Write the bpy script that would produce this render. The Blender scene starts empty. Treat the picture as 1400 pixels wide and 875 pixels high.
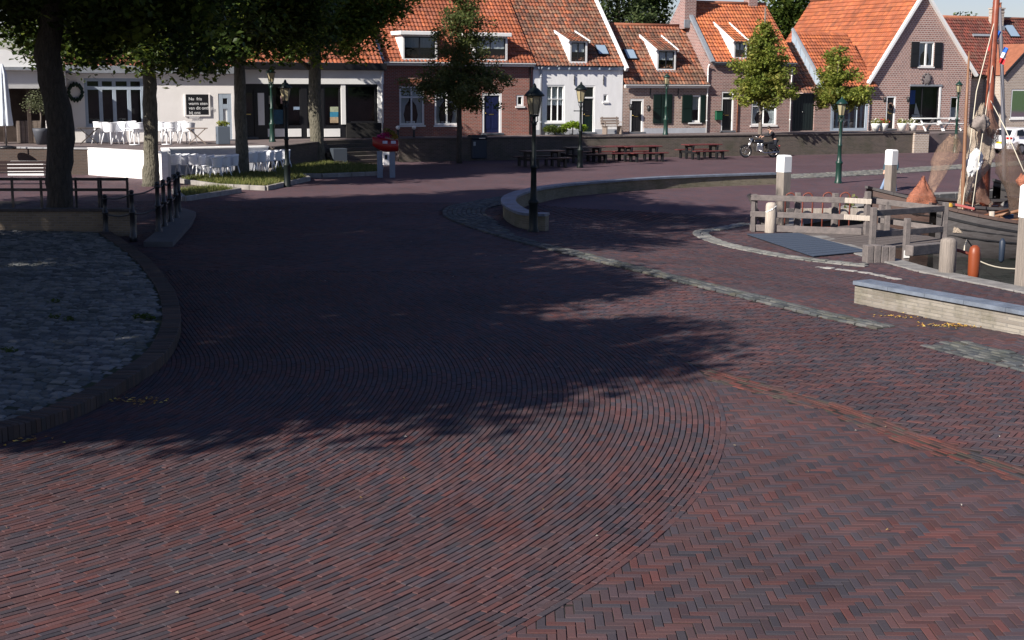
import bpy, bmesh, math, random
import numpy as np
from mathutils import Vector, Matrix
R_ = math.radians
random.seed(7); rng = np.random.default_rng(11)
sc = bpy.context.scene
col = sc.collection

# ------------------------------------------------------------ camera, world, sun, exposure
CAM_H = 4.2; FPX = 1900.0; PITCH = math.atan(332.5/FPX); ROLL = 0.006
cp, sp = math.cos(PITCH), math.sin(PITCH)
FW = Vector((0, cp, -sp)); U0 = Vector((0, sp, cp)); R0 = Vector((1, 0, 0))
RT = (R0*math.cos(ROLL) + U0*math.sin(ROLL)); UP = (U0*math.cos(ROLL) - R0*math.sin(ROLL))
cam_d = bpy.data.cameras.new('camera'); cam = bpy.data.objects.new('camera', cam_d); col.objects.link(cam)
cam_d.sensor_width = 36; cam_d.lens = FPX/1400*36; cam_d.clip_end = 6000; cam_d.clip_start = 0.1
M3 = Matrix((RT, UP, -FW)).transposed()
cam.matrix_world = Matrix.Translation((0, 0, CAM_H)) @ M3.to_4x4()
sc.camera = cam
SUN_AZ = 46.0; SUN_EL = 33.0
w = bpy.data.worlds.new('World'); sc.world = w; w.use_nodes = True
nt = w.node_tree; nt.nodes.clear()
sky = nt.nodes.new('ShaderNodeTexSky'); sky.sky_type = 'NISHITA'; sky.sun_disc = False
sky.sun_elevation = R_(SUN_EL); sky.sun_rotation = R_(180+SUN_AZ); sky.air_density = 1.0; sky.dust_density = 0.4; sky.ozone_density = 3.0
bg = nt.nodes.new('ShaderNodeBackground'); bg.inputs[1].default_value = 0.05
ow = nt.nodes.new('ShaderNodeOutputWorld'); tn = nt.nodes.new('ShaderNodeMix'); tn.data_type = 'RGBA'; tn.blend_type = 'MULTIPLY'; tn.inputs[0].default_value = 1; tn.inputs[7].default_value = (1.06, .98, 1.15, 1); nt.links.new(sky.outputs[0], tn.inputs[6]); nt.links.new(tn.outputs[2], bg.inputs[0]); nt.links.new(bg.outputs[0], ow.inputs[0])
sd = bpy.data.lights.new('sun', 'SUN'); sd.energy = 5.0; sd.angle = R_(0.55); sd.color = (1.0, 0.93, 0.84)
sun = bpy.data.objects.new('sun', sd); col.objects.link(sun)
ce = math.cos(R_(SUN_EL))
SUNTO = Vector((-math.sin(R_(SUN_AZ))*ce, -math.cos(R_(SUN_AZ))*ce, math.sin(R_(SUN_EL))))
sun.rotation_euler = SUNTO.to_track_quat('Z', 'Y').to_euler(); sun.location = (-30, -30, 40)
sc.view_settings.view_transform = 'Standard'; sc.view_settings.look = 'None'
sc.view_settings.exposure = 0.85; sc.view_settings.gamma = 1.0; sc.view_settings.use_curve_mapping = False
sc.render.engine = 'CYCLES'
sc.cycles.max_bounces = 6; sc.cycles.transparent_max_bounces = 12

# ------------------------------------------------------------ picture -> ground survey helpers (photo pixels 1400 x 875)
def ray(px, py): return FW*FPX + RT*(px-700) - UP*(py-437.5)
def G(px, py, z=0.0):
    d = ray(px, py); t = (z-CAM_H)/d.z
    return Vector((d.x*t, d.y*t, z))
def AT(px, py, dist):
    d = ray(px, py); t = dist/d.y
    return Vector((d.x*t, dist, CAM_H+d.z*t))
TH = R_(24); UV = Vector((math.cos(TH), math.sin(TH), 0)); VV = Vector((-math.sin(TH), math.cos(TH), 0))
A0 = AT(540, 189, 73.3); A0.z = 0
TZ = 1.1
def W(u, v, z=0.0):
    p = A0 + UV*u + VV*v; return Vector((p.x, p.y, z))
def F(px, py, v=0.0):                       # on the vertical plane v -> (u, z)
    d = ray(px, py); o = Vector((0, 0, CAM_H)) - A0
    t = (v - o.dot(VV))/d.dot(VV); p = o + d*t
    return p.dot(UV), p.z
def FR(px, py, ve, ze, slope=1.0):          # on a roof plane z = ze + (v-ve)*slope -> (u, v, z)
    d = ray(px, py); o = Vector((0, 0, CAM_H)) - A0
    # oz + dz t = ze + (ov+dv t - ve)*slope
    ov, dv = o.dot(VV), d.dot(VV)
    t = (ze + (ov-ve)*slope - CAM_H)/(d.z - dv*slope)
    p = o + d*t
    return p.dot(UV), p.dot(VV), p.z

# ------------------------------------------------------------ materials
def mat(name, base, rough=0.7, noise=0.0, nscale=3.0, bump=0.0, bscale=20.0, bdist=.03, metal=0.0, base2=None, streak=None, spec=0.4, coat=0.0):
    m = bpy.data.materials.new(name); m.use_nodes = True; n = m.node_tree; P = n.nodes['Principled BSDF']
    P.inputs['Roughness'].default_value = rough; P.inputs['Metallic'].default_value = metal
    P.inputs['Specular IOR Level'].default_value = spec
    if coat: P.inputs['Coat Weight'].default_value = coat
    b = (*base, 1)
    P.inputs['Base Color'].default_value = b
    tc = n.nodes.new('ShaderNodeTexCoord')
    mp = n.nodes.new('ShaderNodeMapping'); n.links.new(tc.outputs['Object'], mp.inputs[0])
    if streak: mp.inputs['Scale'].default_value = streak
    if noise or base2:
        nz = n.nodes.new('ShaderNodeTexNoise'); nz.inputs['Scale'].default_value = nscale; nz.inputs['Detail'].default_value = 6; nz.inputs['Roughness'].default_value = .65
        n.links.new(mp.outputs[0], nz.inputs['Vector'])
        cr = n.nodes.new('ShaderNodeValToRGB'); cr.color_ramp.elements[0].position = .32; cr.color_ramp.elements[1].position = .68
        c2 = base2 if base2 else tuple(max(0, c*(1-noise)) for c in base)
        cr.color_ramp.elements[0].color = (*c2, 1); cr.color_ramp.elements[1].color = b
        n.links.new(nz.outputs[0], cr.inputs[0]); n.links.new(cr.outputs[0], P.inputs['Base Color'])
    if bump:
        nb = n.nodes.new('ShaderNodeTexNoise'); nb.inputs['Scale'].default_value = bscale; nb.inputs['Detail'].default_value = 5
        n.links.new(mp.outputs[0], nb.inputs['Vector'])
        bp = n.nodes.new('ShaderNodeBump'); bp.inputs['Strength'].default_value = bump; bp.inputs['Distance'].default_value = bdist
        n.links.new(nb.outputs[0], bp.inputs['Height']); n.links.new(bp.outputs[0], P.inputs['Normal'])
    return m

def attr_mat(name, rough=.75, bump=.25, broad=0.0, bscale=60, dirt=(.03, .03, .03), dirt_amt=.35, trans=0.0, spec=.35, moss=None):
    m = bpy.data.materials.new(name); m.use_nodes = True; n = m.node_tree; P = n.nodes['Principled BSDF']
    P.inputs['Roughness'].default_value = rough; P.inputs['Specular IOR Level'].default_value = spec
    a = n.nodes.new('ShaderNodeAttribute'); a.attribute_name = 'tint'
    g = n.nodes.new('ShaderNodeNewGeometry')
    nz = n.nodes.new('ShaderNodeTexNoise'); nz.inputs['Scale'].default_value = 1.3; nz.inputs['Detail'].default_value = 8; nz.inputs['Roughness'].default_value = .7
    n.links.new(g.outputs['Position'], nz.inputs['Vector'])
    cr = n.nodes.new('ShaderNodeMapRange'); cr.inputs[1].default_value = .42; cr.inputs[2].default_value = .75; cr.inputs[3].default_value = 0; cr.inputs[4].default_value = dirt_amt
    n.links.new(nz.outputs[0], cr.inputs[0])
    mx = n.nodes.new('ShaderNodeMix'); mx.data_type = 'RGBA'; n.links.new(cr.outputs[0], mx.inputs[0]); n.links.new(a.outputs['Color'], mx.inputs[6]); mx.inputs[7].default_value = (*(moss or dirt), 1)
    if broad:
        n3 = n.nodes.new('ShaderNodeTexNoise'); n3.inputs['Scale'].default_value = .33; n3.inputs['Detail'].default_value = 5; n3.inputs['Roughness'].default_value = .6; n.links.new(g.outputs['Position'], n3.inputs['Vector'])
        r3 = n.nodes.new('ShaderNodeMapRange'); r3.inputs[1].default_value = .3; r3.inputs[2].default_value = .7; r3.inputs[3].default_value = 1-broad; r3.inputs[4].default_value = 1+broad; n.links.new(n3.outputs[0], r3.inputs[0])
        vm = n.nodes.new('ShaderNodeVectorMath'); vm.operation = 'SCALE'; n.links.new(mx.outputs[2], vm.inputs[0]); n.links.new(r3.outputs[0], vm.inputs['Scale']); n.links.new(vm.outputs[0], P.inputs['Base Color'])
    else: n.links.new(mx.outputs[2], P.inputs['Base Color'])
    if bump:
        nb = n.nodes.new('ShaderNodeTexNoise'); nb.inputs['Scale'].default_value = bscale; nb.inputs['Detail'].default_value = 4
        n.links.new(g.outputs['Position'], nb.inputs['Vector'])
        bp = n.nodes.new('ShaderNodeBump'); bp.inputs['Strength'].default_value = bump; bp.inputs['Distance'].default_value = .01
        n.links.new(nb.outputs[0], bp.inputs['Height']); n.links.new(bp.outputs[0], P.inputs['Normal'])
    if trans:
        t = n.nodes.new('ShaderNodeBsdfTranslucent'); n.links.new(mx.outputs[2], t.inputs[0])
        ms = n.nodes.new('ShaderNodeMixShader'); ms.inputs[0].default_value = trans
        n.links.new(P.outputs[0], ms.inputs[1]); n.links.new(t.outputs[0], ms.inputs[2]); n.links.new(ms.outputs[0], n.nodes['Material Output'].inputs[0])
    return m

def brick_mat(name, c1, c2, mortar, bw=.22, bh=.065, ms=.012, stain=(.05, .045, .035), stain_amt=.4, white=None):
    m = bpy.data.materials.new(name); m.use_nodes = True; n = m.node_tree; P = n.nodes['Principled BSDF']
    P.inputs['Roughness'].default_value = .85; P.inputs['Specular IOR Level'].default_value = .25
    tc = n.nodes.new('ShaderNodeTexCoord'); sx = n.nodes.new('ShaderNodeSeparateXYZ'); n.links.new(tc.outputs['Object'], sx.inputs[0])
    ad = n.nodes.new('ShaderNodeMath'); ad.operation = 'ADD'; n.links.new(sx.outputs[0], ad.inputs[0]); n.links.new(sx.outputs[1], ad.inputs[1])
    cx = n.nodes.new('ShaderNodeCombineXYZ'); n.links.new(ad.outputs[0], cx.inputs[0]); n.links.new(sx.outputs[2], cx.inputs[1])
    bt = n.nodes.new('ShaderNodeTexBrick'); n.links.new(cx.outputs[0], bt.inputs['Vector'])
    bt.inputs['Scale'].default_value = 1; bt.inputs['Brick Width'].default_value = bw; bt.inputs['Row Height'].default_value = bh; bt.inputs['Mortar Size'].default_value = ms
    bt.inputs['Mortar Smooth'].default_value = .3; bt.inputs['Bias'].default_value = -.1
    bt.inputs['Color1'].default_value = (*c1, 1); bt.inputs['Color2'].default_value = (*c2, 1); bt.inputs['Mortar'].default_value = (*mortar, 1)
    nz = n.nodes.new('ShaderNodeTexNoise'); nz.inputs['Scale'].default_value = 1.1; nz.inputs['Detail'].default_value = 8; nz.inputs['Roughness'].default_value = .7
    n.links.new(tc.outputs['Object'], nz.inputs['Vector'])
    mr = n.nodes.new('ShaderNodeMapRange'); mr.inputs[1].default_value = .45; mr.inputs[2].default_value = .75; mr.inputs[4].default_value = stain_amt
    n.links.new(nz.outputs[0], mr.inputs[0])
    mx = n.nodes.new('ShaderNodeMix'); mx.data_type = 'RGBA'; n.links.new(mr.outputs[0], mx.inputs[0]); n.links.new(bt.outputs['Color'], mx.inputs[6]); mx.inputs[7].default_value = (*stain, 1)
    n.links.new(mx.outputs[2], P.inputs['Base Color'])
    bp = n.nodes.new('ShaderNodeBump'); bp.inputs['Strength'].default_value = .6; bp.inputs['Distance'].default_value = .008; bp.invert = True
    n.links.new(bt.outputs['Fac'], bp.inputs['Height']); n.links.new(bp.outputs[0], P.inputs['Normal'])
    return m

def glass_mat(name, tint=(.85, .9, .92)):
    m = bpy.data.materials.new(name); m.use_nodes = True; n = m.node_tree; n.nodes.remove(n.nodes['Principled BSDF'])
    t = n.nodes.new('ShaderNodeBsdfTransparent'); t.inputs[0].default_value = (*tint, 1)
    g = n.nodes.new('ShaderNodeBsdfGlossy'); g.inputs['Roughness'].default_value = .03; g.inputs[0].default_value = (.9, .95, 1, 1)
    fr = n.nodes.new('ShaderNodeFresnel'); fr.inputs[0].default_value = 1.5
    ms = n.nodes.new('ShaderNodeMixShader'); n.links.new(fr.outputs[0], ms.inputs[0]); n.links.new(t.outputs[0], ms.inputs[1]); n.links.new(g.outputs[0], ms.inputs[2])
    n.links.new(ms.outputs[0], n.nodes['Material Output'].inputs[0]); return m

def net_mat(name, c, scale=60, dens=.55):
    m = bpy.data.materials.new(name); m.use_nodes = True; n = m.node_tree; P = n.nodes['Principled BSDF']
    P.inputs['Base Color'].default_value = (*c, 1); P.inputs['Roughness'].default_value = .9
    tc = n.nodes.new('ShaderNodeTexCoord'); nz = n.nodes.new('ShaderNodeTexNoise'); nz.inputs['Scale'].default_value = scale; nz.inputs['Detail'].default_value = 3
    n.links.new(tc.outputs['Object'], nz.inputs['Vector'])
    g = n.nodes.new('ShaderNodeMath'); g.operation = 'LESS_THAN'; g.inputs[1].default_value = dens; n.links.new(nz.outputs[0], g.inputs[0])
    n.links.new(g.outputs[0], P.inputs['Alpha'])
    n2 = n.nodes.new('ShaderNodeTexNoise'); n2.inputs['Scale'].default_value = 3; n.links.new(tc.outputs['Object'], n2.inputs['Vector'])
    mx = n.nodes.new('ShaderNodeMix'); mx.data_type = 'RGBA'; n.links.new(n2.outputs[0], mx.inputs[0]); mx.inputs[6].default_value = (*[x*.55 for x in c], 1); mx.inputs[7].default_value = (*[min(1, x*1.4) for x in c], 1)
    n.links.new(mx.outputs[2], P.inputs['Base Color'])
    return m

# ------------------------------------------------------------ object helpers
def tag(o, label=None, cat=None, group=None, kind=None):
    if label: o['label'] = label
    if cat: o['category'] = cat
    if group: o['group'] = group
    if kind: o['kind'] = kind
    return o
XF = {}
def thing(name, label, cat, loc, rz=0.0, group=None):
    o = bpy.data.objects.new(name, None); col.objects.link(o); o.location = loc; o.rotation_euler = (0, 0, rz); o.empty_display_size = .3
    XF[o.name] = Matrix.Translation(loc) @ Matrix.Rotation(rz, 4, 'Z')
    return tag(o, label, cat, group)
def xf(o):
    return XF.get(o.name, Matrix.Identity(4)) if o else Matrix.Identity(4)

class MB:
    def __init__(s): s.v = []; s.f = []; s.sm = []
    def quad(s, *pts, smooth=False):
        i = len(s.v); s.v += [tuple(p) for p in pts]; s.f.append(tuple(range(i, i+len(pts)))); s.sm.append(smooth); return s
    def grid(s, rows, smooth=True, closed=False):
        i0 = len(s.v); n = len(rows[0])
        for r in rows: s.v += [tuple(p) for p in r]
        for a in range(len(rows)-1):
            for b in range(n if closed else n-1):
                c = (b+1) % n
                s.f.append((i0+a*n+b, i0+a*n+c, i0+(a+1)*n+c, i0+(a+1)*n+b)); s.sm.append(smooth)
        return s
    def obox(s, c, ax, ay, az, bev=0.0):        # oriented box: centre and three half-axis vectors
        c = Vector(c); ax = Vector(ax); ay = Vector(ay); az = Vector(az)
        if bev:
            lx, ly, lz = ax.length, ay.length, az.length; b = min(bev, lx*.45, ly*.45, lz*.45)
            ix, iy, iz = ax*(1-b/lx), ay*(1-b/ly), az*(1-b/lz); i = len(s.v); idx = {}
            for sx in (-1, 1):
                for sy in (-1, 1):
                    for sz in (-1, 1):
                        for k, p in enumerate((ax*sx+iy*sy+iz*sz, ix*sx+ay*sy+iz*sz, ix*sx+iy*sy+az*sz)):
                            idx[(sx, sy, sz, k)] = len(s.v); s.v.append(tuple(c+p))
            def a(*f): s.f.append(f); s.sm.append(False)
            for q in (-1, 1):
                o = [(-1, -1), (1, -1), (1, 1), (-1, 1)]
                if q < 0: o = o[::-1]
                a(*[idx[(q, y, z, 0)] for y, z in o]); a(*[idx[(x, q, z, 1)] for z, x in o]); a(*[idx[(x, y, q, 2)] for x, y in o])
            for p in (-1, 1):
                for q in (-1, 1):
                    fl = 1 if p*q > 0 else -1
                    e = [idx[(p, q, -1, 0)], idx[(p, q, 1, 0)], idx[(p, q, 1, 1)], idx[(p, q, -1, 1)]]; a(*(e if fl < 0 else e[::-1]))
                    e = [idx[(-1, p, q, 1)], idx[(1, p, q, 1)], idx[(1, p, q, 2)], idx[(-1, p, q, 2)]]; a(*(e if fl < 0 else e[::-1]))
                    e = [idx[(p, -1, q, 2)], idx[(p, 1, q, 2)], idx[(p, 1, q, 0)], idx[(p, -1, q, 0)]]; a(*(e if fl < 0 else e[::-1]))
                    for r in (-1, 1):
                        t = [idx[(p, q, r, k)] for k in range(3)]; a(*(t if fl*r > 0 else t[::-1]))
            return s
        i = len(s.v)
        for sz in (-1, 1):
            for sx, sy in ((-1, -1), (1, -1), (1, 1), (-1, 1)): s.v.append(tuple(c+ax*sx+ay*sy+az*sz))
        for f in ((3, 2, 1, 0), (4, 5, 6, 7), (0, 1, 5, 4), (1, 2, 6, 5), (2, 3, 7, 6), (3, 0, 4, 7)):
            s.f.append(tuple(i+k for k in f)); s.sm.append(False)
        return s
    def box(s, cx, cy, cz, sx, sy, sz, rz=0.0, bev=0.0):  # full sizes, cz = bottom
        c, d = math.cos(rz), math.sin(rz)
        return s.obox((cx, cy, cz+sz/2), (c*sx/2, d*sx/2, 0), (-d*sy/2, c*sy/2, 0), (0, 0, sz/2), bev)
    def bar(s, p, q, wd, hd, up=(0, 0, 1), bev=0.0):
        p = Vector(p); q = Vector(q); d = (q-p); u = Vector(up)
        x = d.cross(u)
        if x.length < 1e-6: x = Vector((1, 0, 0))
        x.normalize(); z = x.cross(d).normalized()
        return s.obox((p+q)/2, x*wd/2, d/2, z*hd/2, bev)
    def tube(s, pts, r, n=8, cap=True, smooth=True):
        pts = [Vector(p) for p in pts]; rs = r if isinstance(r, (list, tuple)) else [r]*len(pts); rows = []
        for k, p in enumerate(pts):
            d = (pts[min(k+1, len(pts)-1)] - pts[max(k-1, 0)]).normalized()
            a = Vector((1, 0, 0)) if abs(d.x) < .8 else Vector((0, 1, 0))
            x = d.cross(a).normalized(); y = d.cross(x)
            rows.append([p + (x*math.cos(2*math.pi*j/n) + y*math.sin(2*math.pi*j/n))*rs[k] for j in range(n)])
        i0 = len(s.v); s.grid(rows, smooth, True)
        if cap:
            s.f.append(tuple(i0+j for j in range(n))[::-1]); s.sm.append(False)
            e = i0+(len(pts)-1)*n; s.f.append(tuple(e+j for j in range(n))); s.sm.append(False)
        return s
    def lathe(s, prof, c=(0, 0, 0), n=16, smooth=True, sx=1, sy=1, rot=0.0):
        rows = [[(c[0]+r*sx*math.cos(2*math.pi*j/n+rot), c[1]+r*sy*math.sin(2*math.pi*j/n+rot), c[2]+z) for j in range(n)] for r, z in prof]
        i0 = len(s.v); s.grid(rows, smooth, True)
        s.f.append(tuple(i0+j for j in range(n))[::-1]); s.sm.append(False)
        e = i0+(len(prof)-1)*n; s.f.append(tuple(e+j for j in range(n))); s.sm.append(False)
        return s
    def prism(s, poly, z0, z1):
        n = len(poly); i = len(s.v)
        s.v += [(p[0], p[1], z0) for p in poly]+[(p[0], p[1], z1) for p in poly]
        s.f.append(tuple(i+k for k in range(n))[::-1]); s.f.append(tuple(i+n+k for k in range(n))); s.sm += [False]*2
        for k in range(n): s.f.append((i+k, i+(k+1) % n, i+n+(k+1) % n, i+n+k)); s.sm.append(False)
        return s
    def build(s, name, material, parent=None, local=False, recalc=True):
        me = bpy.data.meshes.new(name)
        vs = s.v
        P = Matrix.Identity(4) if local else xf(parent).inverted()
        if not local and parent: vs = [tuple(P @ Vector(v)) for v in vs]
        me.from_pydata(vs, [], s.f)
        me.polygons.foreach_set('use_smooth', s.sm); me.update()
        if recalc and len(s.f) < 60000:
            bm = bmesh.new(); bm.from_mesh(me); bmesh.ops.recalc_face_normals(bm, faces=bm.faces); bm.to_mesh(me); bm.free()
        me.materials.append(material)
        o = bpy.data.objects.new(name, me); col.objects.link(o)
        if parent: o.parent = parent; XF[o.name] = xf(parent)
        return o

def np_mesh(name, V, Fa, material, tint=None, parent=None, smooth=False, kind=None):
    """V (n,3), Fa (m,k) ints, tint (n,3) per vertex"""
    me = bpy.data.meshes.new(name); n = len(V); m, k = Fa.shape
    if parent:
        Mi = np.array(xf(parent).inverted()); V = V @ Mi[:3, :3].T + Mi[:3, 3]
    me.vertices.add(n); me.vertices.foreach_set('co', np.ascontiguousarray(V, dtype=np.float32).ravel())
    me.loops.add(m*k); me.loops.foreach_set('vertex_index', Fa.ravel().astype(np.int32))
    me.polygons.add(m); me.polygons.foreach_set('loop_start', np.arange(0, m*k, k, dtype=np.int32))
    me.polygons.foreach_set('use_smooth', np.full(m, smooth))
    if tint is not None:
        a = me.attributes.new('tint', 'FLOAT_COLOR', 'POINT'); c = np.ones((n, 4), dtype=np.float32); c[:, :3] = tint; a.data.foreach_set('color', c.ravel())
    me.update(calc_edges=True); me.materials.append(material)
    o = bpy.data.objects.new(name, me); col.objects.link(o)
    if parent: o.parent = parent; XF[o.name] = xf(parent)
    if kind: o['kind'] = kind
    return o

def kids(o): return [c for c in KID.get(o.name, [])]
def copy_tree(o, loc, rz, label=None, parent=None, scale=None):
    c = o.copy(); col.objects.link(c)
    if parent is None:
        c.location = loc; c.rotation_euler = (0, 0, rz)
        if scale: c.scale = scale
        if label: c['label'] = label
    else: c.parent = parent
    for ch in list(o.children): copy_tree(ch, None, 0, None, c)
    return c

def in_poly(x, y, poly):
    x = np.asarray(x, float); y = np.asarray(y, float); r = np.zeros(x.shape, bool); n = len(poly)
    for i in range(n):
        x1, y1 = poly[i][0], poly[i][1]; x2, y2 = poly[(i+1) % n][0], poly[(i+1) % n][1]
        c = ((y1 > y) != (y2 > y)); xi = (x2-x1)*(y-y1)/((y2-y1) if y2 != y1 else 1e-9)+x1
        r ^= c & (x < xi)
    return r
def dist_line(x, y, pts, closed=False):
    x = np.asarray(x, float); y = np.asarray(y, float); d = np.full(x.shape, 1e9); n = len(pts)
    for i in range(n if closed else n-1):
        ax, ay = pts[i][0], pts[i][1]; bx, by = pts[(i+1) % n][0], pts[(i+1) % n][1]
        t = np.clip(((x-ax)*(bx-ax)+(y-ay)*(by-ay))/((bx-ax)**2+(by-ay)**2+1e-12), 0, 1)
        d = np.minimum(d, np.hypot(x-ax-t*(bx-ax), y-ay-t*(by-ay)))
    return d
def smooth_line(pts, n=6):                     # Catmull-Rom through 2-D points
    P = [Vector((p[0], p[1])) for p in pts]; P = [P[0]*2-P[1]]+P+[P[-1]*2-P[-2]]; out = []
    for i in range(1, len(P)-2):
        for k in range(n):
            t = k/n; a, b, c, d = P[i-1:i+3]
            out.append(.5*((2*b)+(c-a)*t+(2*a-5*b+4*c-d)*t*t+(3*b-a-3*c+d)*t**3))
    out.append(P[-2]); return out
def offset(pts, d):
    o = []
    for i, p in enumerate(pts):
        t = (pts[min(i+1, len(pts)-1)]-pts[max(i-1, 0)]).normalized(); o.append(Vector((p.x-t.y*d, p.y+t.x*d)))
    return o
# ------------------------------------------------------------ plan of the square
def g2(px, py, z=0.0):
    p = G(px, py, z); return Vector((p.x, p.y))
band_pts = [g2(*p) for p in [(1240, 447), (1190, 449), (1100, 429), (1000, 404), (900, 379), (800, 354), (700, 329), (640, 310), (612, 299), (604, 291), (612, 283), (640, 277), (690, 268)]]
band_out = smooth_line(band_pts[1:], 6)
quay_poly = [Vector((9.5, 18.0)), Vector((8.0, 21.4))] + [p for p in band_out] + [Vector((1.6, 50.3)), Vector((5.5, 53.9)), Vector((10.4, 57.0)), Vector((22, 61.5)), Vector((60, 76)), Vector((60, 18))]
basin = [g2(1085, 314, -.45), g2(1187, 350, -.45), g2(1270, 370, -.4), g2(1400, 396, -.4), g2(1700, 452, -.4), Vector((60, 30)), Vector((60, 70)), g2(1400, 262, -.4), g2(1230, 274, -.4), g2(1085, 294, -.4)]
def gh(x, y):
    ins = in_poly(x, y, quay_poly); d = dist_line(x, y, quay_poly, True)
    t = np.clip((d-.6)/6.5, 0, 1); t = t*t*(3-2*t)
    return np.where(ins, -.42*t, 0.0)
def ghs(x, y): return float(gh(np.array([x]), np.array([y]))[0])
def GG(px, py):                                    # ground point on the real sloping ground
    z = 0.0
    for _ in range(6):
        p = G(px, py, z); z = ghs(p.x, p.y)
    return Vector((p.x, p.y, z))
# kerb of the raised cobbled plateau (left)
kerb_base = [g2(*p) for p in [(-260, 690), (-120, 640), (0, 606), (60, 589), (120, 564), (180, 530), (225, 498), (243, 468), (247, 440), (235, 402), (200, 360), (152, 325)]]
kerb_line = smooth_line(kerb_base, 8)
KZ = .17
plateau = [p for p in offset(kerb_line, .30)] + [Vector((-19, 37.5)), Vector((-19, 12))]
plateau_full = [p for p in kerb_line] + [Vector((-19, 37.5)), Vector((-19, 12))]
ARC_C = Vector((-11.8, 18.6)); ARC_R1 = 14.55
FAR_Y = 47.0

# ------------------------------------------------------------ paving materials
m_brick = attr_mat('paving_brick', rough=.75, broad=.2, bump=.35, bscale=45, dirt=(.058, .048, .05), dirt_amt=.6, spec=.15)
m_sett = attr_mat('granite_sett', rough=.75, bump=.5, bscale=30, dirt=(.05, .06, .035), dirt_amt=.5, spec=.2)
def ground_material():
    m = bpy.data.materials.new('ground'); m.use_nodes = True; n = m.node_tree; P = n.nodes['Principled BSDF']; P.inputs['Roughness'].default_value = .8; P.inputs['Specular IOR Level'].default_value = .15
    g = n.nodes.new('ShaderNodeNewGeometry')
    mp = n.nodes.new('ShaderNodeMapping'); mp.inputs['Rotation'].default_value = (0, 0, R_(20)); n.links.new(g.outputs['Position'], mp.inputs[0])
    bt = n.nodes.new('ShaderNodeTexBrick'); n.links.new(mp.outputs[0], bt.inputs[0]); bt.inputs['Scale'].default_value = 1
    bt.inputs['Brick Width'].default_value = .215; bt.inputs['Row Height'].default_value = .07; bt.inputs['Mortar Size'].default_value = .006
    bt.inputs['Color1'].default_value = (.115, .056, .058, 1); bt.inputs['Color2'].default_value = (.066, .055, .07, 1); bt.inputs['Mortar'].default_value = (.03, .027, .027, 1)
    nz = n.nodes.new('ShaderNodeTexNoise'); nz.inputs['Scale'].default_value = .45; nz.inputs['Detail'].default_value = 8; nz.inputs['Roughness'].default_value = .72; n.links.new(g.outputs['Position'], nz.inputs[0])
    mr = n.nodes.new('ShaderNodeMapRange'); mr.inputs[1].default_value = .35; mr.inputs[2].default_value = .7; mr.inputs[4].default_value = .6; n.links.new(nz.outputs[0], mr.inputs[0])
    mx = n.nodes.new('ShaderNodeMix'); mx.data_type = 'RGBA'; n.links.new(mr.outputs[0], mx.inputs[0]); n.links.new(bt.outputs[0], mx.inputs[6]); mx.inputs[7].default_value = (.125, .08, .093, 1)
    a = n.nodes.new('ShaderNodeAttribute'); a.attribute_name = 'tint'; sx = n.nodes.new('ShaderNodeSeparateColor'); n.links.new(a.outputs['Color'], sx.inputs[0])
    m2 = n.nodes.new('ShaderNodeMix'); m2.data_type = 'RGBA'; n.links.new(sx.outputs[0], m2.inputs[0]); n.links.new(mx.outputs[2], m2.inputs[6]); m2.inputs[7].default_value = (.028, .024, .022, 1)
    m3 = n.nodes.new('ShaderNodeMix'); m3.data_type = 'RGBA'; n.links.new(sx.outputs[1], m3.inputs[0]); n.links.new(m2.outputs[2], m3.inputs[6]); m3.inputs[7].default_value = (.05, .08, .025, 1)
    n.links.new(m3.outputs[2], P.inputs['Base Color'])
    bp = n.nodes.new('ShaderNodeBump'); bp.inputs['Strength'].default_value = .5; bp.inputs['Distance'].default_value = .008; bp.invert = True; n.links.new(bt.outputs[1], bp.inputs['Height']); n.links.new(bp.outputs[0], P.inputs['Normal'])
    return m
m_ground = ground_material()

# one ground sheet reaching the horizon, with the harbour basin cut out
def axis(lo, hi, fine_lo, fine_hi, fine, coarse, far):
    a = list(np.arange(fine_lo, fine_hi, fine)); x = fine_hi; st = fine
    while x < hi: a.append(x); x += min(st, coarse); st *= 1.08
    a.append(hi); a.append(far); x = fine_lo-fine; st = fine
    while x > lo: a.insert(0, x); x -= min(st, coarse); st *= 1.08
    a.insert(0, lo); a.insert(0, -far); return np.array(a)
gx = axis(-90, 160, -6, 30, .3, 4, 3000); gy = axis(-30, 220, 18, 66, .3, 4, 3000)
GX, GY = np.meshgrid(gx, gy); gz = gh(GX, GY)-.010
kid = (GY < FAR_Y) & (GY > 7) & (np.abs(GX) < 30)
tint = np.zeros((GX.size, 3)); tint[:, 0] = (kid & (GY < FAR_Y-.3)).ravel()
tint[:, 1] = (np.hypot(GX, GY) > 140).ravel()
nx, ny = len(gx), len(gy); I = np.arange(nx*ny).reshape(ny, nx)
fa = np.stack([I[:-1, :-1], I[:-1, 1:], I[1:, 1:], I[1:, :-1]], -1).reshape(-1, 4)
cxs = (GX[:-1, :-1]+GX[1:, 1:]).ravel()/2; cys = (GY[:-1, :-1]+GY[1:, 1:]).ravel()/2
fa = fa[~in_poly(cxs, cys, basin)]
np_mesh('ground', np.stack([GX.ravel(), GY.ravel(), gz.ravel()], -1), fa, m_ground, tint, kind='structure', smooth=True)

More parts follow.
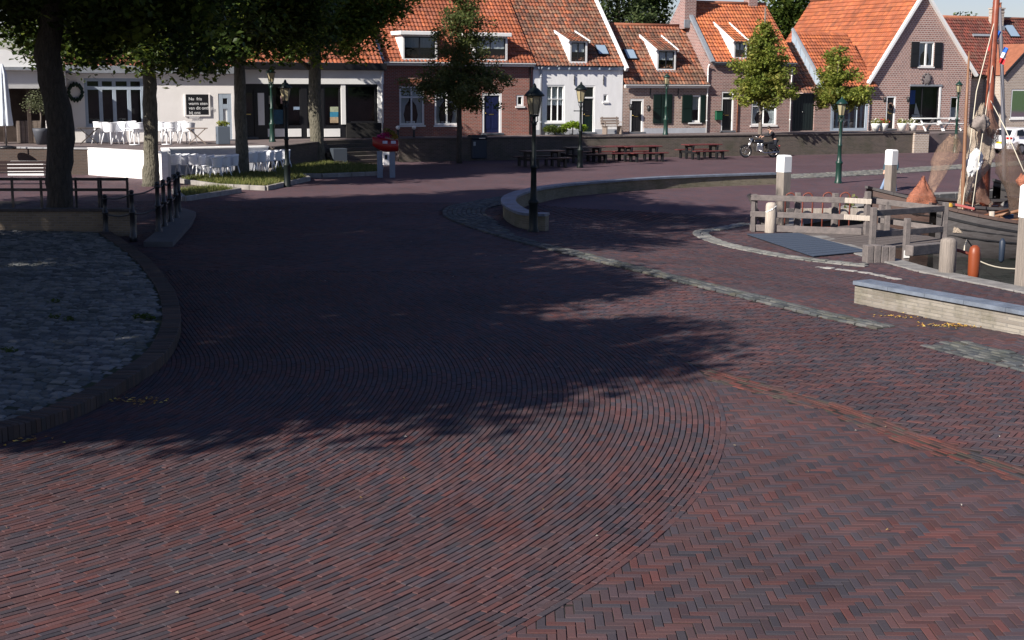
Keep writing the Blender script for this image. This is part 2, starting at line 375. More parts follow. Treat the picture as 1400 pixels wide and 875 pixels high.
# harbour water and quay walls
m_water = mat('harbour_water', (.012, .018, .015), rough=.06, bump=.25, bscale=2.2, spec=.5)
wb = MB(); wb.quad((5, 15, -1.35), (75, 15, -1.35), (75, 80, -1.35), (5, 80, -1.35)); tag(wb.build('water', m_water), kind='structure')
m_quaywall = brick_mat('quay_wall_brick', (.13, .09, .07), (.09, .075, .06), (.12, .115, .1), stain=(.03, .04, .02), stain_amt=.8)
m_stone = mat('coping_stone', (.24, .23, .22), rough=.8, noise=.45, nscale=2.5, bump=.3, bscale=14)
q = MB(); c = MB(); n = len(basin)
for i in range(n):
    a, b = basin[i], basin[(i+1) % n]; L = (b-a).length; t = (b-a)/L; nrm = Vector((t.y, -t.x))   # outwards (polygon runs anticlockwise or not, both sides are covered)
    q.box((a.x+b.x)/2, (a.y+b.y)/2, -2.2, L+.3, .34, 2.2-.5, math.atan2(t.y, t.x))
    k = int(L/1.1)+1
    for j in range(k):
        m0 = a + t*(L*(j+.5)/k); zz = ghs(m0.x+nrm.x*.5, m0.y+nrm.y*.5); zz = min(zz, -.25)
        c.box(m0.x, m0.y, zz-.3, L/k-.015, .62, .33+random.uniform(-.006, .006), math.atan2(t.y, t.x), .015)
tag(q.build('quay_wall', m_quaywall), 'dark wet brick quay wall round the harbour basin', 'quay wall')
tag(c.build('quay_edge', m_stone), kind='structure')

# ------------------------------------------------------------ individual paving bricks
BW, BL = .0695, .222
PAL = np.array([(.128, .052, .048), (.108, .053, .052), (.093, .054, .058), (.078, .054, .062), (.058, .053, .066), (.05, .05, .062), (.125, .066, .052)])
def brick_objs(name, cx, cy, ang, L, Wd, z, h, mt, pal, probs, gap=.006, bev=.0028, jit=.002, cl=None, kind='structure'):
    n = len(cx); cx = np.asarray(cx); cy = np.asarray(cy); ang = np.asarray(ang)+rng.normal(0, .012, n)
    L = np.broadcast_to(L, n)-gap*.4-rng.uniform(0, .003, n); Wd = np.broadcast_to(Wd, n)-gap-rng.uniform(0, .004, n); z = np.asarray(z)+rng.normal(0, jit, n)
    tx = rng.normal(0, .007, n); ty = rng.normal(0, .012, n)
    sx = np.array([-1, 1, 1, -1])*.5; sy = np.array([-1, -1, 1, 1])*.5
    def ring(shr, dz):
        lx = sx[None]*(L[:, None]-shr); ly = sy[None]*(Wd[:, None]-shr)
        X = cx[:, None]+lx*np.cos(ang)[:, None]-ly*np.sin(ang)[:, None]; Y = cy[:, None]+lx*np.sin(ang)[:, None]+ly*np.cos(ang)[:, None]
        Z = (z+dz)[:, None]+lx*tx[:, None]+ly*ty[:, None]; return np.stack([X, Y, Z], -1)
    V = np.concatenate([ring(0, -h), ring(0, -bev), ring(bev*2.4, 0)], 1).reshape(-1, 3)
    b = (np.arange(n)*12)[:, None]; fs = [b+np.array([8, 9, 10, 11])]
    for k in range(4):
        k2 = (k+1) % 4; fs.append(b+np.array([k, k2, 4+k2, 4+k])); fs.append(b+np.array([4+k, 4+k2, 8+k2, 8+k]))
    Fa = np.concatenate(fs, 0)
    pal = np.array(pal); pr = np.array(probs, float); pr /= pr.sum()
    # colours come in loose clusters, as pallets of bricks were laid
    c = np.cumsum(pr); r = rng.uniform(0, 1, n)
    wob = .5+.5*np.sin(cx*1.7+1.3*np.sin(cy*1.1))*np.sin(cy*1.9+1.7*np.sin(cx*.8)); r = np.clip(r*.78+wob*.22, 0, .999)
    T = pal[np.searchsorted(c, r)]*rng.uniform(.8, 1.2, (n, 1))*(.79 if mt is m_brick else .85)
    return np_mesh(name, V, Fa, mt, np.repeat(T, 12, 0), kind=kind)
PAL = PAL*.84+PAL.mean(0)*.16
PR = [.16, .2, .19, .15, .16, .11, .03]

def visible(x, y, m=2.5): return (y > 7.5) & (np.abs(x) < y*.368+m)
def herring(ang, x0, x1, y0, y1, BW=.0765):
    # candidate bricks of a 3:1 herringbone turned by ang, covering the box
    ca, sa = math.cos(ang), math.sin(ang); cxm, cym = (x0+x1)/2, (y0+y1)/2; Rr = math.hypot(x1-x0, y1-y0)/2; N = int(Rr/BW)+4
    i, j = np.meshgrid(np.arange(-N, N), np.arange(-N, N)); k = (i-j) % 6
    H = k == 0; Vt = k == 5
    lx = np.concatenate([(i[H]+1.5), (i[Vt]+.5)])*BW; ly = np.concatenate([(j[H]+.5), (j[Vt]+1.5)])*BW
    a = np.concatenate([np.zeros(H.sum()), np.full(Vt.sum(), math.pi/2)])
    X = cxm+lx*ca-ly*sa; Y = cym+lx*sa+ly*ca
    ok = (X > x0) & (X < x1) & (Y > y0) & (Y < y1)
    return X[ok], Y[ok], a[ok]+ang
gut = [g2(*p) for p in [(880, 484), (900, 490), (1000, 520), (1130, 555), (1250, 600), (1400, 652), (1560, 712), (1800, 800)]]
gutl = smooth_line(gut, 5)
plat_np = plateau_full
band_poly = band_out
def arc_r(x, y):
    # distance of a point from the arc centre with straight continuation beyond angle 22 degrees
    a1 = R_(20); dx, dy = x-ARC_C.x, y-ARC_C.y
    rad = np.hypot(dx, dy); an = np.arctan2(dy, dx); straight = dx*math.cos(a1)+dy*math.sin(a1)
    return np.where(an > a1, straight, rad)
in_quay = lambda x, y: in_poly(x, y, quay_poly)
def band_d(x, y): return dist_line(x, y, band_out)
# arc rows
X, Y, Aa = [], [], []
r = 6.0; a1 = R_(20)
while r < ARC_R1:
    n = int(r*(a1+R_(78))/BL); ph = random.random()
    for k in range(n):
        a = a1-(k+ph)*BL/r; X.append(ARC_C.x+r*math.cos(a)); Y.append(ARC_C.y+r*math.sin(a)); Aa.append(a+math.pi/2)
    for k in range(int(34/BL)):
        t = (k+1-ph)*BL; X.append(ARC_C.x+r*math.cos(a1)-t*math.sin(a1)); Y.append(ARC_C.y+r*math.sin(a1)+t*math.cos(a1)); Aa.append(a1+math.pi/2)
    r += BW
X = np.array(X); Y = np.array(Y); Aa = np.array(Aa)
def common(x, y): return visible(x, y) & (y < FAR_Y) & ~in_poly(x, y, plat_np)
ok = common(X, Y) & (~in_quay(X, Y)) & (Y < 30+X*0) 
X, Y, Aa = X[ok], Y[ok], Aa[ok]
# arcs give way to herringbone at a ragged line further up the road
brick_objs('curved_brick_rows', X, Y, Aa, BL+.004, BW-.0035, gh(X, Y)+.0015, .05, m_brick, PAL, PR)
# foreground herringbone between the arcs and the gutter
gut_side = [Vector((p.x, p.y)) for p in gutl]
right_of_gut_poly = gut_side + [Vector((30, 9)), Vector((30, 60)), Vector((gut_side[0].x-6, 60)), Vector((gut_side[0].x-.8, gut_side[0].y+2))]
x, y, a = herring(0.0, -4, 9, 7.5, 22)
ok = common(x, y) & (arc_r(x, y) > ARC_R1-.12) & (~in_poly(x, y, right_of_gut_poly)) & (dist_line(x, y, gut_side) > .235) & ~in_quay(x, y)
brick_objs('herringbone_foreground', x[ok], y[ok], a[ok], .2295, .0765, np.where(arc_r(x[ok], y[ok]) < ARC_R1+.13, -.005, -.001), .05, m_brick, PAL, PR)
# road herringbone beyond the gutter, and the far road
x, y, a = herring(R_(-32), -16, 20, 12, FAR_Y)
inq = in_quay(x, y); ar = arc_r(x, y)
ok = common(x, y) & ~inq & (dist_line(x, y, gut_side) > .235) & (((ar > ARC_R1) & (in_poly(x, y, right_of_gut_poly) | (y > 21.6))) | (y >= 30)) & (band_d(x, y) > .05)
brick_objs('herringbone_road', x[ok], y[ok], a[ok], .2295, .0765, gh(x[ok], y[ok]), .05, m_brick, PAL, PR)
# quay side paving
x, y, a = herring(R_(20), -3, 22, 16, FAR_Y)
WALLR = [g2(1170, 420, -.12), g2(1400, 466, -.12), g2(1640, 520, -.12)]
ok = common(x, y) & in_quay(x, y) & ~in_poly(x, y, basin) & (dist_line(x, y, basin, True) > .33) & (band_d(x, y) > .05)
brick_objs('herringbone_quay', x[ok], y[ok], a[ok], .2295, .0765, gh(x[ok], y[ok]), .05, m_brick, PAL, [.1, .2, .2, .2, .17, .11, .02])
# gutter: rows of redder worn bricks along a shallow dip
X, Y, Aa, Zg = [], [], [], []
for k, off in enumerate(np.arange(-.21, .22, BW)):
    ln = offset(gutl, off); s = random.random()*BL
    for i in range(len(ln)-1):
        seg = ln[i+1]-ln[i]; L = seg.length
        while s < L:
            p = ln[i]+seg*(s/L); X.append(p.x); Y.append(p.y); Aa.append(math.atan2(seg.y, seg.x)); Zg.append(-.007*(1-abs(off)/.22)); s += BL
        s -= L
X = np.array(X); Y = np.array(Y); ok = common(X, Y)
brick_objs('gutter_bricks', X[ok], Y[ok], np.array(Aa)[ok], BL, BW, np.array(Zg)[ok], .05, m_brick, [(.165, .055, .045), (.13, .054, .045), (.1, .056, .05), (.08, .066, .052), (.06, .055, .06)], [.2, .25, .25, .15, .15], jit=.004)

# granite sett band round the quay side (kerb of the road)
GP = [(.1, .102, .104), (.078, .084, .09), (.12, .12, .116), (.064, .068, .074), (.095, .09, .08)]
X, Y, Aa, Ls, Zs = [], [], [], [], []
turn = band_out
nrow = 3
for k in range(9):
    ln = offset(turn, -(.09+k*.15)) if False else offset(turn, -(.09+k*.15))
    s = 0.0
    for i in range(len(ln)-1):
        seg = ln[i+1]-ln[i]; L = seg.length
        if L < 1e-6: continue
        while s < L:
            p = ln[i]+seg*(s/L); wdt = .47
            if p.y > 37: wdt = min(1.35, .47+(p.y-37)*.18)
            sl = random.uniform(.17, .27)
            if .15*(k+.5) < wdt:
                X.append(p.x); Y.append(p.y); Aa.append(math.atan2(seg.y, seg.x)); Ls.append(sl); Zs.append(.035-.0*k)
            s += sl
        s -= L
X = np.array(X); Y = np.array(Y)
brick_objs('granite_sett_band', X, Y, Aa, np.array(Ls), .148, gh(X, Y)+np.array(Zs), .12, m_sett, GP, [1, 1, 1, 1, 1], gap=.014, bev=.016, jit=.006)
# second, wider strip of setts on the right and the pale strip between far road and quay
def strip(name, pts, width, rows, z=.02, pal=GP):
    ln0 = smooth_line(pts, 4); X, Y, Aa, Ls = [], [], [], []
    for k in range(rows):
        ln = offset(ln0, width*((k+.5)/rows-.5)); s = random.random()*.2
        for i in range(len(ln)-1):
            seg = ln[i+1]-ln[i]; L = seg.length
            while s < L:
                p = ln[i]+seg*(s/L); sl = random.uniform(.16, .26); X.append(p.x); Y.append(p.y); Aa.append(math.atan2(seg.y, seg.x)); Ls.append(sl); s += sl
            s -= L
    X = np.array(X); Y = np.array(Y)
    return brick_objs(name, X, Y, Aa, np.array(Ls), width/rows, gh(X, Y)+z, .1, m_sett, pal, [1]*len(pal), gap=.014, bev=.016, jit=.006)
strip('granite_sett_strip', [g2(1290, 470), g2(1345, 484), g2(1400, 497), g2(1560, 535)], .95, 6)
strip('far_sett_strip', [g2(1062, 242), g2(1130, 239.5), g2(1208, 235), g2(1300, 229), g2(1420, 222), g2(1600, 212)], 2.0, 10, .03, [(.2, .195, .18), (.165, .165, .155), (.14, .14, .14), (.18, .17, .155)])

# ------------------------------------------------------------ raised cobbled plateau with its brick kerb
X, Y, Aa = [], [], []
for i in range(len(kerb_line)-1):
    seg = kerb_line[i+1]-kerb_line[i]; L = seg.length
    if i == 0: s = 0.0
    while s < L:
        p = kerb_line[i]+seg*(s/L); t = seg/L; nn = Vector((-t.y, t.x)); c0 = p+nn*.15; X.append(c0.x); Y.append(c0.y); Aa.append(math.atan2(nn.y, nn.x)); s += .083
    s -= L
X = np.array(X); Y = np.array(Y)
brick_objs('kerb', X, Y, Aa, .31, .083, np.full(len(X), KZ), .24, m_brick, [(.11, .08, .066), (.09, .07, .062), (.07, .062, .057), (.12, .08, .064)], [1, 1, 1, .6], gap=.007, bev=.012, jit=.005)
cp_ = np.array([(p.x, p.y) for p in plateau])
X, Y, Aa, Ls, Ws = [], [], [], [], []
ca, sa = math.cos(R_(-14)), math.sin(R_(-14)); v = -16.0
while v < 16:
    wd = random.uniform(.11, .135); uu = -14+random.random()*.2
    while uu < 14:
        L = random.uniform(.13, .21); cxx = -12.5+uu*ca-v*sa; cyy = 25+uu*sa+v*ca+.04*math.sin(uu*1.3); X.append(cxx); Y.append(cyy); Aa.append(R_(-14)); Ls.append(L); Ws.append(wd); uu += L
    v += wd
X = np.array(X); Y = np.array(Y); Ls = np.array(Ls); Ws = np.array(Ws); Aa = np.array(Aa)
ok = in_poly(X, Y, plateau) & (dist_line(X, Y, [(p.x, p.y) for p in offset(kerb_line, .30)]) > .07) & visible(X, Y, 3.0) & (Y < 37.6)
brick_objs('plateau_setts', X[ok], Y[ok], Aa[ok]+rng.normal(0, .03, ok.sum()), Ls[ok], Ws[ok], np.full(ok.sum(), KZ-.01), .1, m_sett, [(.18, .182, .18), (.13, .137, .14), (.22, .215, .205), (.1, .105, .108)], [1, 1, 1, 1], gap=.02, bev=.022, jit=.009)
pf = MB(); pf.prism([(p.x, p.y) for p in offset(kerb_line, .02)]+[(-19, 37.5), (-19, 12)], -.1, KZ-.035); tag(pf.build('plateau', mat('joint_sand', (.03, .03, .022), rough=.95, base2=(.03, .045, .012), nscale=1.5)), kind='structure')
# ------------------------------------------------------------ trees
m_bark = mat('bark', (.085, .07, .055), rough=.9, base2=(.035, .03, .024), nscale=5, bump=1.0, bscale=9, bdist=.12, streak=(3, 3, .8))
m_bark2 = mat('bark_grey_green', (.17, .155, .12), rough=.9, base2=(.06, .058, .04), nscale=7, bump=1.0, bscale=10, bdist=.1, streak=(2.2, 2.2, .7))
m_bark3 = mat('young_bark', (.2, .165, .14), rough=.9, noise=.5, nscale=8, bump=.4)
m_leaf = attr_mat('leaves', rough=.5, bump=0, dirt=(.03, .05, .012), dirt_amt=.25, trans=.5, spec=.3)
DARKG = [(.032, .055, .012), (.045, .075, .015), (.06, .095, .018), (.024, .043, .012), (.085, .12, .02), (.16, .2, .03)]  # the brightest greens at the end stand for sunlit leaves
MIDG = [(.08, .13, .022), (.11, .16, .025), (.06, .1, .018), (.17, .21, .03), (.24, .28, .04)]  # the lightest greens put a sunlit look into the leaf colour
YOUNG = [(.19, .24, .045), (.24, .28, .05), (.13, .17, .035), (.27, .3, .06), (.32, .31, .08)]
PURP = [(.1, .135, .04), (.12, .14, .05), (.08, .105, .035), (.15, .17, .05)]
FARG = [(.09, .13, .05), (.12, .15, .06), (.07, .1, .04)]
def leaves_mesh(name, centres, rad, per, size, pal, parent, flat=.6, squash=.75):
    centres = np.array(centres); n = len(centres)*per
    C_ = np.repeat(centres, per, 0); rr = np.repeat(np.broadcast_to(rad, len(centres)), per)
    d = rng.normal(0, 1, (n, 3)); d /= np.linalg.norm(d, axis=1)[:, None]; d *= (rng.uniform(0, 1, n)**.45)[:, None]
    d[:, 2] *= squash; P = C_+d*rr[:, None]
    nrm = rng.normal(0, 1, (n, 3)); nrm[:, 2] = np.abs(nrm[:, 2])+flat; nrm /= np.linalg.norm(nrm, axis=1)[:, None]
    t = np.cross(nrm, rng.normal(0, 1, (n, 3))); t /= np.linalg.norm(t, axis=1)[:, None]; b = np.cross(nrm, t)
    s = size*rng.uniform(.65, 1.3, n)[:, None]
    V = np.stack([P-t*s*.6, P+b*s*.38-t*s*.1, P+t*s*.6-nrm*s*.12, P-b*s*.38-t*s*.1], 1).reshape(-1, 3)
    Fa = np.arange(n*4).reshape(n, 4)
    pal = np.array(pal); cc = rng.integers(0, len(pal), len(centres)); li = np.where(rng.random(n) < .6, np.repeat(cc, per), rng.integers(0, len(pal), n))
    T = pal[li]*rng.uniform(.75, 1.25, (n, 1))
    return np_mesh(name, V, Fa, m_leaf, np.repeat(T, 4, 0), parent=parent)
def blob_points(blobs, n, shell=.55):
    out = []; vol = np.array([b[3]*b[4]*b[5] for b in blobs]); vol = vol**.75; vol /= vol.sum()
    for b, k in zip(blobs, (vol*n).astype(int)+1):
        for _ in range(k):
            d = rng.normal(0, 1, 3); d /= np.linalg.norm(d); r = rng.uniform(shell, 1.0)
            out.append((b[0]+d[0]*b[3]*r, b[1]+d[1]*b[4]*r, b[2]+d[2]*b[5]*r))
    return out
def tree(name, label, base, trunk, blobs, nclump=260, per=60, rad=.7, size=.16, pal=DARKG, bark=None, group=None, limbs=14, shell=.4, cat='tree', min_z=None, keep=None, squash=.75):
    base = Vector(base); t = thing(name, label, cat, base, random.uniform(0, .3), group)
    m = MB(); pts = [base+Vector(p[:3]) for p in trunk]; rs = [p[3] for p in trunk]
    # knobbly trunk
    fine, fr = [], []
    for i in range(len(pts)-1):
        for k in range(4):
            f = k/4; fine.append(pts[i].lerp(pts[i+1], f)+Vector((random.uniform(-1, 1), random.uniform(-1, 1), 0))*rs[i]*.06); fr.append((rs[i]*(1-f)+rs[i+1]*f)*random.uniform(.95, 1.06))
    fine.append(pts[-1]); fr.append(rs[-1]); m.tube(fine, fr, 12)
    cl = [Vector(p)+base for p in blob_points(blobs, nclump, shell)]
    if min_z is not None: cl = [p for p in cl if p.z > base.z+min_z]
    if keep: cl = [p for p in cl if keep(p)]
    top = pts[-1]; start = pts[-2]
    for p in random.sample(cl, min(limbs, len(cl))):
        f = random.uniform(.2, 1); s = start.lerp(top, f); mid = s.lerp(p, .5)+Vector((0, 0, .15*(p-s).length)); r0 = rs[-1]*random.uniform(.35, .6)
        m.tube([s, s.lerp(mid, .5)+Vector((0, 0, .1)), mid, mid.lerp(p, .5), p], [r0, r0*.8, r0*.55, r0*.35, r0*.12], 6)
    m.build('trunk', bark or m_bark, t)
    leaves_mesh('crown', [tuple(p) for p in cl], rad, per, size, pal, t, squash=squash)
    return t
def off(p, q):                                      # offset of q from p
    return (q[0]-p[0], q[1]-p[1])
# big old tree by the plateau, leaning
b1 = GG(84, 319); b1.z = .05
def tr_at(px, py, b, dy=0):                         # trunk point seen at px,py at the trunk's distance
    p = AT(px, py, b.y+dy); return (p.x-b.x, p.y-b.y, p.z-b.z)
T1 = [(0, 0, -.1, .42), (*tr_at(83, 290, b1), .36), (*tr_at(81, 235, b1), .34), (*tr_at(84, 175, b1), .37), (*tr_at(73, 120, b1), .33), (*tr_at(64, 75, b1), .34), (*tr_at(72, 20, b1), .3), (*tr_at(78, -40, b1), .26)]
tree('plane_tree', 'big dark leaning tree with a thick crooked trunk beside the cobbled plateau', b1, T1,
     [(1.0, .5, 8.6, 4.8, 4.6, 3.6), (-3.0, .5, 7.6, 3.6, 3.4, 2.7), (3.0, 1.0, 7.2, 2.6, 3.0, 2.2), (0, .5, 11, 3.6, 3.6, 2.6), (-1.5, 2, 6.6, 3.0, 2.0, 1.4), (.9, .6, 5.6, 2.8, 1.6, 1.0), (-4.2, .3, 6.0, 2.2, 2.0, 1.3), (2.6, .3, 5.3, 1.8, 1.4, .8), (3.4, -4.2, 11.6, 4.6, 4.4, 2.0)], nclump=760, per=85, rad=.85, size=.19, limbs=22, min_z=3.7)  # last blob: unseen upper crown, added to shade the ground by the curved wall
b2 = GG(206, 254)
T2 = [(0, 0, -.1, .36), (*tr_at(207, 225, b2), .3), (*tr_at(206, 180, b2), .28), (*tr_at(205, 130, b2), .27), (*tr_at(204, 90, b2), .24), (.1, 0, 6.6, .2)]
tree('lime_tree', 'tree with a straight mossy trunk in front of the white block wall', b2, T2,
     [(0, -.5, 8.2, 4.6, 2.8, 3.0), (.3, 0, 11.2, 4.2, 3.6, 2.4), (1.5, -1, 6.4, 3.4, 1.6, 1.4), (-2.4, -1, 6.2, 2.8, 1.6, 1.4), (1.8, -2.6, 5.1, 2.2, 1.0, .8), (-1.8, -2.6, 5.1, 2.2, 1.0, .8)], nclump=680, per=80, rad=.85, size=.19, bark=m_bark2, group='trees along the terrace', min_z=3.1)  # second blob: unseen treetop, added to shade the far road
b3 = GG(331, 242); b3.z = .15
T3 = [(0, 0, -.2, .36), (*tr_at(331, 215, b3), .27), (*tr_at(329, 170, b3), .25), (*tr_at(328, 120, b3), .24), (.0, 0, 6.6, .2)]
tree('lime_tree', 'tree standing in the grass strip before the row of white chairs', b3, T3,
     [(0, -1.2, 7.6, 4.1, 2.6, 2.2), (0, 0, 10.8, 3.8, 3.2, 2.2), (1.6, -1.6, 6.1, 3.0, 1.8, 1.4), (-1.8, -1.6, 6.0, 2.4, 1.8, 1.4), (-1.2, -2.2, 5.1, 2.0, 1.0, .7)], nclump=620, per=75, rad=.85, size=.19, bark=m_bark2, group='trees along the terrace', min_z=3.7)  # second blob: treetop above the view, added for its shadow on the far road
b4 = GG(435, 224); b4.z = .15
T4 = [(0, 0, -.2, .42), (*tr_at(434, 200, b4), .33), (*tr_at(431, 160, b4), .31), (*tr_at(430, 120, b4), .3), (.0, 0, 6.8, .24)]
tree('lime_tree', 'tree in front of the shop with dark window frames', b4, T4,
     [(-.2, -2.2, 7.5, 4.0, 2.2, 1.9), (1.3, -2.4, 6.2, 2.7, 1.8, 1.4), (-1.5, -2.2, 6.1, 2.6, 1.8, 1.4), (2.9, -2.4, 7.4, 1.9, 1.6, 1.4)], nclump=380, per=70, rad=.75, size=.18, pal=MIDG, bark=m_bark2, group='trees along the terrace', min_z=4.4)
b5 = GG(628, 223)
T5 = [(0, 0, -.1, .15), (0, 0, 2.2, .12), (.03, 0, 4.2, .09), (.05, 0, 6.8, .05)]
tree('young_tree', 'small dark tree with a thin trunk in front of the red brick house', b5, T5,
     [(0, 0, 3.8, 2.3, 2.2, 1.1), (.1, 0, 5.2, 2.0, 1.9, 1.6), (.2, 0, 6.8, 1.5, 1.5, 1.5), (1.4, .3, 4.2, 1.5, 1.4, .8), (-1.3, 0, 3.7, 1.6, 1.4, .7), (.5, 0, 3.0, 1.7, 1.3, .55), (.2, 0, 7.9, 1.0, 1.0, .8)], nclump=330, per=60, rad=.42, size=.12, pal=PURP, bark=m_bark, limbs=16, shell=.2)
b6 = GG(1038, 212)
T6 = [(0, 0, -.1, .13), (0, 0, 2.0, .1), (.03, 0, 4.2, .08), (.05, 0, 8.0, .04)]
tree('young_tree', 'narrow pointed young tree behind the parked motorcycle', b6, T6,
     [(0, 0, 3.5, 1.95, 1.8, .9), (0, 0, 4.5, 1.8, 1.7, 1.1), (0, 0, 5.5, 1.3, 1.2, 1.0), (0, 0, 6.4, .75, .7, .8), (.05, 0, 7.0, .3, .3, .5)], nclump=300, per=60, rad=.4, size=.15, pal=YOUNG, bark=m_bark3, limbs=16, shell=.2)
b7 = GG(1148, 210)
T7 = [(0, 0, -.1, .13), (0, 0, 2.0, .1), (-.1, 0, 4.0, .07), (-.25, 0, 6.0, .04)]
tree('young_tree', 'short round young tree behind the green lamp post on the quay', b7, T7,
     [(0, 0, 3.3, 1.7, 1.6, .8), (-.3, 0, 4.3, 1.35, 1.3, .9), (-.5, 0, 5.3, .85, .85, .8), (.7, 0, 3.3, 1.1, 1.0, .6), (-.9, 0, 3.1, .9, .9, .6)], nclump=170, per=60, rad=.38, size=.15, pal=YOUNG, bark=m_bark3, limbs=12, shell=.2)
# unseen neighbours left of the frame whose crowns shade the road (they carry on the row of old trees)
def shade_tree(label, x, y, h, r, k=1.0):
    tree('plane_tree', label, (x, y, .1), [(0, 0, -.1, .42), (.1, 0, h*.35, .34), (.2, .1, h*.7, .25)], [(0, 0, h, r, r, r*.6), (r*.4, r*.3, h*.85, r*.7, r*.7, r*.35), (-r*.4, -r*.3, h*.9, r*.6, r*.6, r*.4)], nclump=int(330*k), per=70, rad=1.0, size=.24, limbs=16, group='old trees beside the road')
shade_tree('old tree beside the plateau left of the picture, nearest', -13.6, 9.4, 10.5, 4.3)
shade_tree('second nearest old tree left of the picture, by the road', -13.3, 17.4, 10.0, 4.6)
shade_tree('third old tree left of the picture, at the edge of the frame', -13.2, 25.6, 10.5, 5.2)
shade_tree('old tree left of the picture, farthest back beside the sunken rail', -17.4, 30.6, 11.0, 5.4)
shade_tree('old tree well left of the cobbled plateau, nearest', -20.0, 8.4, 10.0, 4.8)
shade_tree('old tree well left of the cobbled plateau, middle', -19.6, 16.8, 10.5, 5.0)
shade_tree('old tree well left of the cobbled plateau, rear', -22.0, 23.8, 10.5, 5.2)
shade_tree('old tree left of the sunken rail, outside the frame', -23.5, 34.5, 9.5, 4.8)
# far trees behind the roofs
def far_tree(label, px, py, dist, h, r, pal, n=150, size=.3):
    p = AT(px, py, dist); b = Vector((p.x, p.y, 0)); zc = p.z
    tree('tall_tree', label, b, [(0, 0, 0, .4), (0, 0, zc*.6, .3), (0, 0, zc, .15)], [(0, 0, zc, r, r*.8, h), (r*.5, 0, zc-h*.5, r*.7, r*.6, h*.6), (-r*.6, 0, zc-h*.4, r*.6, r*.6, h*.6)], nclump=n, per=40, rad=1.0, size=size, pal=pal, limbs=14, group='trees behind the roofs', shell=.3)
far_tree('thin pale leafed tree in the gap behind the low brick house roof', 845, -5, 118, 3.6, 3.0, FARG, 110)
far_tree('darker tree right of the pale one behind the chimney', 893, -12, 122, 3.4, 1.5, DARKG, 70)
far_tree('dark bushy tree between the two orange roofs', 1080, 15, 112, 3.6, 2.6, DARKG, 200)
far_tree('low grey green tree top beside the gable at the horizon', 1318, 42, 150, 1.7, 1.6, FARG, 60)
# ------------------------------------------------------------ house materials
M_WHITE = mat('white_paint', (.78, .78, .77), rough=.55, noise=.08, nscale=2)
M_PLASTER = mat('white_render', (.8, .8, .8), rough=.85, noise=.13, nscale=1.6, streak=(1.6, 1.6, .5), bump=.15, bscale=8)
M_CREAM = mat('pale_cream_render', (.8, .77, .75), rough=.85, noise=.07, nscale=1.5, bump=.1, bscale=8)
M_GREYBLUE = mat('grey_blue_paint', (.34, .4, .47), rough=.6, noise=.12, nscale=3)
M_PLINTH = mat('pale_grey_plinth', (.4, .42, .46), rough=.85, noise=.2, nscale=2)
M_DARK = mat('black_green_paint', (.012, .018, .018), rough=.35)
M_DGREEN = mat('dark_green_paint', (.004, .014, .012), rough=.35)
M_NAVY = mat('navy_paint', (.008, .012, .05), rough=.35)
M_BLACK = mat('black_paint', (.012, .012, .014), rough=.4)
M_INT = mat('dim_interior', (.03, .026, .024), rough=.9, base2=(.008, .008, .009), nscale=1.6)
M_CURT = mat('net_curtain', (.6, .62, .62), rough=.95, noise=.3, nscale=9, streak=(6, 6, .3))
M_GLASS = glass_mat('window_glass')
M_LEAD = mat('lead_grey', (.24, .26, .29), rough=.7, noise=.3, nscale=4)
M_IRON = mat('black_iron', (.015, .015, .017), rough=.45, metal=.0)
M_CHROME = mat('worn_metal', (.5, .5, .5), rough=.3, metal=1.0)
M_BRASS = mat('brass', (.5, .35, .12), rough=.35, metal=1.0)
M_ZINC = mat('zinc', (.36, .38, .42), rough=.5, metal=.3, noise=.2)
M_REDBRICK = brick_mat('red_house_brick', (.30, .085, .06), (.2, .07, .06), (.30, .24, .21), bh=.075, ms=.012, stain_amt=.25)
M_OLDBRICK = brick_mat('old_pinkish_brick', (.34, .21, .165), (.2, .125, .105), (.46, .4, .36), bh=.085, ms=.016, stain=(.12, .08, .07), stain_amt=.5)
M_PURBRICK = brick_mat('purple_brown_brick', (.27, .135, .115), (.16, .085, .08), (.4, .33, .31), bh=.085, ms=.015, stain_amt=.3)
M_GABBRICK = brick_mat('pink_brown_brick', (.34, .175, .14), (.2, .105, .09), (.48, .4, .37), bh=.12, ms=.022, stain_amt=.15)
M_PALEBRICK = brick_mat('pale_buff_brick', (.36, .28, .22), (.27, .2, .16), (.46, .42, .38), bh=.1, ms=.02, stain_amt=.2)
M_WALLBRICK = brick_mat('garden_wall_brick', (.1, .075, .063), (.062, .05, .045), (.115, .105, .095), bh=.07, ms=.01, stain=(.045, .05, .03), stain_amt=.75)
M_BUFFBRICK = brick_mat('buff_wall_brick', (.27, .245, .21), (.17, .15, .13), (.2, .185, .165), bw=.2, bh=.062, ms=.009, stain=(.07, .065, .035), stain_amt=.9)
M_TILE = attr_mat('clay_tiles', rough=.78, bump=.2, bscale=25, broad=.18, dirt=(.07, .045, .035), dirt_amt=.45)
M_TILE_OLD = attr_mat('mossy_clay_tiles', rough=.85, bump=.2, bscale=25, broad=.25, dirt=(.06, .05, .035), dirt_amt=.85)
ORANGE = [(.3, .085, .037), (.26, .075, .035), (.33, .1, .044), (.22, .066, .034), (.27, .09, .05)]
BRIGHT = [(.4, .12, .045), (.36, .1, .04), (.34, .105, .05), (.43, .14, .055)]
OLD = [(.26, .085, .046), (.18, .07, .044), (.3, .1, .05), (.115, .058, .043), (.2, .1, .066), (.24, .125, .08)]
DKRED = [(.13, .034, .026), (.1, .032, .026), (.16, .042, .03), (.13, .055, .042)]

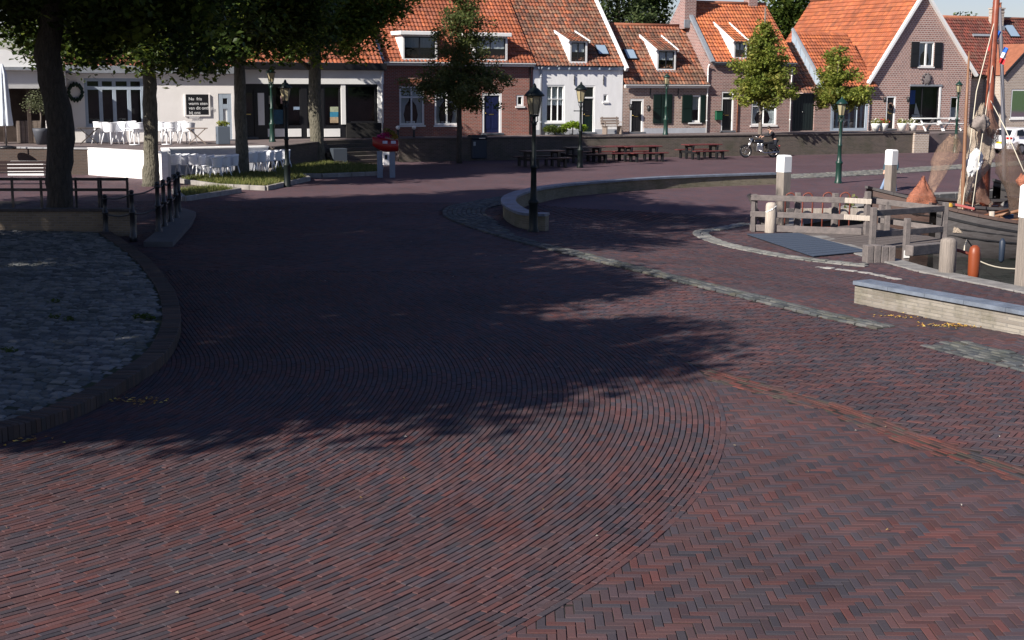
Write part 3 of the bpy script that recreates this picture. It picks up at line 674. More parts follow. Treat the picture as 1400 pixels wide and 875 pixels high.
def V3(u, v, z): return W(u, v, z)
def local_boxes(parent): return MB()
def hbox(m, u0, u1, v0, v1, z0, z1, bev=0):
    c = W((u0+u1)/2, (v0+v1)/2, (z0+z1)/2); return m.obox(c, UV*(u1-u0)/2, VV*(v1-v0)/2, Vector((0, 0, (z1-z0)/2)), bev)
def wall_holes(m, u0, u1, z0, z1, v, holes, thick=.14):
    us = sorted({u0, u1, *[min(max(x, u0), u1) for h in holes for x in (h[0], h[1])]}); zs = sorted({z0, z1, *[min(max(x, z0), z1) for h in holes for x in (h[2], h[3])]})
    for i in range(len(us)-1):
        for j in range(len(zs)-1):
            a, b, c, d = us[i], us[i+1], zs[j], zs[j+1]; mu, mz = (a+b)/2, (c+d)/2
            if any(h[0] < mu < h[1] and h[2] < mz < h[3] for h in holes): continue
            m.quad(W(a, v, c), W(b, v, c), W(b, v, d), W(a, v, d))
    for h in holes:
        a, b, c, d = h
        m.quad(W(a, v, c), W(a, v+thick, c), W(a, v+thick, d), W(a, v, d)); m.quad(W(b, v, c), W(b, v, d), W(b, v+thick, d), W(b, v+thick, c))
        m.quad(W(a, v, d), W(a, v+thick, d), W(b, v+thick, d), W(b, v, d)); m.quad(W(a, v, c), W(b, v, c), W(b, v+thick, c), W(a, v+thick, c))
def hole(px0, px1, py0, py1, v=0.0):                 # opening from picture corners on the facade plane
    u0, _ = F(px0, (py0+py1)/2, v); u1, _ = F(px1, (py0+py1)/2, v); _, zt = F((px0+px1)/2, py0, v); _, zb = F((px0+px1)/2, py1, v)
    return (u0, u1, zb, zt)
def window(parent, h, v=0.0, fw=.07, mull=(), trans=(), fm=None, sill=True, curtain=None, depth=.09, bars=.04, name='window', inner=None, silm=None):
    u0, u1, z0, z1 = h; fm = fm or M_WHITE; m = MB()
    hbox(m, u0-.01, u0+fw, v+.02, v+depth+.04, z0, z1); hbox(m, u1-fw, u1+.01, v+.02, v+depth+.04, z0, z1)
    hbox(m, u0+fw, u1-fw, v+.023, v+depth+.037, z1-fw, z1+.008); hbox(m, u0+fw, u1-fw, v+.023, v+depth+.037, z0-.008, z0+fw)
    for f in mull: c = u0+(u1-u0)*f; hbox(m, c-bars/2, c+bars/2, v+.04, v+depth+.03, z0+fw, z1-fw)
    for f in trans: c = z0+(z1-z0)*f; hbox(m, u0+fw, u1-fw, v+.036, v+depth+.034, c-bars/2, c+bars/2)
    w = m.build(name, fm, parent)
    g = MB(); g.quad(W(u0+fw*.5, v+depth, z0), W(u1-fw*.5, v+depth, z0), W(u1-fw*.5, v+depth, z1), W(u0+fw*.5, v+depth, z1)); g.build('pane', M_GLASS, w)
    if curtain:
        for kind in curtain:
            c = MB(); n = 14
            a, b, zz0, zz1 = u0+fw, u1-fw, z0+.05, z1-.04
            if kind == 'left' or kind == 'right':
                rows = []
                for k in range(9):
                    f = k/8; z = zz0+(zz1-zz0)*f; wd = (b-a)*(.16+.3*abs(f-.25)**.9+(.12 if f > .5 else 0)); x0 = a if kind == 'left' else b-wd
                    rows.append([W(x0+wd*j/n, v+depth+.09+.02*math.sin(j*2.2), z) for j in range(n+1)])
                c.grid(rows)
            elif kind == 'top': c.grid([[W(a+(b-a)*j/24, v+depth+.07+.015*math.sin(j*1.7), z) for j in range(25)] for z in (zz1-(zz1-zz0)*.32, zz1)])
            elif kind == 'half': c.grid([[W(a+(b-a)*j/24, v+depth+.07+.015*math.sin(j*1.7), z) for j in range(25)] for z in (zz0+(zz1-zz0)*.45, zz0+(zz1-zz0)*.95)])
            elif kind == 'low': c.grid([[W(a+(b-a)*j/24, v+depth+.07+.015*math.sin(j*1.7), z) for j in range(25)] for z in (zz0, zz0+(zz1-zz0)*.5)])
            elif kind == 'full': c.grid([[W(a+(b-a)*j/30, v+depth+.07+.03*math.sin(j*1.1), z) for j in range(31)] for z in (zz0, zz1)])
            elif kind == 'flowers':
                c = MB()
                for k in range(3): x = a+(b-a)*(.35+.15*k); c.lathe([(.05, 0), (.08, .14), (.06, .15)], W(x, v+depth+.15, zz0), 8)
                c.build('vase', M_CREAM, w); continue
            c.build('curtain', M_CURT, w)
    if inner is not False:
        i = MB(); hbox(i, u0-.02, u1+.02, v+.5, v+.55, z0-.05, z1+.05)
        i.quad(W(u0, v+depth+.05, z0), W(u1, v+depth+.05, z0), W(u1, v+.5, z0), W(u0, v+.5, z0)); i.quad(W(u0, v+depth+.05, z0), W(u0, v+.5, z0), W(u0, v+.5, z1), W(u0, v+depth+.05, z1))
        i.quad(W(u1, v+depth+.05, z0), W(u1, v+.5, z0), W(u1, v+.5, z1), W(u1, v+depth+.05, z1)); i.quad(W(u0, v+depth+.05, z1), W(u1, v+depth+.05, z1), W(u1, v+.5, z1), W(u0, v+.5, z1))
        i.build('room', inner or M_INT, w, recalc=False)
    if sill:
        s = MB(); hbox(s, u0-.06, u1+.06, v-.06, v+.08, z0-.09, z0-.012); s.build('sill', silm or fm, w)
    return w
def door(parent, h, v=0.0, m_leaf_=None, fm=None, fw=.07, top=0.0, panels=True, glazed=False, handle=True, slot=True):
    u0, u1, z0, z1 = h; zt = z1-top; m = MB(); fm = fm or M_WHITE
    hbox(m, u0+fw, u1-fw, v+.08, v+.13, z0, zt-fw)
    if panels:
        for a, b in ((.1, .42), (.5, .92)):
            zz0, zz1 = z0+(zt-z0)*a, z0+(zt-z0)*b; ww = (u1-u0-2*fw)
            for s0, s1 in ((.1, .45), (.55, .9)):
                if not (glazed and a > .4): hbox(m, u0+fw+ww*s0, u0+fw+ww*s1, v+.065, v+.082, zz0, zz1, .008)
    d = m.build('door', m_leaf_ or M_DARK, parent)
    f = MB(); hbox(f, u0, u0+fw, v+.015, v+.12, z0, z1); hbox(f, u1-fw, u1, v+.015, v+.12, z0, z1); hbox(f, u0+fw, u1-fw, v+.018, v+.12, z1-fw, z1)
    if top: hbox(f, u0+fw, u1-fw, v+.018, v+.12, zt-fw, zt)
    f.build('frame', fm, d)
    if top or glazed:
        p = MB()
        if top: hbox(p, u0+fw, u1-fw, v+.07, v+.08, zt, z1-fw)
        if glazed: ww = u1-u0-2*fw; hbox(p, u0+fw+ww*.15, u1-fw-ww*.15, v+.06, v+.075, z0+(zt-z0)*.5, z0+(zt-z0)*.9)
        p.build('pane', mat_darkglass, d)
    if handle: k = MB(); k.lathe([(.02, 0), (.035, .02), (.03, .05), (.01, .06)], W(u0+fw+.1, v+.03, z0+(zt-z0)*.48), 8); k.build('handle', M_BRASS, d)
    if slot: k = MB(); c = (u0+u1)/2; hbox(k, c-.13, c+.13, v+.066, v+.078, z0+(zt-z0)*.45, z0+(zt-z0)*.45+.05); k.build('letter_slot', M_BRASS, d)
    s = MB(); hbox(s, u0-.05, u1+.05, v-.2, v+.1, z0-.1, z0-.004); s.build('doorstep', M_stoneblue, d)
    return d
mat_darkglass = mat('dark_glass', (.01, .012, .014), rough=.06, spec=.6)
M_stoneblue = mat('blue_stone', (.12, .13, .15), rough=.6, noise=.3)
def roof_sheet(parent, u0, u1, ve, ze, run, slope, pal, old=False, name='roof', clip=None, tw=.21, th=.3, du=0.0, thick=True, keep=None):
    """pantiled roof plane: eave line at (ve, ze), rising away over 'run' metres"""
    L = run*math.hypot(1, slope); nu = max(2, int(round((u1-u0)/tw))); nv = max(2, int(round(L/th))); k = 5
    U_ = np.linspace(u0, u1, nu*k+1); s_rows = []
    cs, sn = 1/math.hypot(1, slope), slope/math.hypot(1, slope)
    for j in range(nv): s_rows += [(j/nv, .045), ((j+1)/nv, .0)]
    ph = (np.arange(nu*k+1) % k)/k; prof = np.where(ph < .65, .028*np.sin(ph/.65*math.pi), -.014*np.sin((ph-.65)/.35*math.pi))+.02
    V = []; T = []; pal = np.array(pal); tint_t = pal[rng.integers(0, len(pal), (nv, nu))]*rng.uniform(.8, 1.2, (nv, nu, 1))
    o0 = np.array(A0); uu = np.array(UV); vv = np.array(VV)
    wav = .02*np.sin(U_*1.1+.5)
    for r, (f, lift) in enumerate(s_rows):
        s = L*f; hgt = prof+lift+wav*math.sin(f*3)
        base = ve+s*cs-hgt*sn; zz = ze+s*sn+hgt*cs
        P = o0[None]+uu[None]*U_[:, None]+vv[None]*base[:, None]; P[:, 2] = zz; V.append(P)
        T.append(tint_t[r//2][np.minimum(np.arange(nu*k+1)//k, nu-1)])
    V = np.concatenate(V); T = np.concatenate(T); n = nu*k+1; nr = len(s_rows); I = np.arange(nr*n).reshape(nr, n)
    Fa = np.stack([I[:-1, :-1], I[:-1, 1:], I[1:, 1:], I[1:, :-1]], -1).reshape(-1, 4)
    if keep is not None:
        c = V[Fa].mean(1)-o0; cu = c@uu; cz = V[Fa].mean(1)[:, 2]; Fa = Fa[keep(cu, cz)]
    o = np_mesh(name, V, Fa, M_TILE_OLD if old else M_TILE, T, parent=parent, smooth=False)
    return o
def gable_prism(m, u0, u1, v0, v1, z0, ze, zr, vr=None, drop=.06):
    """side wall polygon (eave, ridge, eave) between u0 and u1"""
    vr = (v0+v1)/2 if vr is None else vr
    prof = [(v0, z0), (v1, z0), (v1, ze-drop), (vr, zr-drop), (v0, ze-drop)]
    a = [W(u0, v, z) for v, z in prof]; b = [W(u1, v, z) for v, z in prof]
    m.quad(*a); m.quad(*b[::-1])
    for i in range(5): j = (i+1) % 5; m.quad(a[i], a[j], b[j], b[i])
def downpipe(parent, px, py0, py1, mt, v=-.06, r=.04):
    u, zt = F(px, py0, v); _, zb = F(px, py1, v); m = MB(); m.tube([W(u, v, zb), W(u, v, zt-.25), W(u, v-.02, zt-.12), W(u, v-.12, zt)], r, 8)
    for f in (.2, .55, .85): z = zb+(zt-zb)*f; m.tube([W(u, v, z-.03), W(u, v, z+.03)], r*1.3, 8)
    m.build('downpipe', mt, parent)
def dormer(parent, px0, px1, py_top, py_bot, eave, slope, roof_pal, flat=False, mull=(.5,), cheek=True, old=True, rs=.42, fw=.08, curtain=('half',), cheek_m=None, tr=(), over=.12, fm=None):
    """dormer standing on a roof plane (ve, ze); its front bottom lies on the roof"""
    ve, ze = eave
    u0, vb, zb = FR(px0, py_bot, ve, ze, slope); u1 = F(px1, py_bot, vb)[0]; zt = F((px0+px1)/2, py_top, vb)[1]
    v = vb-.05; fm = fm or M_WHITE
    D = thing_part('dormer', parent)
    m = MB()
    # front frame panel and cheeks
    wall_holes(m, u0-.02, u1+.02, zb-.1, zt, v, [(u0+.06, u1-.06, zb+.08, zt-.08)], .05)
    if flat: back = (zt-ze)/slope+ve+.2; rs_ = .02
    else: rs_ = rs; back = (zt-ze+rs_*(ve-v))/(slope-rs_)+ve if slope > rs_ else v+2
    if not flat: back = v+(zt-(ze+(v-ve)*slope))/(slope-rs_)
    zbk = zt+(back-v)*rs_
    for u, s in ((u0-.02, -1), (u1+.02, 1)):
        a, b = (u-.03, u+.03)
        pr = [(v, zb-.15), (v, zt), (back+.1, zbk), (back+.1, zbk-.35), ]
        A = [W(a, vv, zz) for vv, zz in pr]; B = [W(b, vv, zz) for vv, zz in pr]
        m.quad(*A); m.quad(*B[::-1])
        for i in range(4): j = (i+1) % 4; m.quad(A[i], A[j], B[j], B[i])
    d = m.build('dormer', cheek_m or fm, parent)
    bpy.data.objects.remove(D) if D else None
    # roof of the dormer
    r = MB()
    if flat:
        hbox(r, u0-.22, u1+.22, v-.2, back+.3, zt, zt+.2, .02); r.build('dormer_roof', fm, d)
    else:
        sh = roof_sheet(d, u0-over, u1+over, v-.12, zt-.02-.12*rs_, (back-v)+.12, rs_, roof_pal, old, 'dormer_roof')
        for u in (u0-over-.02, u1+over+.02):
            a = W(u, v-.14, zt+.0-.14*rs_); b = W(u, back+.02, zbk+.03); r.bar(a, b, .07, .13)
        r.build('bargeboard', fm, d)
    window_sub(d, (u0+.06, u1-.06, zb+.08, zt-.08), v-.02, mull, tr, curtain, fm)
    l = MB(); hbox(l, u0-.1, u1+.1, v-.1, v+.02, zb-.13, zb-.04); l.build('lead_apron', M_LEAD, d)
    return d
def thing_part(n, p): return None
def window_sub(d, h, v, mull, tr, curtain, fm):
    u0, u1, z0, z1 = h; fw = .05
    f = MB(); hbox(f, u0, u0+fw, v+.03, v+.09, z0, z1); hbox(f, u1-fw, u1, v+.03, v+.09, z0, z1); hbox(f, u0+fw, u1-fw, v+.032, v+.088, z0, z0+fw); hbox(f, u0+fw, u1-fw, v+.032, v+.088, z1-fw, z1)
    for k in mull: c = u0+(u1-u0)*k; hbox(f, c-.025, c+.025, v+.034, v+.086, z0+fw, z1-fw)
    for k in tr: c = z0+(z1-z0)*k; hbox(f, u0+fw, u1-fw, v+.034, v+.086, c-.02, c+.02)
    f.build('frame', M_BLACK if fm is M_WHITE and not tr == 'w' else fm, d)
    g = MB(); g.quad(W(u0, v+.07, z0), W(u1, v+.07, z0), W(u1, v+.07, z1), W(u0, v+.07, z1)); g.build('pane', M_GLASS, d)
    c = MB(); c.grid([[W(u0+(u1-u0)*j/20, v+.12+.012*math.sin(j*1.9), z) for j in range(21)] for z in (z0+(z1-z0)*.5, z1)]); c.build('curtain', M_CURT, d)
    i = MB(); hbox(i, u0-.03, u1+.03, v+.3, v+.33, z0-.03, z1+.03); i.build('room', M_INT, d)
def skylight(parent, px, py, eave, slope, w=.55, h=.8):
    u, v, z = FR(px, py, *eave, slope); t = (VV+Vector((0, 0, slope))).normalized(); n = UV.cross(t).normalized(); n = n if n.z > 0 else -n
    c = W(u, v, z)+n*.09; m = MB(); m.obox(c, UV*w/2, t*h/2, n*.05, .01); s = m.build('skylight', M_BLACK, parent)
    g = MB(); g.obox(c+n*.055, UV*(w/2-.06), t*(h/2-.06), n*.004); g.build('pane', m_skyglass, s)
m_skyglass = mat('skylight_glass', (.25, .33, .42), rough=.12, spec=.8)
def gutter(parent, u0, u1, v, z, mt, fascia=True):
    m = MB(); rows = []
    for u in (u0, u1): rows.append([W(u, v-.02+.075*math.cos(a), z+.075*math.sin(a)) for a in [math.pi+math.pi*k/6 for k in range(7)]])
    m.grid(rows); hbox(m, u0, u1, v-.105, v-.09, z-.012, z+.02); hbox(m, u0, u1, v+.05, v+.1, z-.16, z+.03)
    m.build('gutter', mt, parent)
def anchor(parent, px, py0, py1, v=0.0):
    u, z1 = F(px, py0, v); _, z0 = F(px, py1, v); m = MB(); m.bar(W(u, v-.04, z0), W(u, v-.04, z1), .05, .04); m.bar(W(u, v+.02, (z0+z1)/2), W(u, v-.06, (z0+z1)/2), .05, .05); m.build('wall_anchor', M_IRON, parent)
def shutter(parent, h, v=0.0, mt=None):
    u0, u1, z0, z1 = h; m = MB(); hbox(m, u0, u1, v-.06, v-.02, z0, z1, .006)
    for a, b in ((.06, .47), (.53, .94)): hbox(m, u0+.05, u1-.05, v-.075, v-.058, z0+(z1-z0)*a, z0+(z1-z0)*b, .006)
    m.build('shutter', mt or M_DGREEN, parent)
def chimney(parent, u, v, z0, z1, su, sv, mt, pots=1, flash=True):
    m = MB(); hbox(m, u-su/2, u+su/2, v-sv/2, v+sv/2, z0, z1); hbox(m, u-su/2-.05, u+su/2+.05, v-sv/2-.05, v+sv/2+.05, z1, z1+.09); hbox(m, u-su/2-.02, u+su/2+.02, v-sv/2-.02, v+sv/2+.02, z1-.25, z1-.17)
    c = m.build('chimney', mt, parent)
    p = MB()
    for k in range(pots): p.lathe([(.12, 0), (.14, .03), (.1, .06), (.09, .3), (.12, .33), (.12, .37)], W(u-su/2+su*(k+.5)/pots, v, z1+.09), 10)
    p.build('chimney_pot', M_TERRA, c)
    if flash: f = MB(); hbox(f, u-su/2-.06, u+su/2+.06, v-sv/2-.1, v-sv/2-.002, z0+.05, z0+.5); f.build('flashing', M_LEAD, c)
M_TERRA = mat('terracotta', (.3, .11, .06), rough=.8, noise=.3)
def wall_lamp(parent, px, py, v=0.0):
    u, z = F(px, py, v); m = MB(); m.tube([W(u, v, z), W(u, v-.15, z+.08), W(u, v-.28, z)], .015, 6); m.lathe([(.02, -.28), (.09, -.22), (.11, 0), (.03, .08)], W(u, v-.28, z), 8); m.build('wall_lantern', M_IRON, parent)
def house(name, label, u0, cat='house', v=0.0): return thing(name, label, cat, W(u0, v, TZ), TH)
def facade(parent, u0, u1, z1, v, holes, mt, name='wall', z0=None): 
    m = MB(); wall_holes(m, u0, u1, TZ-.5 if z0 is None else z0, z1, v, holes); return m.build(name, mt, parent, recalc=False)
SL = 1.0

# ------------------------------------------------------------ red brick house
uL, _ = F(524, 140); uR, _ = F(728, 140); _, zE = F(640, 85)
H = house('red_brick_house', 'red brick house with orange tiled roof, two dormers and a navy blue door', (uL+uR)/2)
W1 = hole(546, 580, 118, 171); W2 = hole(594, 628, 118, 171); D1 = hole(659, 686, 127, 188); S1 = hole(706, 716, 130, 145)
D1 = (D1[0], D1[1], TZ+.12, D1[3])
facade(H, uL, uR, zE-.05, 0, [W1, W2, D1, S1], M_REDBRICK)
side = MB(); gable_prism(side, uL+.02, uL+.22, .004, 8.6, TZ-.5, zE, zE+4.3); gable_prism(side, uR-.22, uR-.02, .004, 8.6, TZ-.5, zE, zE+4.3); side.build('side_wall', M_REDBRICK, H)
roof_sheet(H, uL-.1, uR, -.25, zE-.05, 4.6, SL, ORANGE)
b = MB(); b.quad(W(uL, 8.8, zE-.1), W(uR, 8.8, zE-.1), W(uR, 4.35, zE+4.5), W(uL, 4.35, zE+4.5)); b.build('rear_roof', M_TERRA, H)
rd = MB(); rd.tube([W(uL-.1, 4.35, zE+4.55), W(uR, 4.35, zE+4.55)], .12, 8); rd.build('ridge', M_TERRA, H)
gutter(H, uL, uR, -.3, zE-.05, M_WHITE)
window(H, W1, mull=(.5,), trans=(.72,), fw=.1, bars=.08, curtain=('left', 'right', 'flowers')); window(H, W2, mull=(.5,), trans=(.72,), fw=.1, bars=.08, curtain=('left', 'right', 'flowers'))
window(H, S1, fw=.1, sill=True)
door(H, D1, m_leaf_=M_NAVY, fw=.13, top=.0)
for hh in (W1, W2):
    m = MB(); rows = []; a0, b0 = hh[0]-.12, hh[1]+.12
    for r in (0, 1): rows.append([W(a0+(b0-a0)*k/12, -.012, hh[3]+.03+.2*r+.16*math.sin(math.pi*k/12)) for k in range(13)])
    m.grid(rows); m.build('brick_arch', M_TERRA, H)
dormer(H, 551, 596, 48, 82, (-.25, zE-.05), SL, ORANGE, flat=True, mull=(.5,), fm=M_WHITE)
dormer(H, 648, 692, 50, 83, (-.25, zE-.05), SL, ORANGE, flat=True, mull=(.5,), fm=M_WHITE)
downpipe(H, 725, 88, 184, M_BLACK)
vb = MB(); a = W(uL-.12, -.3, zE+.02); bb = W(uL-.12, 4.4, zE+4.62); vb.bar(a, bb, .14, .2); vb.build('verge_board', M_ZINC, H)

# ------------------------------------------------------------ white house
uL, _ = F(728.5, 140); uR, _ = F(851, 140); _, zE = F(790, 90)
H = house('white_house', 'white rendered house with an old mottled tiled roof and one dormer', (uL+uR)/2)
W1 = hole(746, 772, 116, 167); D1 = hole(795, 813, 117, 183); D1 = (D1[0], D1[1], TZ+.1, D1[3]); S1 = hole(825, 831, 129, 139)
facade(H, uL, uR, zE-.05, 0, [W1, D1, S1], M_PLASTER)
side = MB(); gable_prism(side, uL+.02, uL+.22, .004, 9.6, TZ-.5, zE, zE+4.9); gable_prism(side, uR-.24, uR-.004, .004, 9.6, TZ-.5, zE, zE+4.9); side.build('side_wall', M_PLASTER, H)
roof_sheet(H, uL-.02, uR-.02, -.2, zE-.04, 5.0, SL, OLD, old=True)
b = MB(); b.quad(W(uL, 9.8, zE-.1), W(uR, 9.8, zE-.1), W(uR, 4.8, zE+4.95), W(uL, 4.8, zE+4.95)); b.build('rear_roof', M_TERRA, H)
vb = MB(); vb.bar(W(uR+.03, -.4, zE-.18), W(uR+.03, 4.85, zE+5.07), .16, .26); vb.bar(W(uR+.03, 9.9, zE-.18), W(uR+.03, 4.85, zE+5.02), .16, .2); vb.build('verge_board', M_WHITE, H)
fs = MB(); hbox(fs, uL, uR-.03, -.1, -.004, zE-.22, zE-.06); [hbox(fs, uL+k*.62+.2, uL+k*.62+.28, -.2, -.1, zE-.2, zE-.08) for k in range(int((uR-uL)/.62))]; fs.build('eaves_board', M_GREYBLUE, H)
window(H, W1, mull=(.33, .66), trans=(.62,), fw=.09, fm=M_WHITE, curtain=('top', 'half'), bars=.04)
door(H, D1, m_leaf_=M_DGREEN, fw=.08, top=.62, glazed=True); window(H, S1, fw=.06)
pl = MB(); hbox(pl, uL+.02, D1[0]-.02, -.03, -.003, TZ-.3, TZ+.25); hbox(pl, D1[1]+.02, uR-.01, -.03, -.003, TZ-.3, TZ+.25); pl.build('plinth', M_PLINTH, H)
anchor(H, 785, 103, 116); anchor(H, 825, 103, 116)
downpipe(H, 740, 91, 186, M_ZINC, r=.07)
dormer(H, 779, 801, 56, 86, (-.2, zE-.04), SL, OLD, mull=(.5,), rs=.3)
skylight(H, 822, 70, (-.2, zE-.04), SL, .7, .8)

# ------------------------------------------------------------ low old brick house
uL, _ = F(851.5, 140); uR, _ = F(967, 140); _, zE = F(910, 116)
H = house('low_brick_house', 'low weathered brick house with green shutters and a long dormer', (uL+uR)/2)
W1 = hole(893, 918, 129, 169); W2 = hole(942, 958, 130, 167); D1 = hole(861, 880, 135, 184); D1 = (D1[0], D1[1], TZ+.08, D1[3])
facade(H, uL, uR, zE-.03, 0, [W1, W2, D1], M_OLDBRICK)
_, vr, zr = FR(880, 35, -.2, zE, 1.05); run = vr+.2
print('low house ridge', run, zr)
side = MB(); gable_prism(side, uL+.02, uL+.2, .004, run*2-.2, TZ-.5, zE, zr); gable_prism(side, uR-.2, uR-.02, .004, run*2-.2, TZ-.5, zE, zr); side.build('side_wall', M_OLDBRICK, H)
roof_sheet(H, uL+.02, uR-.02, -.2, zE, run, 1.05, OLD, old=True)
b = MB(); b.quad(W(uL, run*2, zE-.1), W(uR, run*2, zE-.1), W(uR, run-.2, zr-.02), W(uL, run-.2, zr-.02)); b.build('rear_roof', M_TERRA, H)
rd = MB(); rd.tube([W(uL, run-.2, zr+.02), W(uR, run-.2, zr+.02)], .11, 8); rd.build('ridge', M_TERRA, H)
gutter(H, uL+.02, uR-.02, -.22, zE-.02, M_WHITE)
window(H, W1, fw=.07, sill=False, fm=M_DGREEN); shutter(H, (W1[0]-.02, (W1[0]+W1[1])/2-.1, W1[2], W1[3])); shutter(H, ((W1[0]+W1[1])/2-.07, W1[1]+.02, W1[2], W1[3]))
window(H, W2, fw=.1, mull=(), sill=True, curtain=('half',)); h2 = hole(932, 946, 130, 168); shutter(H, (h2[0], h2[1], h2[2], h2[3])); h3 = hole(957, 964, 130, 168); shutter(H, h3)
door(H, D1, m_leaf_=M_BLACK, fw=.12)
for p in ((889, 120, 133), (927, 120, 133)): anchor(H, *p)
pl = MB(); hbox(pl, D1[1]+.02, uR-.01, -.04, -.003, TZ-.3, F(920, 175)[1]); pl.build('plinth', M_PLINTH, H)
wall_lamp(H, 859.5, 144); wall_lamp(H, 884, 146)
dormer(H, 898, 922, 68, 96, (-.2, zE), 1.05, OLD, mull=(.5,), rs=.42)
skylight(H, 861, 76, (-.2, zE), 1.05, .7, .8)

# ------------------------------------------------------------ taller brick house with bright orange roof
uL, _ = F(968, 140); uR, _ = F(1084, 140); _, zE = F(1020, 85)
H = house('brick_house', 'brown brick house with a bright orange roof and tall chimneys behind a young tree', (uL+uR)/2)
W1 = hole(1027, 1062, 138, 171); D1 = hole(986, 1003, 125, 181); D1 = (D1[0], D1[1], TZ+.1, D1[3])
facade(H, uL, uR, zE-.05, 0, [W1, D1], M_PURBRICK)
_, vr, zr = FR(1038, 12, -.2, zE, 1.0); run = vr+.2
print('tall brick ridge', run, zr)
run = max(run, 3.5); zr = zE+run*1.0
side = MB(); gable_prism(side, uL-.005, uL+.2, .004, run*2-.2, TZ-.5, zE+.02, zr+.12); gable_prism(side, uR-.2, uR-.02, .004, run*2-.2, TZ-.5, zE, zr); side.build('side_wall', M_PURBRICK, H)
roof_sheet(H, uL+.2, uR+.02, -.2, zE-.03, run, 1.0, BRIGHT)
b = MB(); b.quad(W(uL, run*2, zE-.1), W(uR, run*2, zE-.1), W(uR, run-.2, zr-.02), W(uL, run-.2, zr-.02)); b.build('rear_roof', M_TERRA, H)
rd = MB(); rd.tube([W(uL, run-.2, zr), W(uR, run-.2, zr)], .12, 8); rd.build('ridge', M_TERRA, H)
cz = MB(); cz.bar(W(uL+.1, -.25, zE-.02), W(uL+.1, run-.2, zr+.2), .26, .12); cz.build('verge_coping', M_LEAD, H)
gutter(H, uL+.2, uR, -.22, zE-.04, M_LEAD)
window(H, W1, fw=.09, mull=(.5,), trans=(.78,), curtain=('left', 'right'))
door(H, D1, m_leaf_=M_BLACK, fw=.09, top=.35)
mb = MB(); h = hole(977, 985.5, 152, 164); hbox(mb, h[0], h[1], -.2, -.02, h[2], h[3], .02); hbox(mb, h[0]-.02, h[1]+.02, -.23, -.015, h[3], h[3]+.03); mb.build('mailbox', mat('green_mailbox', (.004, .07, .035), rough=.5), H)
downpipe(H, 968.5, 88, 184, M_WHITE); downpipe(H, 1083, 90, 182, M_WHITE); downpipe(H, 1009, 130, 181, M_TERRA, r=.03)
dormer(H, 1003, 1019, 56, 80, (-.2, zE-.03), 1.0, BRIGHT, mull=(.5,), rs=.5)
# chimneys: at the left verge and on the ridge
u, v_, z_ = FR(931, 45, -.2, zE, 1.0); chimney(H, uL+.05, run*.74, zE+run*.55, zE+run*1.0+1.2, .75, .6, M_PURBRICK, 2)
chimney(H, F(1025, 5, run)[0], run-.1, zr-.5, zr+1.6, .6, .6, M_PURBRICK, 1, False)

# ------------------------------------------------------------ big barn-like house with its gable to the square
uL, _ = F(1189, 140); uR, _ = F(1326, 140)
ua, za = F(1263, -9); _, zl = F(1191, 110); _, zrr = F(1323, 98)
H = house('gable_house', 'big pink brown brick gable house with a huge orange roof and black shutters', ua)
D1 = hole(1211, 1224, 131, 179); D1 = (D1[0], D1[1], TZ+.1, D1[3]); W1 = hole(1243, 1283, 118, 168); W2 = hole(1299, 1310, 132, 162); WA = hole(1256, 1277, 57, 91)
m = MB(); holes = [D1, W1, W2]
_, zm = F(1260, 112)
zmid = min(zl, zrr); zmid = zl-.0
wall_holes(m, uL, uR, TZ-.5, zl, 0, holes)
# gable triangle round the attic window
def gx_at(z): 
    return (uL+(ua-uL)*(z-zl)/(za-zl), uR if z < zrr else uR+(ua-uR)*(z-zrr)/(za-zrr))
zs = [zl, WA[2], WA[3], za]
for i, (z0, z1) in enumerate(zip(zs[:-1], zs[1:])):
    a0, b0 = gx_at(z0); a1, b1_ = gx_at(z1)
    parts = [((a0, b0), (a1, b1_))] if i != 1 else [((a0, WA[0]), (a1, WA[0])), ((WA[1], b0), (WA[1], b1_))]
    for (p0, p1), (q0, q1) in parts: m.quad(W(p0, 0, z0), W(p1, 0, z0), W(q1, 0, z1), W(q0, 0, z1))
for k in (0, 1): m.quad(W(WA[k], 0, WA[2]), W(WA[k], .14, WA[2]), W(WA[k], .14, WA[3]), W(WA[k], 0, WA[3]))
BD = 11.5
m.quad(W(uR, 0, TZ-.5), W(uR, BD, TZ-.5), W(uR, BD, zrr), W(uR, 0, zrr)); m.quad(W(uL, 0, TZ-.5), W(uL, BD, TZ-.5), W(uL, BD, zl), W(uL, 0, zl))
m.quad(W(uL, BD, TZ-.5), W(uR, BD, TZ-.5), W(uR, BD, zrr), W(ua, BD, za), W(uL, BD, zl))
m.build('wall', M_GABBRICK, H, recalc=False)
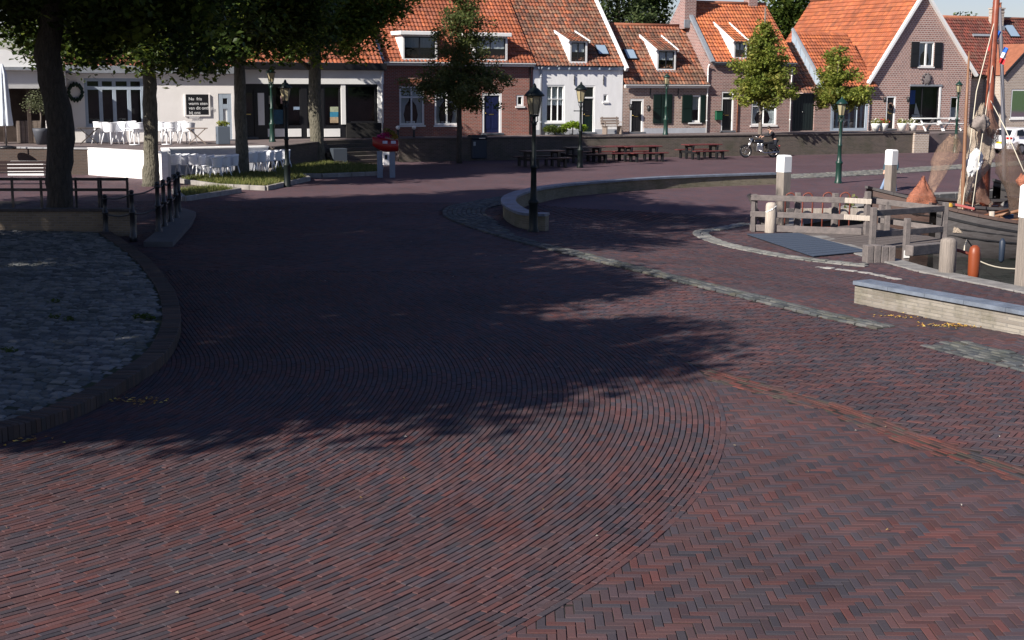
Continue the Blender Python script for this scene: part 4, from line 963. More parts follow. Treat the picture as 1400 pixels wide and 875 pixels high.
# roof slopes fall to the left and right (tiles run along the slope)
def slope_sheet(parent, ut, zt, ub, zb, v0, v1, pal, name='roof', old=False, tw=.22, th=.32, lift=.0):
    L = math.hypot(ut-ub, zt-zb); nv = int(L/th); nw = int((v1-v0)/tw); k = 5; sgn = 1 if ub > ut else -1
    du, dz = (ut-ub)/L, (zt-zb)/L; nu_, nz_ = -dz*( -sgn)*-1, 0
    nvec = (dz*sgn, abs(du)); P = []; T = []; pal = np.array(pal); tt = pal[rng.integers(0, len(pal), (nv, nw))]*rng.uniform(.8, 1.2, (nv, nw, 1))
    Vs = np.linspace(v0, v1, nw*k+1); ph = (np.arange(nw*k+1) % k)/k; prof = np.where(ph < .65, .03*np.sin(ph/.65*math.pi), -.014*np.sin((ph-.65)/.35*math.pi))+.02
    o0 = np.array(A0); uu = np.array(UV); vv = np.array(VV); rows = []
    for j in range(nv): rows += [(j/nv, .045, j), ((j+1)/nv, 0, j)]
    for f, l, j in rows:
        h = prof+l+lift; U_ = ub+du*L*f+nvec[0]*h; Z_ = zb+dz*L*f+nvec[1]*h
        Q = o0[None]+uu[None]*U_[:, None]+vv[None]*Vs[:, None]; Q[:, 2] = Z_; P.append(Q); T.append(tt[j][np.minimum(np.arange(nw*k+1)//k, nw-1)])
    n = nw*k+1; I = np.arange(len(rows)*n).reshape(len(rows), n); Fa = np.stack([I[:-1, :-1], I[:-1, 1:], I[1:, 1:], I[1:, :-1]], -1).reshape(-1, 4)
    return np_mesh(name, np.concatenate(P), Fa, M_TILE_OLD if old else M_TILE, np.concatenate(T), parent=parent)
slope_sheet(H, ua, za+.03, uL-.35, zl-.25, -.1, BD, [tuple(x*.93 for x in c) for c in BRIGHT[:3]]+ORANGE[:2])
slope_sheet(H, ua, za+.03, uR+.3, zrr-.3, -.1, BD, ORANGE)
vb = MB(); vb.bar(W(uL-.3, -.12, zl-.2), W(ua, -.12, za+.12), .16, .22, up=VV); vb.bar(W(uR+.3, -.12, zrr-.25), W(ua, -.125, za+.12), .16, .22, up=VV)
vb.build('verge_board', M_WHITE, H)
rd = MB(); rd.tube([W(ua, -.15, za+.12), W(ua, BD, za+.12)], .13, 8); rd.build('ridge', M_TERRA, H)
window(H, W1, fm=M_BLACK, mull=(.45,), fw=.06, sill=False); wf = MB(); hbox(wf, W1[1]+.0, W1[1]+.14, -.03, .06, W1[2]+.02, W1[3]-.05); wf.build('window_jamb', M_WHITE, H)
it = MB(); it.quad(W(W1[0]+.7, .35, W1[2]+.55), W(W1[0]+1.15, .35, W1[2]+.5), W(W1[0]+.8, .35, W1[2]+1.25)); hbox(it, W1[0]+.55, W1[0]+1.3, .3, .42, W1[2]+.35, W1[2]+.5); it.build('model_sailboat', M_CREAM, H)
bl = MB(); hbox(bl, W1[0]+.12, W1[0]+.75, .38, .42, W1[2]+1.15, W1[3]-.25); bl.build('blue_poster', mat('blue_poster', (.01, .06, .35), rough=.5), H)
ln = MB(); hbox(ln, W1[0]-.03, W1[1]+.2, -.05, .03, W1[3], W1[3]+.12); ln.build('lintel', M_LEAD, H)
door(H, D1, m_leaf_=M_BLACK, fw=.1); wr = MB()
cu = (D1[0]+D1[1])/2; zc = D1[2]+(D1[3]-D1[2])*.68
for k in range(16):
    a = k*math.pi/8; wr.lathe([(.01, -.06), (.055, 0), (.01, .06)], W(cu+.17*math.cos(a), .03, zc+.17*math.sin(a)), 6)
wr.build('door_wreath', mat('dried_wreath', (.22, .14, .11), rough=.95, noise=.5, nscale=20), H)
window(H, W2, fw=.07, curtain=('low',)); window(H, WA, fw=.08, mull=(.5,), curtain=('left', 'right'), bars=.12)
sh1 = hole(1245, 1256, 57, 92); sh2 = hole(1277, 1287.5, 58, 93); shutter(H, sh1, mt=M_BLACK); shutter(H, sh2, mt=M_BLACK)
cr = MB(); cu, zc = F(1266, 108)
cr.lathe([(.05, -.3), (.2, -.26), (.3, -.05), (.27, .2), (.1, .32), (.04, .34)], W(cu, -.02, zc), 12, sy=.18, sx=1, rot=0)
for a in range(10): t = a*math.pi/5; cr.lathe([(.01, -.09), (.09, 0), (.01, .09)], W(cu+.36*math.cos(t), -.04, zc+.33*math.sin(t)), 6, sy=.4)
cr.build('stone_crest', mat('grey_crest', (.16, .14, .14), rough=.85, noise=.5, nscale=12), H)
wall_lamp(H, 1206, 134); wall_lamp(H, 1238, 134)
downpipe(H, 1190, 118, 178, M_ZINC, r=.03)

# ------------------------------------------------------------ link building between the two orange roofed houses
uL, _ = F(1085, 150); uM, _ = F(1117, 150); uR, _ = F(1189, 150); _, zb_ = F(1105, 128); _, zt_ = F(1160, 118)
H = house('link_building', 'low link building with a dark garage door and a grey clad side gable', (uL+uR)/2)
G1 = hole(1086, 1117, 128, 181); G1 = (G1[0], G1[1], TZ+.02, G1[3]); B1 = hole(1140, 1187, 122, 181); B1 = (B1[0], B1[1], TZ+.05, B1[3])
facade(H, uL+.02, uR-.02, zb_, 0.25, [(G1[0], G1[1], G1[2], zb_-.01)], M_PURBRICK)
gd = MB(); hbox(gd, G1[0], G1[1], .34, .38, G1[2], G1[3])
for k in range(8): x = G1[0]+(G1[1]-G1[0])*(k+.5)/8; hbox(gd, x-.04, x+.04, .325, .341, G1[2]+.05, G1[3]-.05)
g_ = gd.build('garage_door', M_DARK, H); hd = MB(); hd.lathe([(.02, 0), (.04, .03), (.02, .07)], W(G1[0]+.8, .3, TZ+1.1), 8); hd.build('handle', M_CHROME, g_)
# old lower roof over the garage
roof_sheet(H, uL+.02, F(1120, 128)[0]+.35, .05, zb_, 3.0, 1.02, OLD, old=True)
# glazed grey-blue bay
facade(H, B1[0]-.15, uR-.02, zt_-.05, 0.1, [B1], M_GREYBLUE, 'bay_wall')
window(H, B1, v=.1, mull=(.3, .72), trans=(.62,), fm=M_GREYBLUE, sill=False, fw=.1, curtain=('full',))
# cross roof with grey clad cheek facing left
ur0, vv0, zz0 = FR(1140, 118, -.15, zt_, 1.0)
uc = F(1121, 105, .2)[0]
roof_sheet(H, uc, uR+.3, -.25, zt_-.05, 3.3, 1.0, BRIGHT[:3]+ORANGE[:2], name='cross_roof')
ck = MB(); prof = [(-.3, zt_-.12), (3.2, zt_+3.35), (3.2, zt_+1.0), (2.2, zt_-.1)]
A = [W(uc-.03, a, b) for a, b in prof]; B = [W(uc+.06, a, b) for a, b in prof]; ck.quad(*A); ck.quad(*B[::-1]); [ck.quad(A[i], A[(i+1) % 4], B[(i+1) % 4], B[i]) for i in range(4)]
for k in range(6): v = .2+k*.5; ck.bar(W(uc-.05, v, zt_+max(-.1, v*.75-1.3)), W(uc-.05, v, zt_+v+.1), .05, .03, up=VV)
ck.build('clad_gable', mat('blue_grey_cladding', (.3, .36, .43), rough=.6, noise=.1), H)
vb = MB(); vb.bar(W(uc, -.35, zt_-.1), W(uc, 3.2, zt_+3.45), .12, .16); vb.build('verge_board', M_ZINC, H)
gutter(H, uc, uR, -.3, zt_-.06, M_BLACK)

# ------------------------------------------------------------ right hand house with dark red roof
v9 = 3.0
uL, zE = F(1333, 103, v9); uR, _ = F(1500, 103, v9)
H = house('dark_roof_house', 'pale brick house with a dark red roof and a squat chimney at the right edge', (uL+uR)/2, v=v9)
_, vr, zr = FR(1330, 25, v9-.2, zE, 1.0); run = vr-v9+.2; print('right ridge', run)
D1 = hole(1343, 1361, 118, 182, v9); D1 = (D1[0], D1[1], TZ+.1, D1[3]); W1 = hole(1381, 1412, 120, 163, v9)
facade(H, uL-1.2, uR, zE-.03, v9, [D1, W1], M_PALEBRICK)
door(H, D1, v=v9, m_leaf_=M_CREAM, fw=.1, top=.5); window(H, W1, v=v9, fw=.1, curtain=('full',))
roof_sheet(H, F(1325, 103, v9)[0]-1.4, uR, v9-.2, zE, run, 1.0, DKRED, old=False)
sd_ = MB(); gable_prism(sd_, uL-1.2, uL-1.0, v9+.004, v9+run*2, TZ-.5, zE, zr); gable_prism(sd_, uR-.2, uR, v9+.004, v9+run*2, TZ-.5, zE, zr); sd_.build('side_wall', M_PALEBRICK, H)
rd = MB(); rd.tube([W(uL-1.4, vr, zr+.02), W(uR, vr, zr+.02)], .13, 8); rd.build('ridge', M_TERRA, H)
b = MB(); b.quad(W(uL-1.4, vr+run, zE), W(uR, vr+run, zE), W(uR, vr, zr-.02), W(uL-1.4, vr, zr-.02)); b.build('rear_roof', M_TERRA, H)
uc_, _ = F(1361, 20, vr-.4); chimney(H, uc_, vr-.5, zr-1.0, zr+.62, .8, .6, M_PALEBRICK, 3)
skylight(H, 1382, 44, (v9-.2, zE), 1.0, .9, 1.2); skylight(H, 1362, 44, (v9-.2, zE), 1.0, .35, 1.0)
fl = MB(); u_, v_, z_ = FR(1341, 50, v9-.2, zE, 1.0); t = (VV+Vector((0, 0, 1))).normalized(); nn = (Vector((0, 0, 1))-VV).normalized()
fl.obox(W(u_, v_, z_)+nn*.1, UV*.75, t*.1, nn*.05); fl.build('roof_vent', M_LEAD, H)
gutter(H, uL-1.2, uR, v9-.24, zE-.03, M_BLACK)
# neighbour gable at the very right edge
v10 = 1.2; u0, _ = F(1372, 110, v10); u1, z1 = F(1440, 105, v10); uap, zap = F(1412, 62, v10)
H2 = house('pale_gable', 'pale brick gable wing with a thin dark bargeboard at the right edge', uap, 'house wing', v=v10)
m = MB(); _, zsh = F(1376, 103, v10)
WN = hole(1382, 1410, 122, 162, v10); wall_holes(m, u0, u1, TZ-.5, zsh, v10, [WN]); m.quad(W(u0, v10, zsh), W(u1, v10, zsh), W(uap, v10, zap))
m.quad(W(u0, v10, TZ-.5), W(u0, v10+2.5, TZ-.5), W(u0, v10+2.5, zsh), W(u0, v10, zsh)); m.build('wall', M_PALEBRICK, H2, recalc=False)
window(H2, WN, v=v10, fw=.1, curtain=('full',))
vb = MB(); vb.bar(W(u0-.1, v10-.08, zsh-.1), W(uap, v10-.08, zap+.1), .14, .14, up=VV); vb.bar(W(u1+.1, v10-.08, zsh-.1), W(uap, v10-.083, zap+.1), .14, .14, up=VV); vb.build('bargeboard', M_BLACK, H2)
r = MB(); r.quad(W(u0-.1, v10-.1, zsh), W(uap, v10-.1, zap+.12), W(uap, v10+3.5, zap+.12), W(u0-.1, v10+3.5, zsh)); r.quad(W(u1+.1, v10-.1, zsh), W(uap, v10-.1, zap+.12), W(uap, v10+3.5, zap+.12), W(u1+.1, v10+3.5, zsh)); r.build('roof', M_TERRA, H2)
sh_ = MB()
# ------------------------------------------------------------ raised terraces and their walls
def uv_of(p): d = Vector((p.x, p.y, 0))-A0; return d.dot(UV), d.dot(VV)
WL = Vector((*G(545, 221).xy, 0)); WRt = Vector((*G(1262, 208.3).xy, 0)); wdir = (WRt-WL).normalized(); wn = Vector((wdir.y, -wdir.x, 0))
tA = Vector((*G(125, 238.5).xy, 0)); tB = Vector((*G(226, 246).xy, 0)); t0 = tA+Vector((-16, 2.2, 0)); tC = Vector((-10.9, 62.0, 0)); tB2 = Vector((-14.9, 59.8, 0)); tD = Vector((-8.7, 66.9, 0)); tE = WL
s_back = .0
step_l = tD; step_r = WL+wdir*-.15
farpts = [W(60, 1), W(60, 14), W(-40, 14)]
m_terr = mat('terrace_paving', (.16, .12, .115), rough=.85, base2=(.1, .085, .085), nscale=2.5, bump=.3, bscale=30)
tm = MB(); poly = [t0, tA, tB, tB2, tC, step_l+VV*1.5, step_r+VV*1.5, tE, WRt, WRt+wdir*9+VV*.6, W(60, 1), W(60, 14), W(-45, 14), t0+Vector((-10, 1, 0))]
n = len(poly); me_top = MB(); i0 = 0
tm.v += [(p.x, p.y, TZ-.02) for p in poly]+[(p.x, p.y, -.3) for p in poly]; tm.f.append(tuple(range(n))); tm.sm.append(False)
for k in range(n): tm.f.append((k, (k+1) % n, n+(k+1) % n, n+k)); tm.sm.append(False)
tag(tm.build('terrace', m_terr), kind='structure')
def line_wall(name, label, a, b, h, th, mt, capm, z0=-.25, cat='wall', cap_over=.05, cap_h=.07, inset=0.0):
    a = Vector(a); b = Vector(b); d = (b-a); L = d.length; d.normalize(); ang = math.atan2(d.y, d.x)
    t = thing(name, label, cat, (a+b)/2, ang)
    m = MB(); m.box(0, 0, z0, L, th, h-cap_h-z0); m.build('wall_face', mt, t, local=True)
    c = MB(); k = max(1, int(L/1.0))
    for i in range(k): c.box(-L/2+L*(i+.5)/k, 0, h-cap_h, L/k-.008, th+2*cap_over, cap_h+random.uniform(-.003, .003), 0, .012)
    c.build('coping', capm, t, local=True)
    return t
m_brickcap = mat('dark_brick_coping', (.09, .075, .07), rough=.85, noise=.4, nscale=6)
line_wall('terrace_wall', 'long dark brick retaining wall under the row of small houses', WL-wn*.0, WRt, TZ+.06, .3, M_WALLBRICK, m_brickcap)
line_wall('terrace_wall', 'short set back brick retaining wall right of the long wall, below the gable house', WRt+wdir*1.1+VV*.25, WRt+wdir*6.0+VV*.8, TZ-.0, .3, M_WALLBRICK, m_brickcap)
line_wall('terrace_wall', 'pale brick pier at the end of the long terrace wall', WRt-wdir*.9+wn*.1, WRt+wdir*.12+wn*.1, TZ+.12, .42, M_PALEBRICK, m_brickcap)
line_wall('terrace_wall', 'dark brown brick wall of the cafe terrace left of the white blocks', t0, tA, TZ+.03, .3, brick_mat('dark_brown_brick', (.07, .045, .035), (.05, .035, .03), (.07, .06, .055)), mat('grey_cap', (.3, .3, .31), rough=.8, noise=.3))
m_wblock = brick_mat('white_blocks', (.82, .81, .8), (.79, .78, .77), (.62, .6, .58), bw=.62, bh=.24, ms=.006, stain=(.6, .58, .55), stain_amt=.15)
line_wall('white_block_wall', 'bright white painted block wall in front of the cafe terrace', tA, tB, TZ+.04, .32, m_wblock, M_WHITE, cap_over=.02)
line_wall('white_block_wall', 'shaded pale wall behind the white chairs of the lower terrace', tB2, tC, TZ+.03, .3, mat('shaded_white_render', (.5, .52, .56), rough=.85, noise=.1), M_WHITE, cap_over=.12)  # white wall too; its shade is put into the grey-blue colour
line_wall('white_block_wall', 'short return of the white block wall behind the mossy trunk', tB+Vector((.02, .3, 0)), tB2, TZ+.036, .3, M_WHITE, M_WHITE, cap_over=.02)
line_wall('terrace_wall', 'brown brick side wall between the lower terrace and the steps', tC+Vector((.1, .2, 0)), tD+VV*1.4, TZ-.02, .3, M_WALLBRICK, m_brickcap)
st = thing('brick_steps', 'brick steps leading up to the shop beside the red planter', 'steps', (step_l+step_r)/2, math.atan2((step_r-step_l).y, (step_r-step_l).x))
L = (step_r-step_l).length
for k in range(6):
    m = MB(); m.box(0, .0+k*.27+.6, -.1, L-.3, 1.2 if k else 1.2, .1+TZ*(k+1)/6-.02, 0, .01); m.build('step', M_WALLBRICK, st, local=True)
# ------------------------------------------------------------ shop with white fascia
vs = -1.0
uL, _ = F(322, 140, vs); uR, _ = F(524, 140, vs); _, zE = F(480, 96, vs); _, zt = F(480, 86, vs)
H = thing('shop', 'shop with a white fascia board, black window frames and white lower panels', 'shop', W((uL+uR)/2, vs, TZ), TH)
O1 = hole(366, 389, 118, 173, vs); O1b = hole(393, 412, 118, 173, vs); O2 = hole(420, 440, 118, 173, vs); O2b = hole(443, 465, 118, 173, vs); O3 = hole(475, 514, 117, 167, vs); O0 = hole(330, 350, 120, 188, vs); O0 = (O0[0], O0[1], TZ+.1, O0[3])
facade(H, uL, uR, zE, vs, [O1, O1b, O2, O2b, O3, O0], M_BLACK, 'shop_front')
fa_ = MB(); z0_ = F(480, 115, vs)[1]; hbox(fa_, uL, uR, vs-.12, vs-.004, z0_, zE); fa_.build('fascia', M_WHITE, H)
co = MB(); hbox(co, uL-.05, uR+.1, vs-.35, vs-.0, zE, zt, .02); co.build('cornice', M_BLACK, H)
rb = MB(); hbox(rb, uL, uR, vs, 5, zE-.02, zE+.1); rb.build('ceiling', M_BLACK, H)
sw = MB(); hbox(sw, uR-.2, uR, vs+.005, -.006, TZ-.4, zE); sw.build('side_wall', M_WHITE, H)
roof_sheet(H, uL, uR-.05, vs-.1, zt-.05, 5.3, SL, ORANGE)
for o in (O1, O1b, O2, O2b): window(H, o, v=vs, fm=M_BLACK, sill=False, fw=.06)
window(H, O3, v=vs, fm=M_BLACK, sill=False, fw=.05); door(H, O0, v=vs, m_leaf_=M_BLACK, fm=M_BLACK, glazed=True)
for a, b in ((366, 389), (394, 412), (420, 430), (433, 440), (443, 465)):
    h = hole(a, b, 176, 187, vs); p = MB(); hbox(p, h[0], h[1], vs-.03, vs-.003, h[2], h[3], .008); p.build('white_panel', M_WHITE, H)
for a, b, t_, bt_ in ((352.5, 361, 127, 171), (466, 472, 115, 170), (516, 523.5, 115, 168)):
    h = hole(a, b, t_, bt_, vs); p = MB(); hbox(p, h[0], h[1], vs-.08, vs-.003, h[2], h[3]); p.build('white_post', M_WHITE, H)
h = hole(473, 518, 168, 190, vs); p = MB(); hbox(p, h[0], h[1], vs-.1, vs-.003, TZ, h[3]); p.build('black_plinth', brick_mat('black_brick', (.02, .02, .022), (.028, .027, .028), (.012, .012, .012)), H)
for (a, b, t_, bt_, c) in ((368, 373.5, 131, 142, (.5, .5, .42)), (384, 391, 131, 142, (.45, .3, .27)), (452, 463, 146, 153, (.45, .5, .35)), (452, 463, 153, 160, (.05, .28, .45)), (452, 463, 160, 168, (.5, .38, .25)), (374, 390, 150, 170, (.02, .08, .14)), (402, 410, 146, 150, (.3, .4, .55))):
    h = hole(a, b, t_, bt_, vs); p = MB(); hbox(p, h[0], h[1], vs+.06, vs+.075, h[2], h[3]); p.build('poster', mat('poster', c, rough=.6, noise=.4, nscale=6), H)
pp = MB(); u, zt2 = F(521.5, 116, vs-.08); pp.tube([W(u, vs-.14, TZ), W(u, vs-.14, zE)], .045, 8); pp.build('downpipe', M_WHITE, H)
# ------------------------------------------------------------ white cafe
vc = -2.0
uL, _ = F(90, 140, vc); uR, _ = F(322, 140, vc); _, zE = F(250, 101, vc)
H = thing('cafe', 'white cafe building with tall dark windows and a chalkboard menu on its wall', 'cafe', W((uL+uR)/2, vc, TZ), TH)
Wd = hole(116, 197, 107, 173, vc); Dd = hole(299, 318, 128, 194, vc); Dd = (Dd[0], Dd[1], TZ+.05, Dd[3])
facade(H, uL, uR, zE, vc, [Wd, Dd], M_CREAM)
sw = MB(); hbox(sw, uL, uL+.2, vc+.005, 8, TZ-.4, zE); sw.build('side_wall', M_CREAM, H); sw = MB(); hbox(sw, uR-.2, uR, vc+.005, vs-.0, TZ-.4, zE); sw.build('side_wall', M_CREAM, H)
w_ = window(H, Wd, v=vc, fm=M_GREYBLUE, mull=(.5, .27, .75), trans=(.8,), fw=.14, bars=.16, sill=True)
door(H, Dd, v=vc, m_leaf_=M_WHITE, fm=M_GREYBLUE, fw=.22, top=.5)
co = MB(); hbox(co, uL-.1, uR+.1, vc-.3, vc-.0, zE, zE+.35, .02); co.build('cornice', M_LEAD, H)
roof_sheet(H, uL, uR, vc-.1, zE+.3, 3.0, .8, DKRED+OLD[:2])
bb = hole(254, 285, 129, 157, vc); p = MB(); hbox(p, bb[0], bb[1], vc-.05, vc-.004, bb[2], bb[3]); board = p.build('menu_board', M_BLACK, H)
f_ = MB(); hbox(f_, bb[0]-.07, bb[1]+.07, vc-.06, vc-.003, bb[2]-.07, bb[2]-.002); hbox(f_, bb[0]-.07, bb[0]-.002, vc-.06, vc-.003, bb[2], bb[3]); hbox(f_, bb[1]+.002, bb[1]+.07, vc-.06, vc-.003, bb[2], bb[3]); f_.build('board_frame', M_CREAM, board)
def wall_text(txt, u, v, z, size, mt, parent, name='writing'):
    cu = bpy.data.curves.new(name, 'FONT'); cu.body = txt; cu.size = size; cu.extrude = .002; cu.space_line = 1.05
    tmp = bpy.data.objects.new('tmp', cu); col.objects.link(tmp); dg = bpy.context.evaluated_depsgraph_get(); me = bpy.data.meshes.new_from_object(tmp.evaluated_get(dg)); bpy.data.objects.remove(tmp)
    X = [(W(u, v, z)+UV*q.co.x+Vector((0, 0, 1))*q.co.y-VV*q.co.z) for q in me.vertices]; Mi = xf(parent).inverted()
    for q, x in zip(me.vertices, X): q.co = Mi @ x
    me.materials.clear(); me.materials.append(mt); o = bpy.data.objects.new(name, me); col.objects.link(o); o.parent = parent; return o
m_chalk = mat('chalk', (.75, .75, .75), rough=.95)
wall_text('Nu  fris\nwarm eten\nvan dit ontbijt\nbij ons\nlekker', bb[0]+.13, vc-.056, bb[3]-.28, .205, m_chalk, board)
wr = MB(); u, z = F(103, 126, vc)
for k in range(14): a = k*math.pi/7; wr.lathe([(.02, -.12), (.1, 0), (.02, .12)], W(u+.3*math.cos(a), vc-.08, z+.36*math.sin(a)), 6)
wr.build('wreath', mat('dark_wreath', (.02, .045, .03), rough=.9, noise=.6, nscale=15), H)
bx = MB(); u, _ = F(318, 160, vc); bx.lathe([(.28, 0), (.33, 1.0), (.35, 1.02)], W(u-.05, vc-.6, TZ), 12)
# ------------------------------------------------------------ open fronted building far left
v0_ = -3.0
uL, _ = F(-80, 140, v0_); uR, _ = F(91, 140, v0_); _, zE = F(40, 96, v0_)
H = thing('pavilion', 'low pavilion with white weatherboards and an open dark front at the far left', 'pavilion', W((uL+uR)/2, v0_, TZ), TH)
Ho = hole(-60, 62, 121, 180, v0_); Ho = (Ho[0], Ho[1], TZ-.3, Ho[3])
facade(H, uL, uR, Ho[3]+.03, v0_, [Ho], M_CREAM)
bo = MB(); 
for k in range(7): z = Ho[3]+k*(zE-Ho[3])/7; bo.obox(W((uL+uR)/2, v0_-.05, z+.08), UV*(uR-uL)/2, VV*.012+Vector((0, 0, -.0)), Vector((0, 0, .078))-VV*.02)
bo.build('weatherboards', M_WHITE, H)
ib = MB(); hbox(ib, uL, uR, v0_+2.5, v0_+2.6, TZ-.3, zE); hbox(ib, uL, uR, v0_+.1, v0_+2.5, zE-.4, zE-.3)
for k in range(5): hbox(ib, uL+(uR-uL)*(k+.4)/5, uL+(uR-uL)*(k+.4)/5+.15, v0_+.3, v0_+.45, TZ, zE-.4)
ib.build('interior', mat('brown_interior', (.07, .05, .042), rough=.9, noise=.5), H)
ga = MB(); ga.quad(W(uL, v0_-.1, zE), W(uR, v0_-.1, zE), W(uR-2.5, v0_-.1, zE+.9), W(uL, v0_-.1, zE+.9)); ga.build('gable_boards', M_WHITE, H)
rf = MB(); hbox(rf, uL, uR+.1, v0_-.4, v0_+4, zE, zE+.14); rf.build('roof', M_LEAD, H)

# ------------------------------------------------------------ street lamps
m_glasslamp = mat('frosted_lamp_glass', (.3, .26, .16), rough=.35)
m_lampdark = mat('lamp_green_shaded', (.005, .009, .009), rough=.5, spec=.25)  # darker copy of the lamp green, shade put into the colour
m_lampgreen = mat('lamp_green', (.008, .032, .024), rough=.4)
def make_lamp(label, p, h, m_post, arm=False, rz=0.0, k=1.0):
    t = thing('street_lamp', label, 'street lamp', p, rz, 'old style street lamps round the square')
    hp = h-.85*k
    m = MB(); m.lathe([(.16, -.3), (.16, .05), (.13, .1), (.12, .75), (.15, .8), (.15, .85), (.1, .9), (.085, 1.1), (.075, hp*.55), (.095, hp*.55+.02), (.095, hp*.55+.07), (.065, hp*.55+.1), (.055, hp-.25), (.075, hp-.22), (.075, hp-.17), (.045, hp-.14), (.045, hp-.02), (.08, hp)], n=14)
    m.build('post', m_post, t, local=True)
    b = MB()
    for a in range(4):
        ca, sa = math.cos(a*math.pi/2+.78), math.sin(a*math.pi/2+.78); b.tube([(.03*ca, .03*sa, hp-.2), (.14*ca, .14*sa, hp-.12), (.13*ca, .13*sa, hp-.02), (.1*ca, .1*sa, hp+.05)], .013, 6)
    b.build('bracket', m_post, t, local=True)
    g = MB(); g.lathe([(.115*k, hp+.06), (.2*k, hp+.06+.46*k)], n=6, smooth=False, rot=.3); g.build('lamp_glass', m_glasslamp, t, local=True)
    f = MB()
    for a in range(6):
        c, s = math.cos(a*math.pi/3+.3), math.sin(a*math.pi/3+.3); f.tube([(.122*k*c, .122*k*s, hp+.03), (.208*k*c, .208*k*s, hp+.06+.47*k)], .01, 5)
    f.lathe([(.13*k, hp), (.13*k, hp+.05)], n=6, rot=.3, smooth=False)
    f.build('lantern_frame', m_post, t, local=True)
    c = MB(); z = hp+.06+.46*k; c.lathe([(.25*k, z), (.27*k, z+.02), (.22*k, z+.08*k), (.1*k, z+.2*k), (.06*k, z+.22*k), (.05*k, z+.27*k), (.015, z+.33*k)], n=12); c.build('lamp_cap', m_post, t, local=True)
    if arm:
        a = MB(); a.tube([(-.28, 0, hp-.38), (.28, 0, hp-.38)], .022, 8); a.lathe([(.035, 0), (.035, .05)], (-.3, 0, hp-.405), 8); a.lathe([(.035, 0), (.035, .05)], (.3, 0, hp-.405), 8); a.build('ladder_bar', m_post, t, local=True)
    return t
make_lamp('dark lamp post in the shade in front of the shop, by the grass strip', GG(393, 255), 4.05, m_lampdark)
make_lamp('nearest lamp post, dark, standing at the end of the curved low wall', GG(729, 317), 4.05, m_lampdark, k=1.05)
make_lamp('dark lamp post with a ladder bar beside the picnic tables', GG(793, 229), 4.0, m_lampdark, True, k=1.15)
p = GG(911, 205); q_ = WL.lerp(WRt, .5); u_, _ = F(911, 140, -1.9); pos = W(u_, -1.9, TZ)
make_lamp('slim green lamp post in front of the low house with shutters', pos, 3.35, m_lampgreen, k=.75)
u_, _ = F(371.5, 150, -4.0); make_lamp('slim green lamp post standing before the shop windows among the leaves', W(u_, -4.0, TZ), 3.5, m_lampgreen, k=.9)
make_lamp('green lamp post on the sunny quay behind the wooden fence', GG(1146, 250), 3.5, m_lampgreen, k=.95)
pz = AT(1306, 204, 81.5); make_lamp('slim lamp post in front of the small window of the gable house', Vector((pz.x, pz.y, 0)), 4.15, m_lampgreen, k=.85)

# ------------------------------------------------------------ picnic tables
m_plank = mat('red_brown_planks', (.14, .03, .028), rough=.6, base2=(.08, .022, .024), nscale=3, streak=(.6, 6, 6), bump=.2)
m_plank_d = mat('shaded_red_brown_planks', (.05, .03, .03), rough=.55, base2=(.03, .02, .02), nscale=3, streak=(.6, 6, 6))  # darker copy of the red brown planks, shade put into the colour
def picnic(label, p, rz, mt):
    t = thing('picnic_table', label, 'picnic table', p, rz, 'picnic tables in front of the terrace wall')
    m = MB(); [m.box(0, -.32+k*.16, .72, 2.1, .145, .05, 0, .008) for k in range(5)]; m.build('tabletop', mt, t, local=True)
    for s in (-1, 1):
        b = MB(); [b.box(0, s*(.78+k*.16), .42, 2.1, .145, .05, 0, .008) for k in range(2)]; b.build('bench_seat', mt, t, local=True)
        for x in (-.75, .75):
            l = MB(); l.box(x, s*.86, 0, .11, .14, .42, 0, .006); l.box(x, s*.3, 0, .11, .14, .72, 0, .006); l.build('leg', M_BLACK, t, local=True)
    for x in (-.75, .75):
        c = MB(); c.box(x, 0, .3, .1, 1.85, .11, 0, .006); c.box(x, 0, .62, .1, .8, .1, 0, .006); c.build('cross_beam', M_BLACK, t, local=True)
    return t
for (px, py, lab, mt, rz) in ((741, 229.5, 'dark picnic table behind the nearest lamp post, leftmost of the group', m_plank_d, .52), (798, 223.5, 'dark picnic table beside the lamp post with a ladder bar', m_plank_d, .48), (833, 222, 'red brown picnic table half in the shade, third from the left', m_plank, .45), (876, 221.5, 'red brown picnic table in the sun, second from the right', m_plank, .45), (959, 218.5, 'red brown picnic table standing alone left of the motorcycle', m_plank, .45)):
    picnic(lab, GG(px, py-1.5), rz, mt)

# ------------------------------------------------------------ small things along the terrace wall
c0 = WL.lerp(WRt, 0); pbin = GG(652.5, 219)
t = thing('waste_container', 'dark waste container with a lid against the terrace wall', 'waste container', pbin, TH)
m = MB(); m.box(0, 0, .08, .84, .6, 1.0, 0, .05); m.build('bin_body', mat('dark_blue_plastic', (.018, .026, .04), rough=.5), t, local=True)
m = MB(); m.box(0, -.02, 1.08, .9, .66, .14, 0, .05); m.box(0, .05, 1.2, .8, .5, .08, 0, .03); m.build('lid', mat('black_plastic', (.012, .014, .018), rough=.45), t, local=True)
m = MB(); m.box(.12, -.355, 1.1, .34, .02, .045); m.build('handle', M_CHROME, t, local=True)
m = MB(); m.box(-.28, -.31, .75, .12, .02, .2); m.build('sticker', mat('grey_sticker', (.3, .32, .33)), t, local=True)
for x in (-.33, .33): m = MB(); m.tube([(x-.03, .25, .09), (x+.03, .25, .09)], .09, 12); m.build('wheel', M_BLACK, t, local=True)
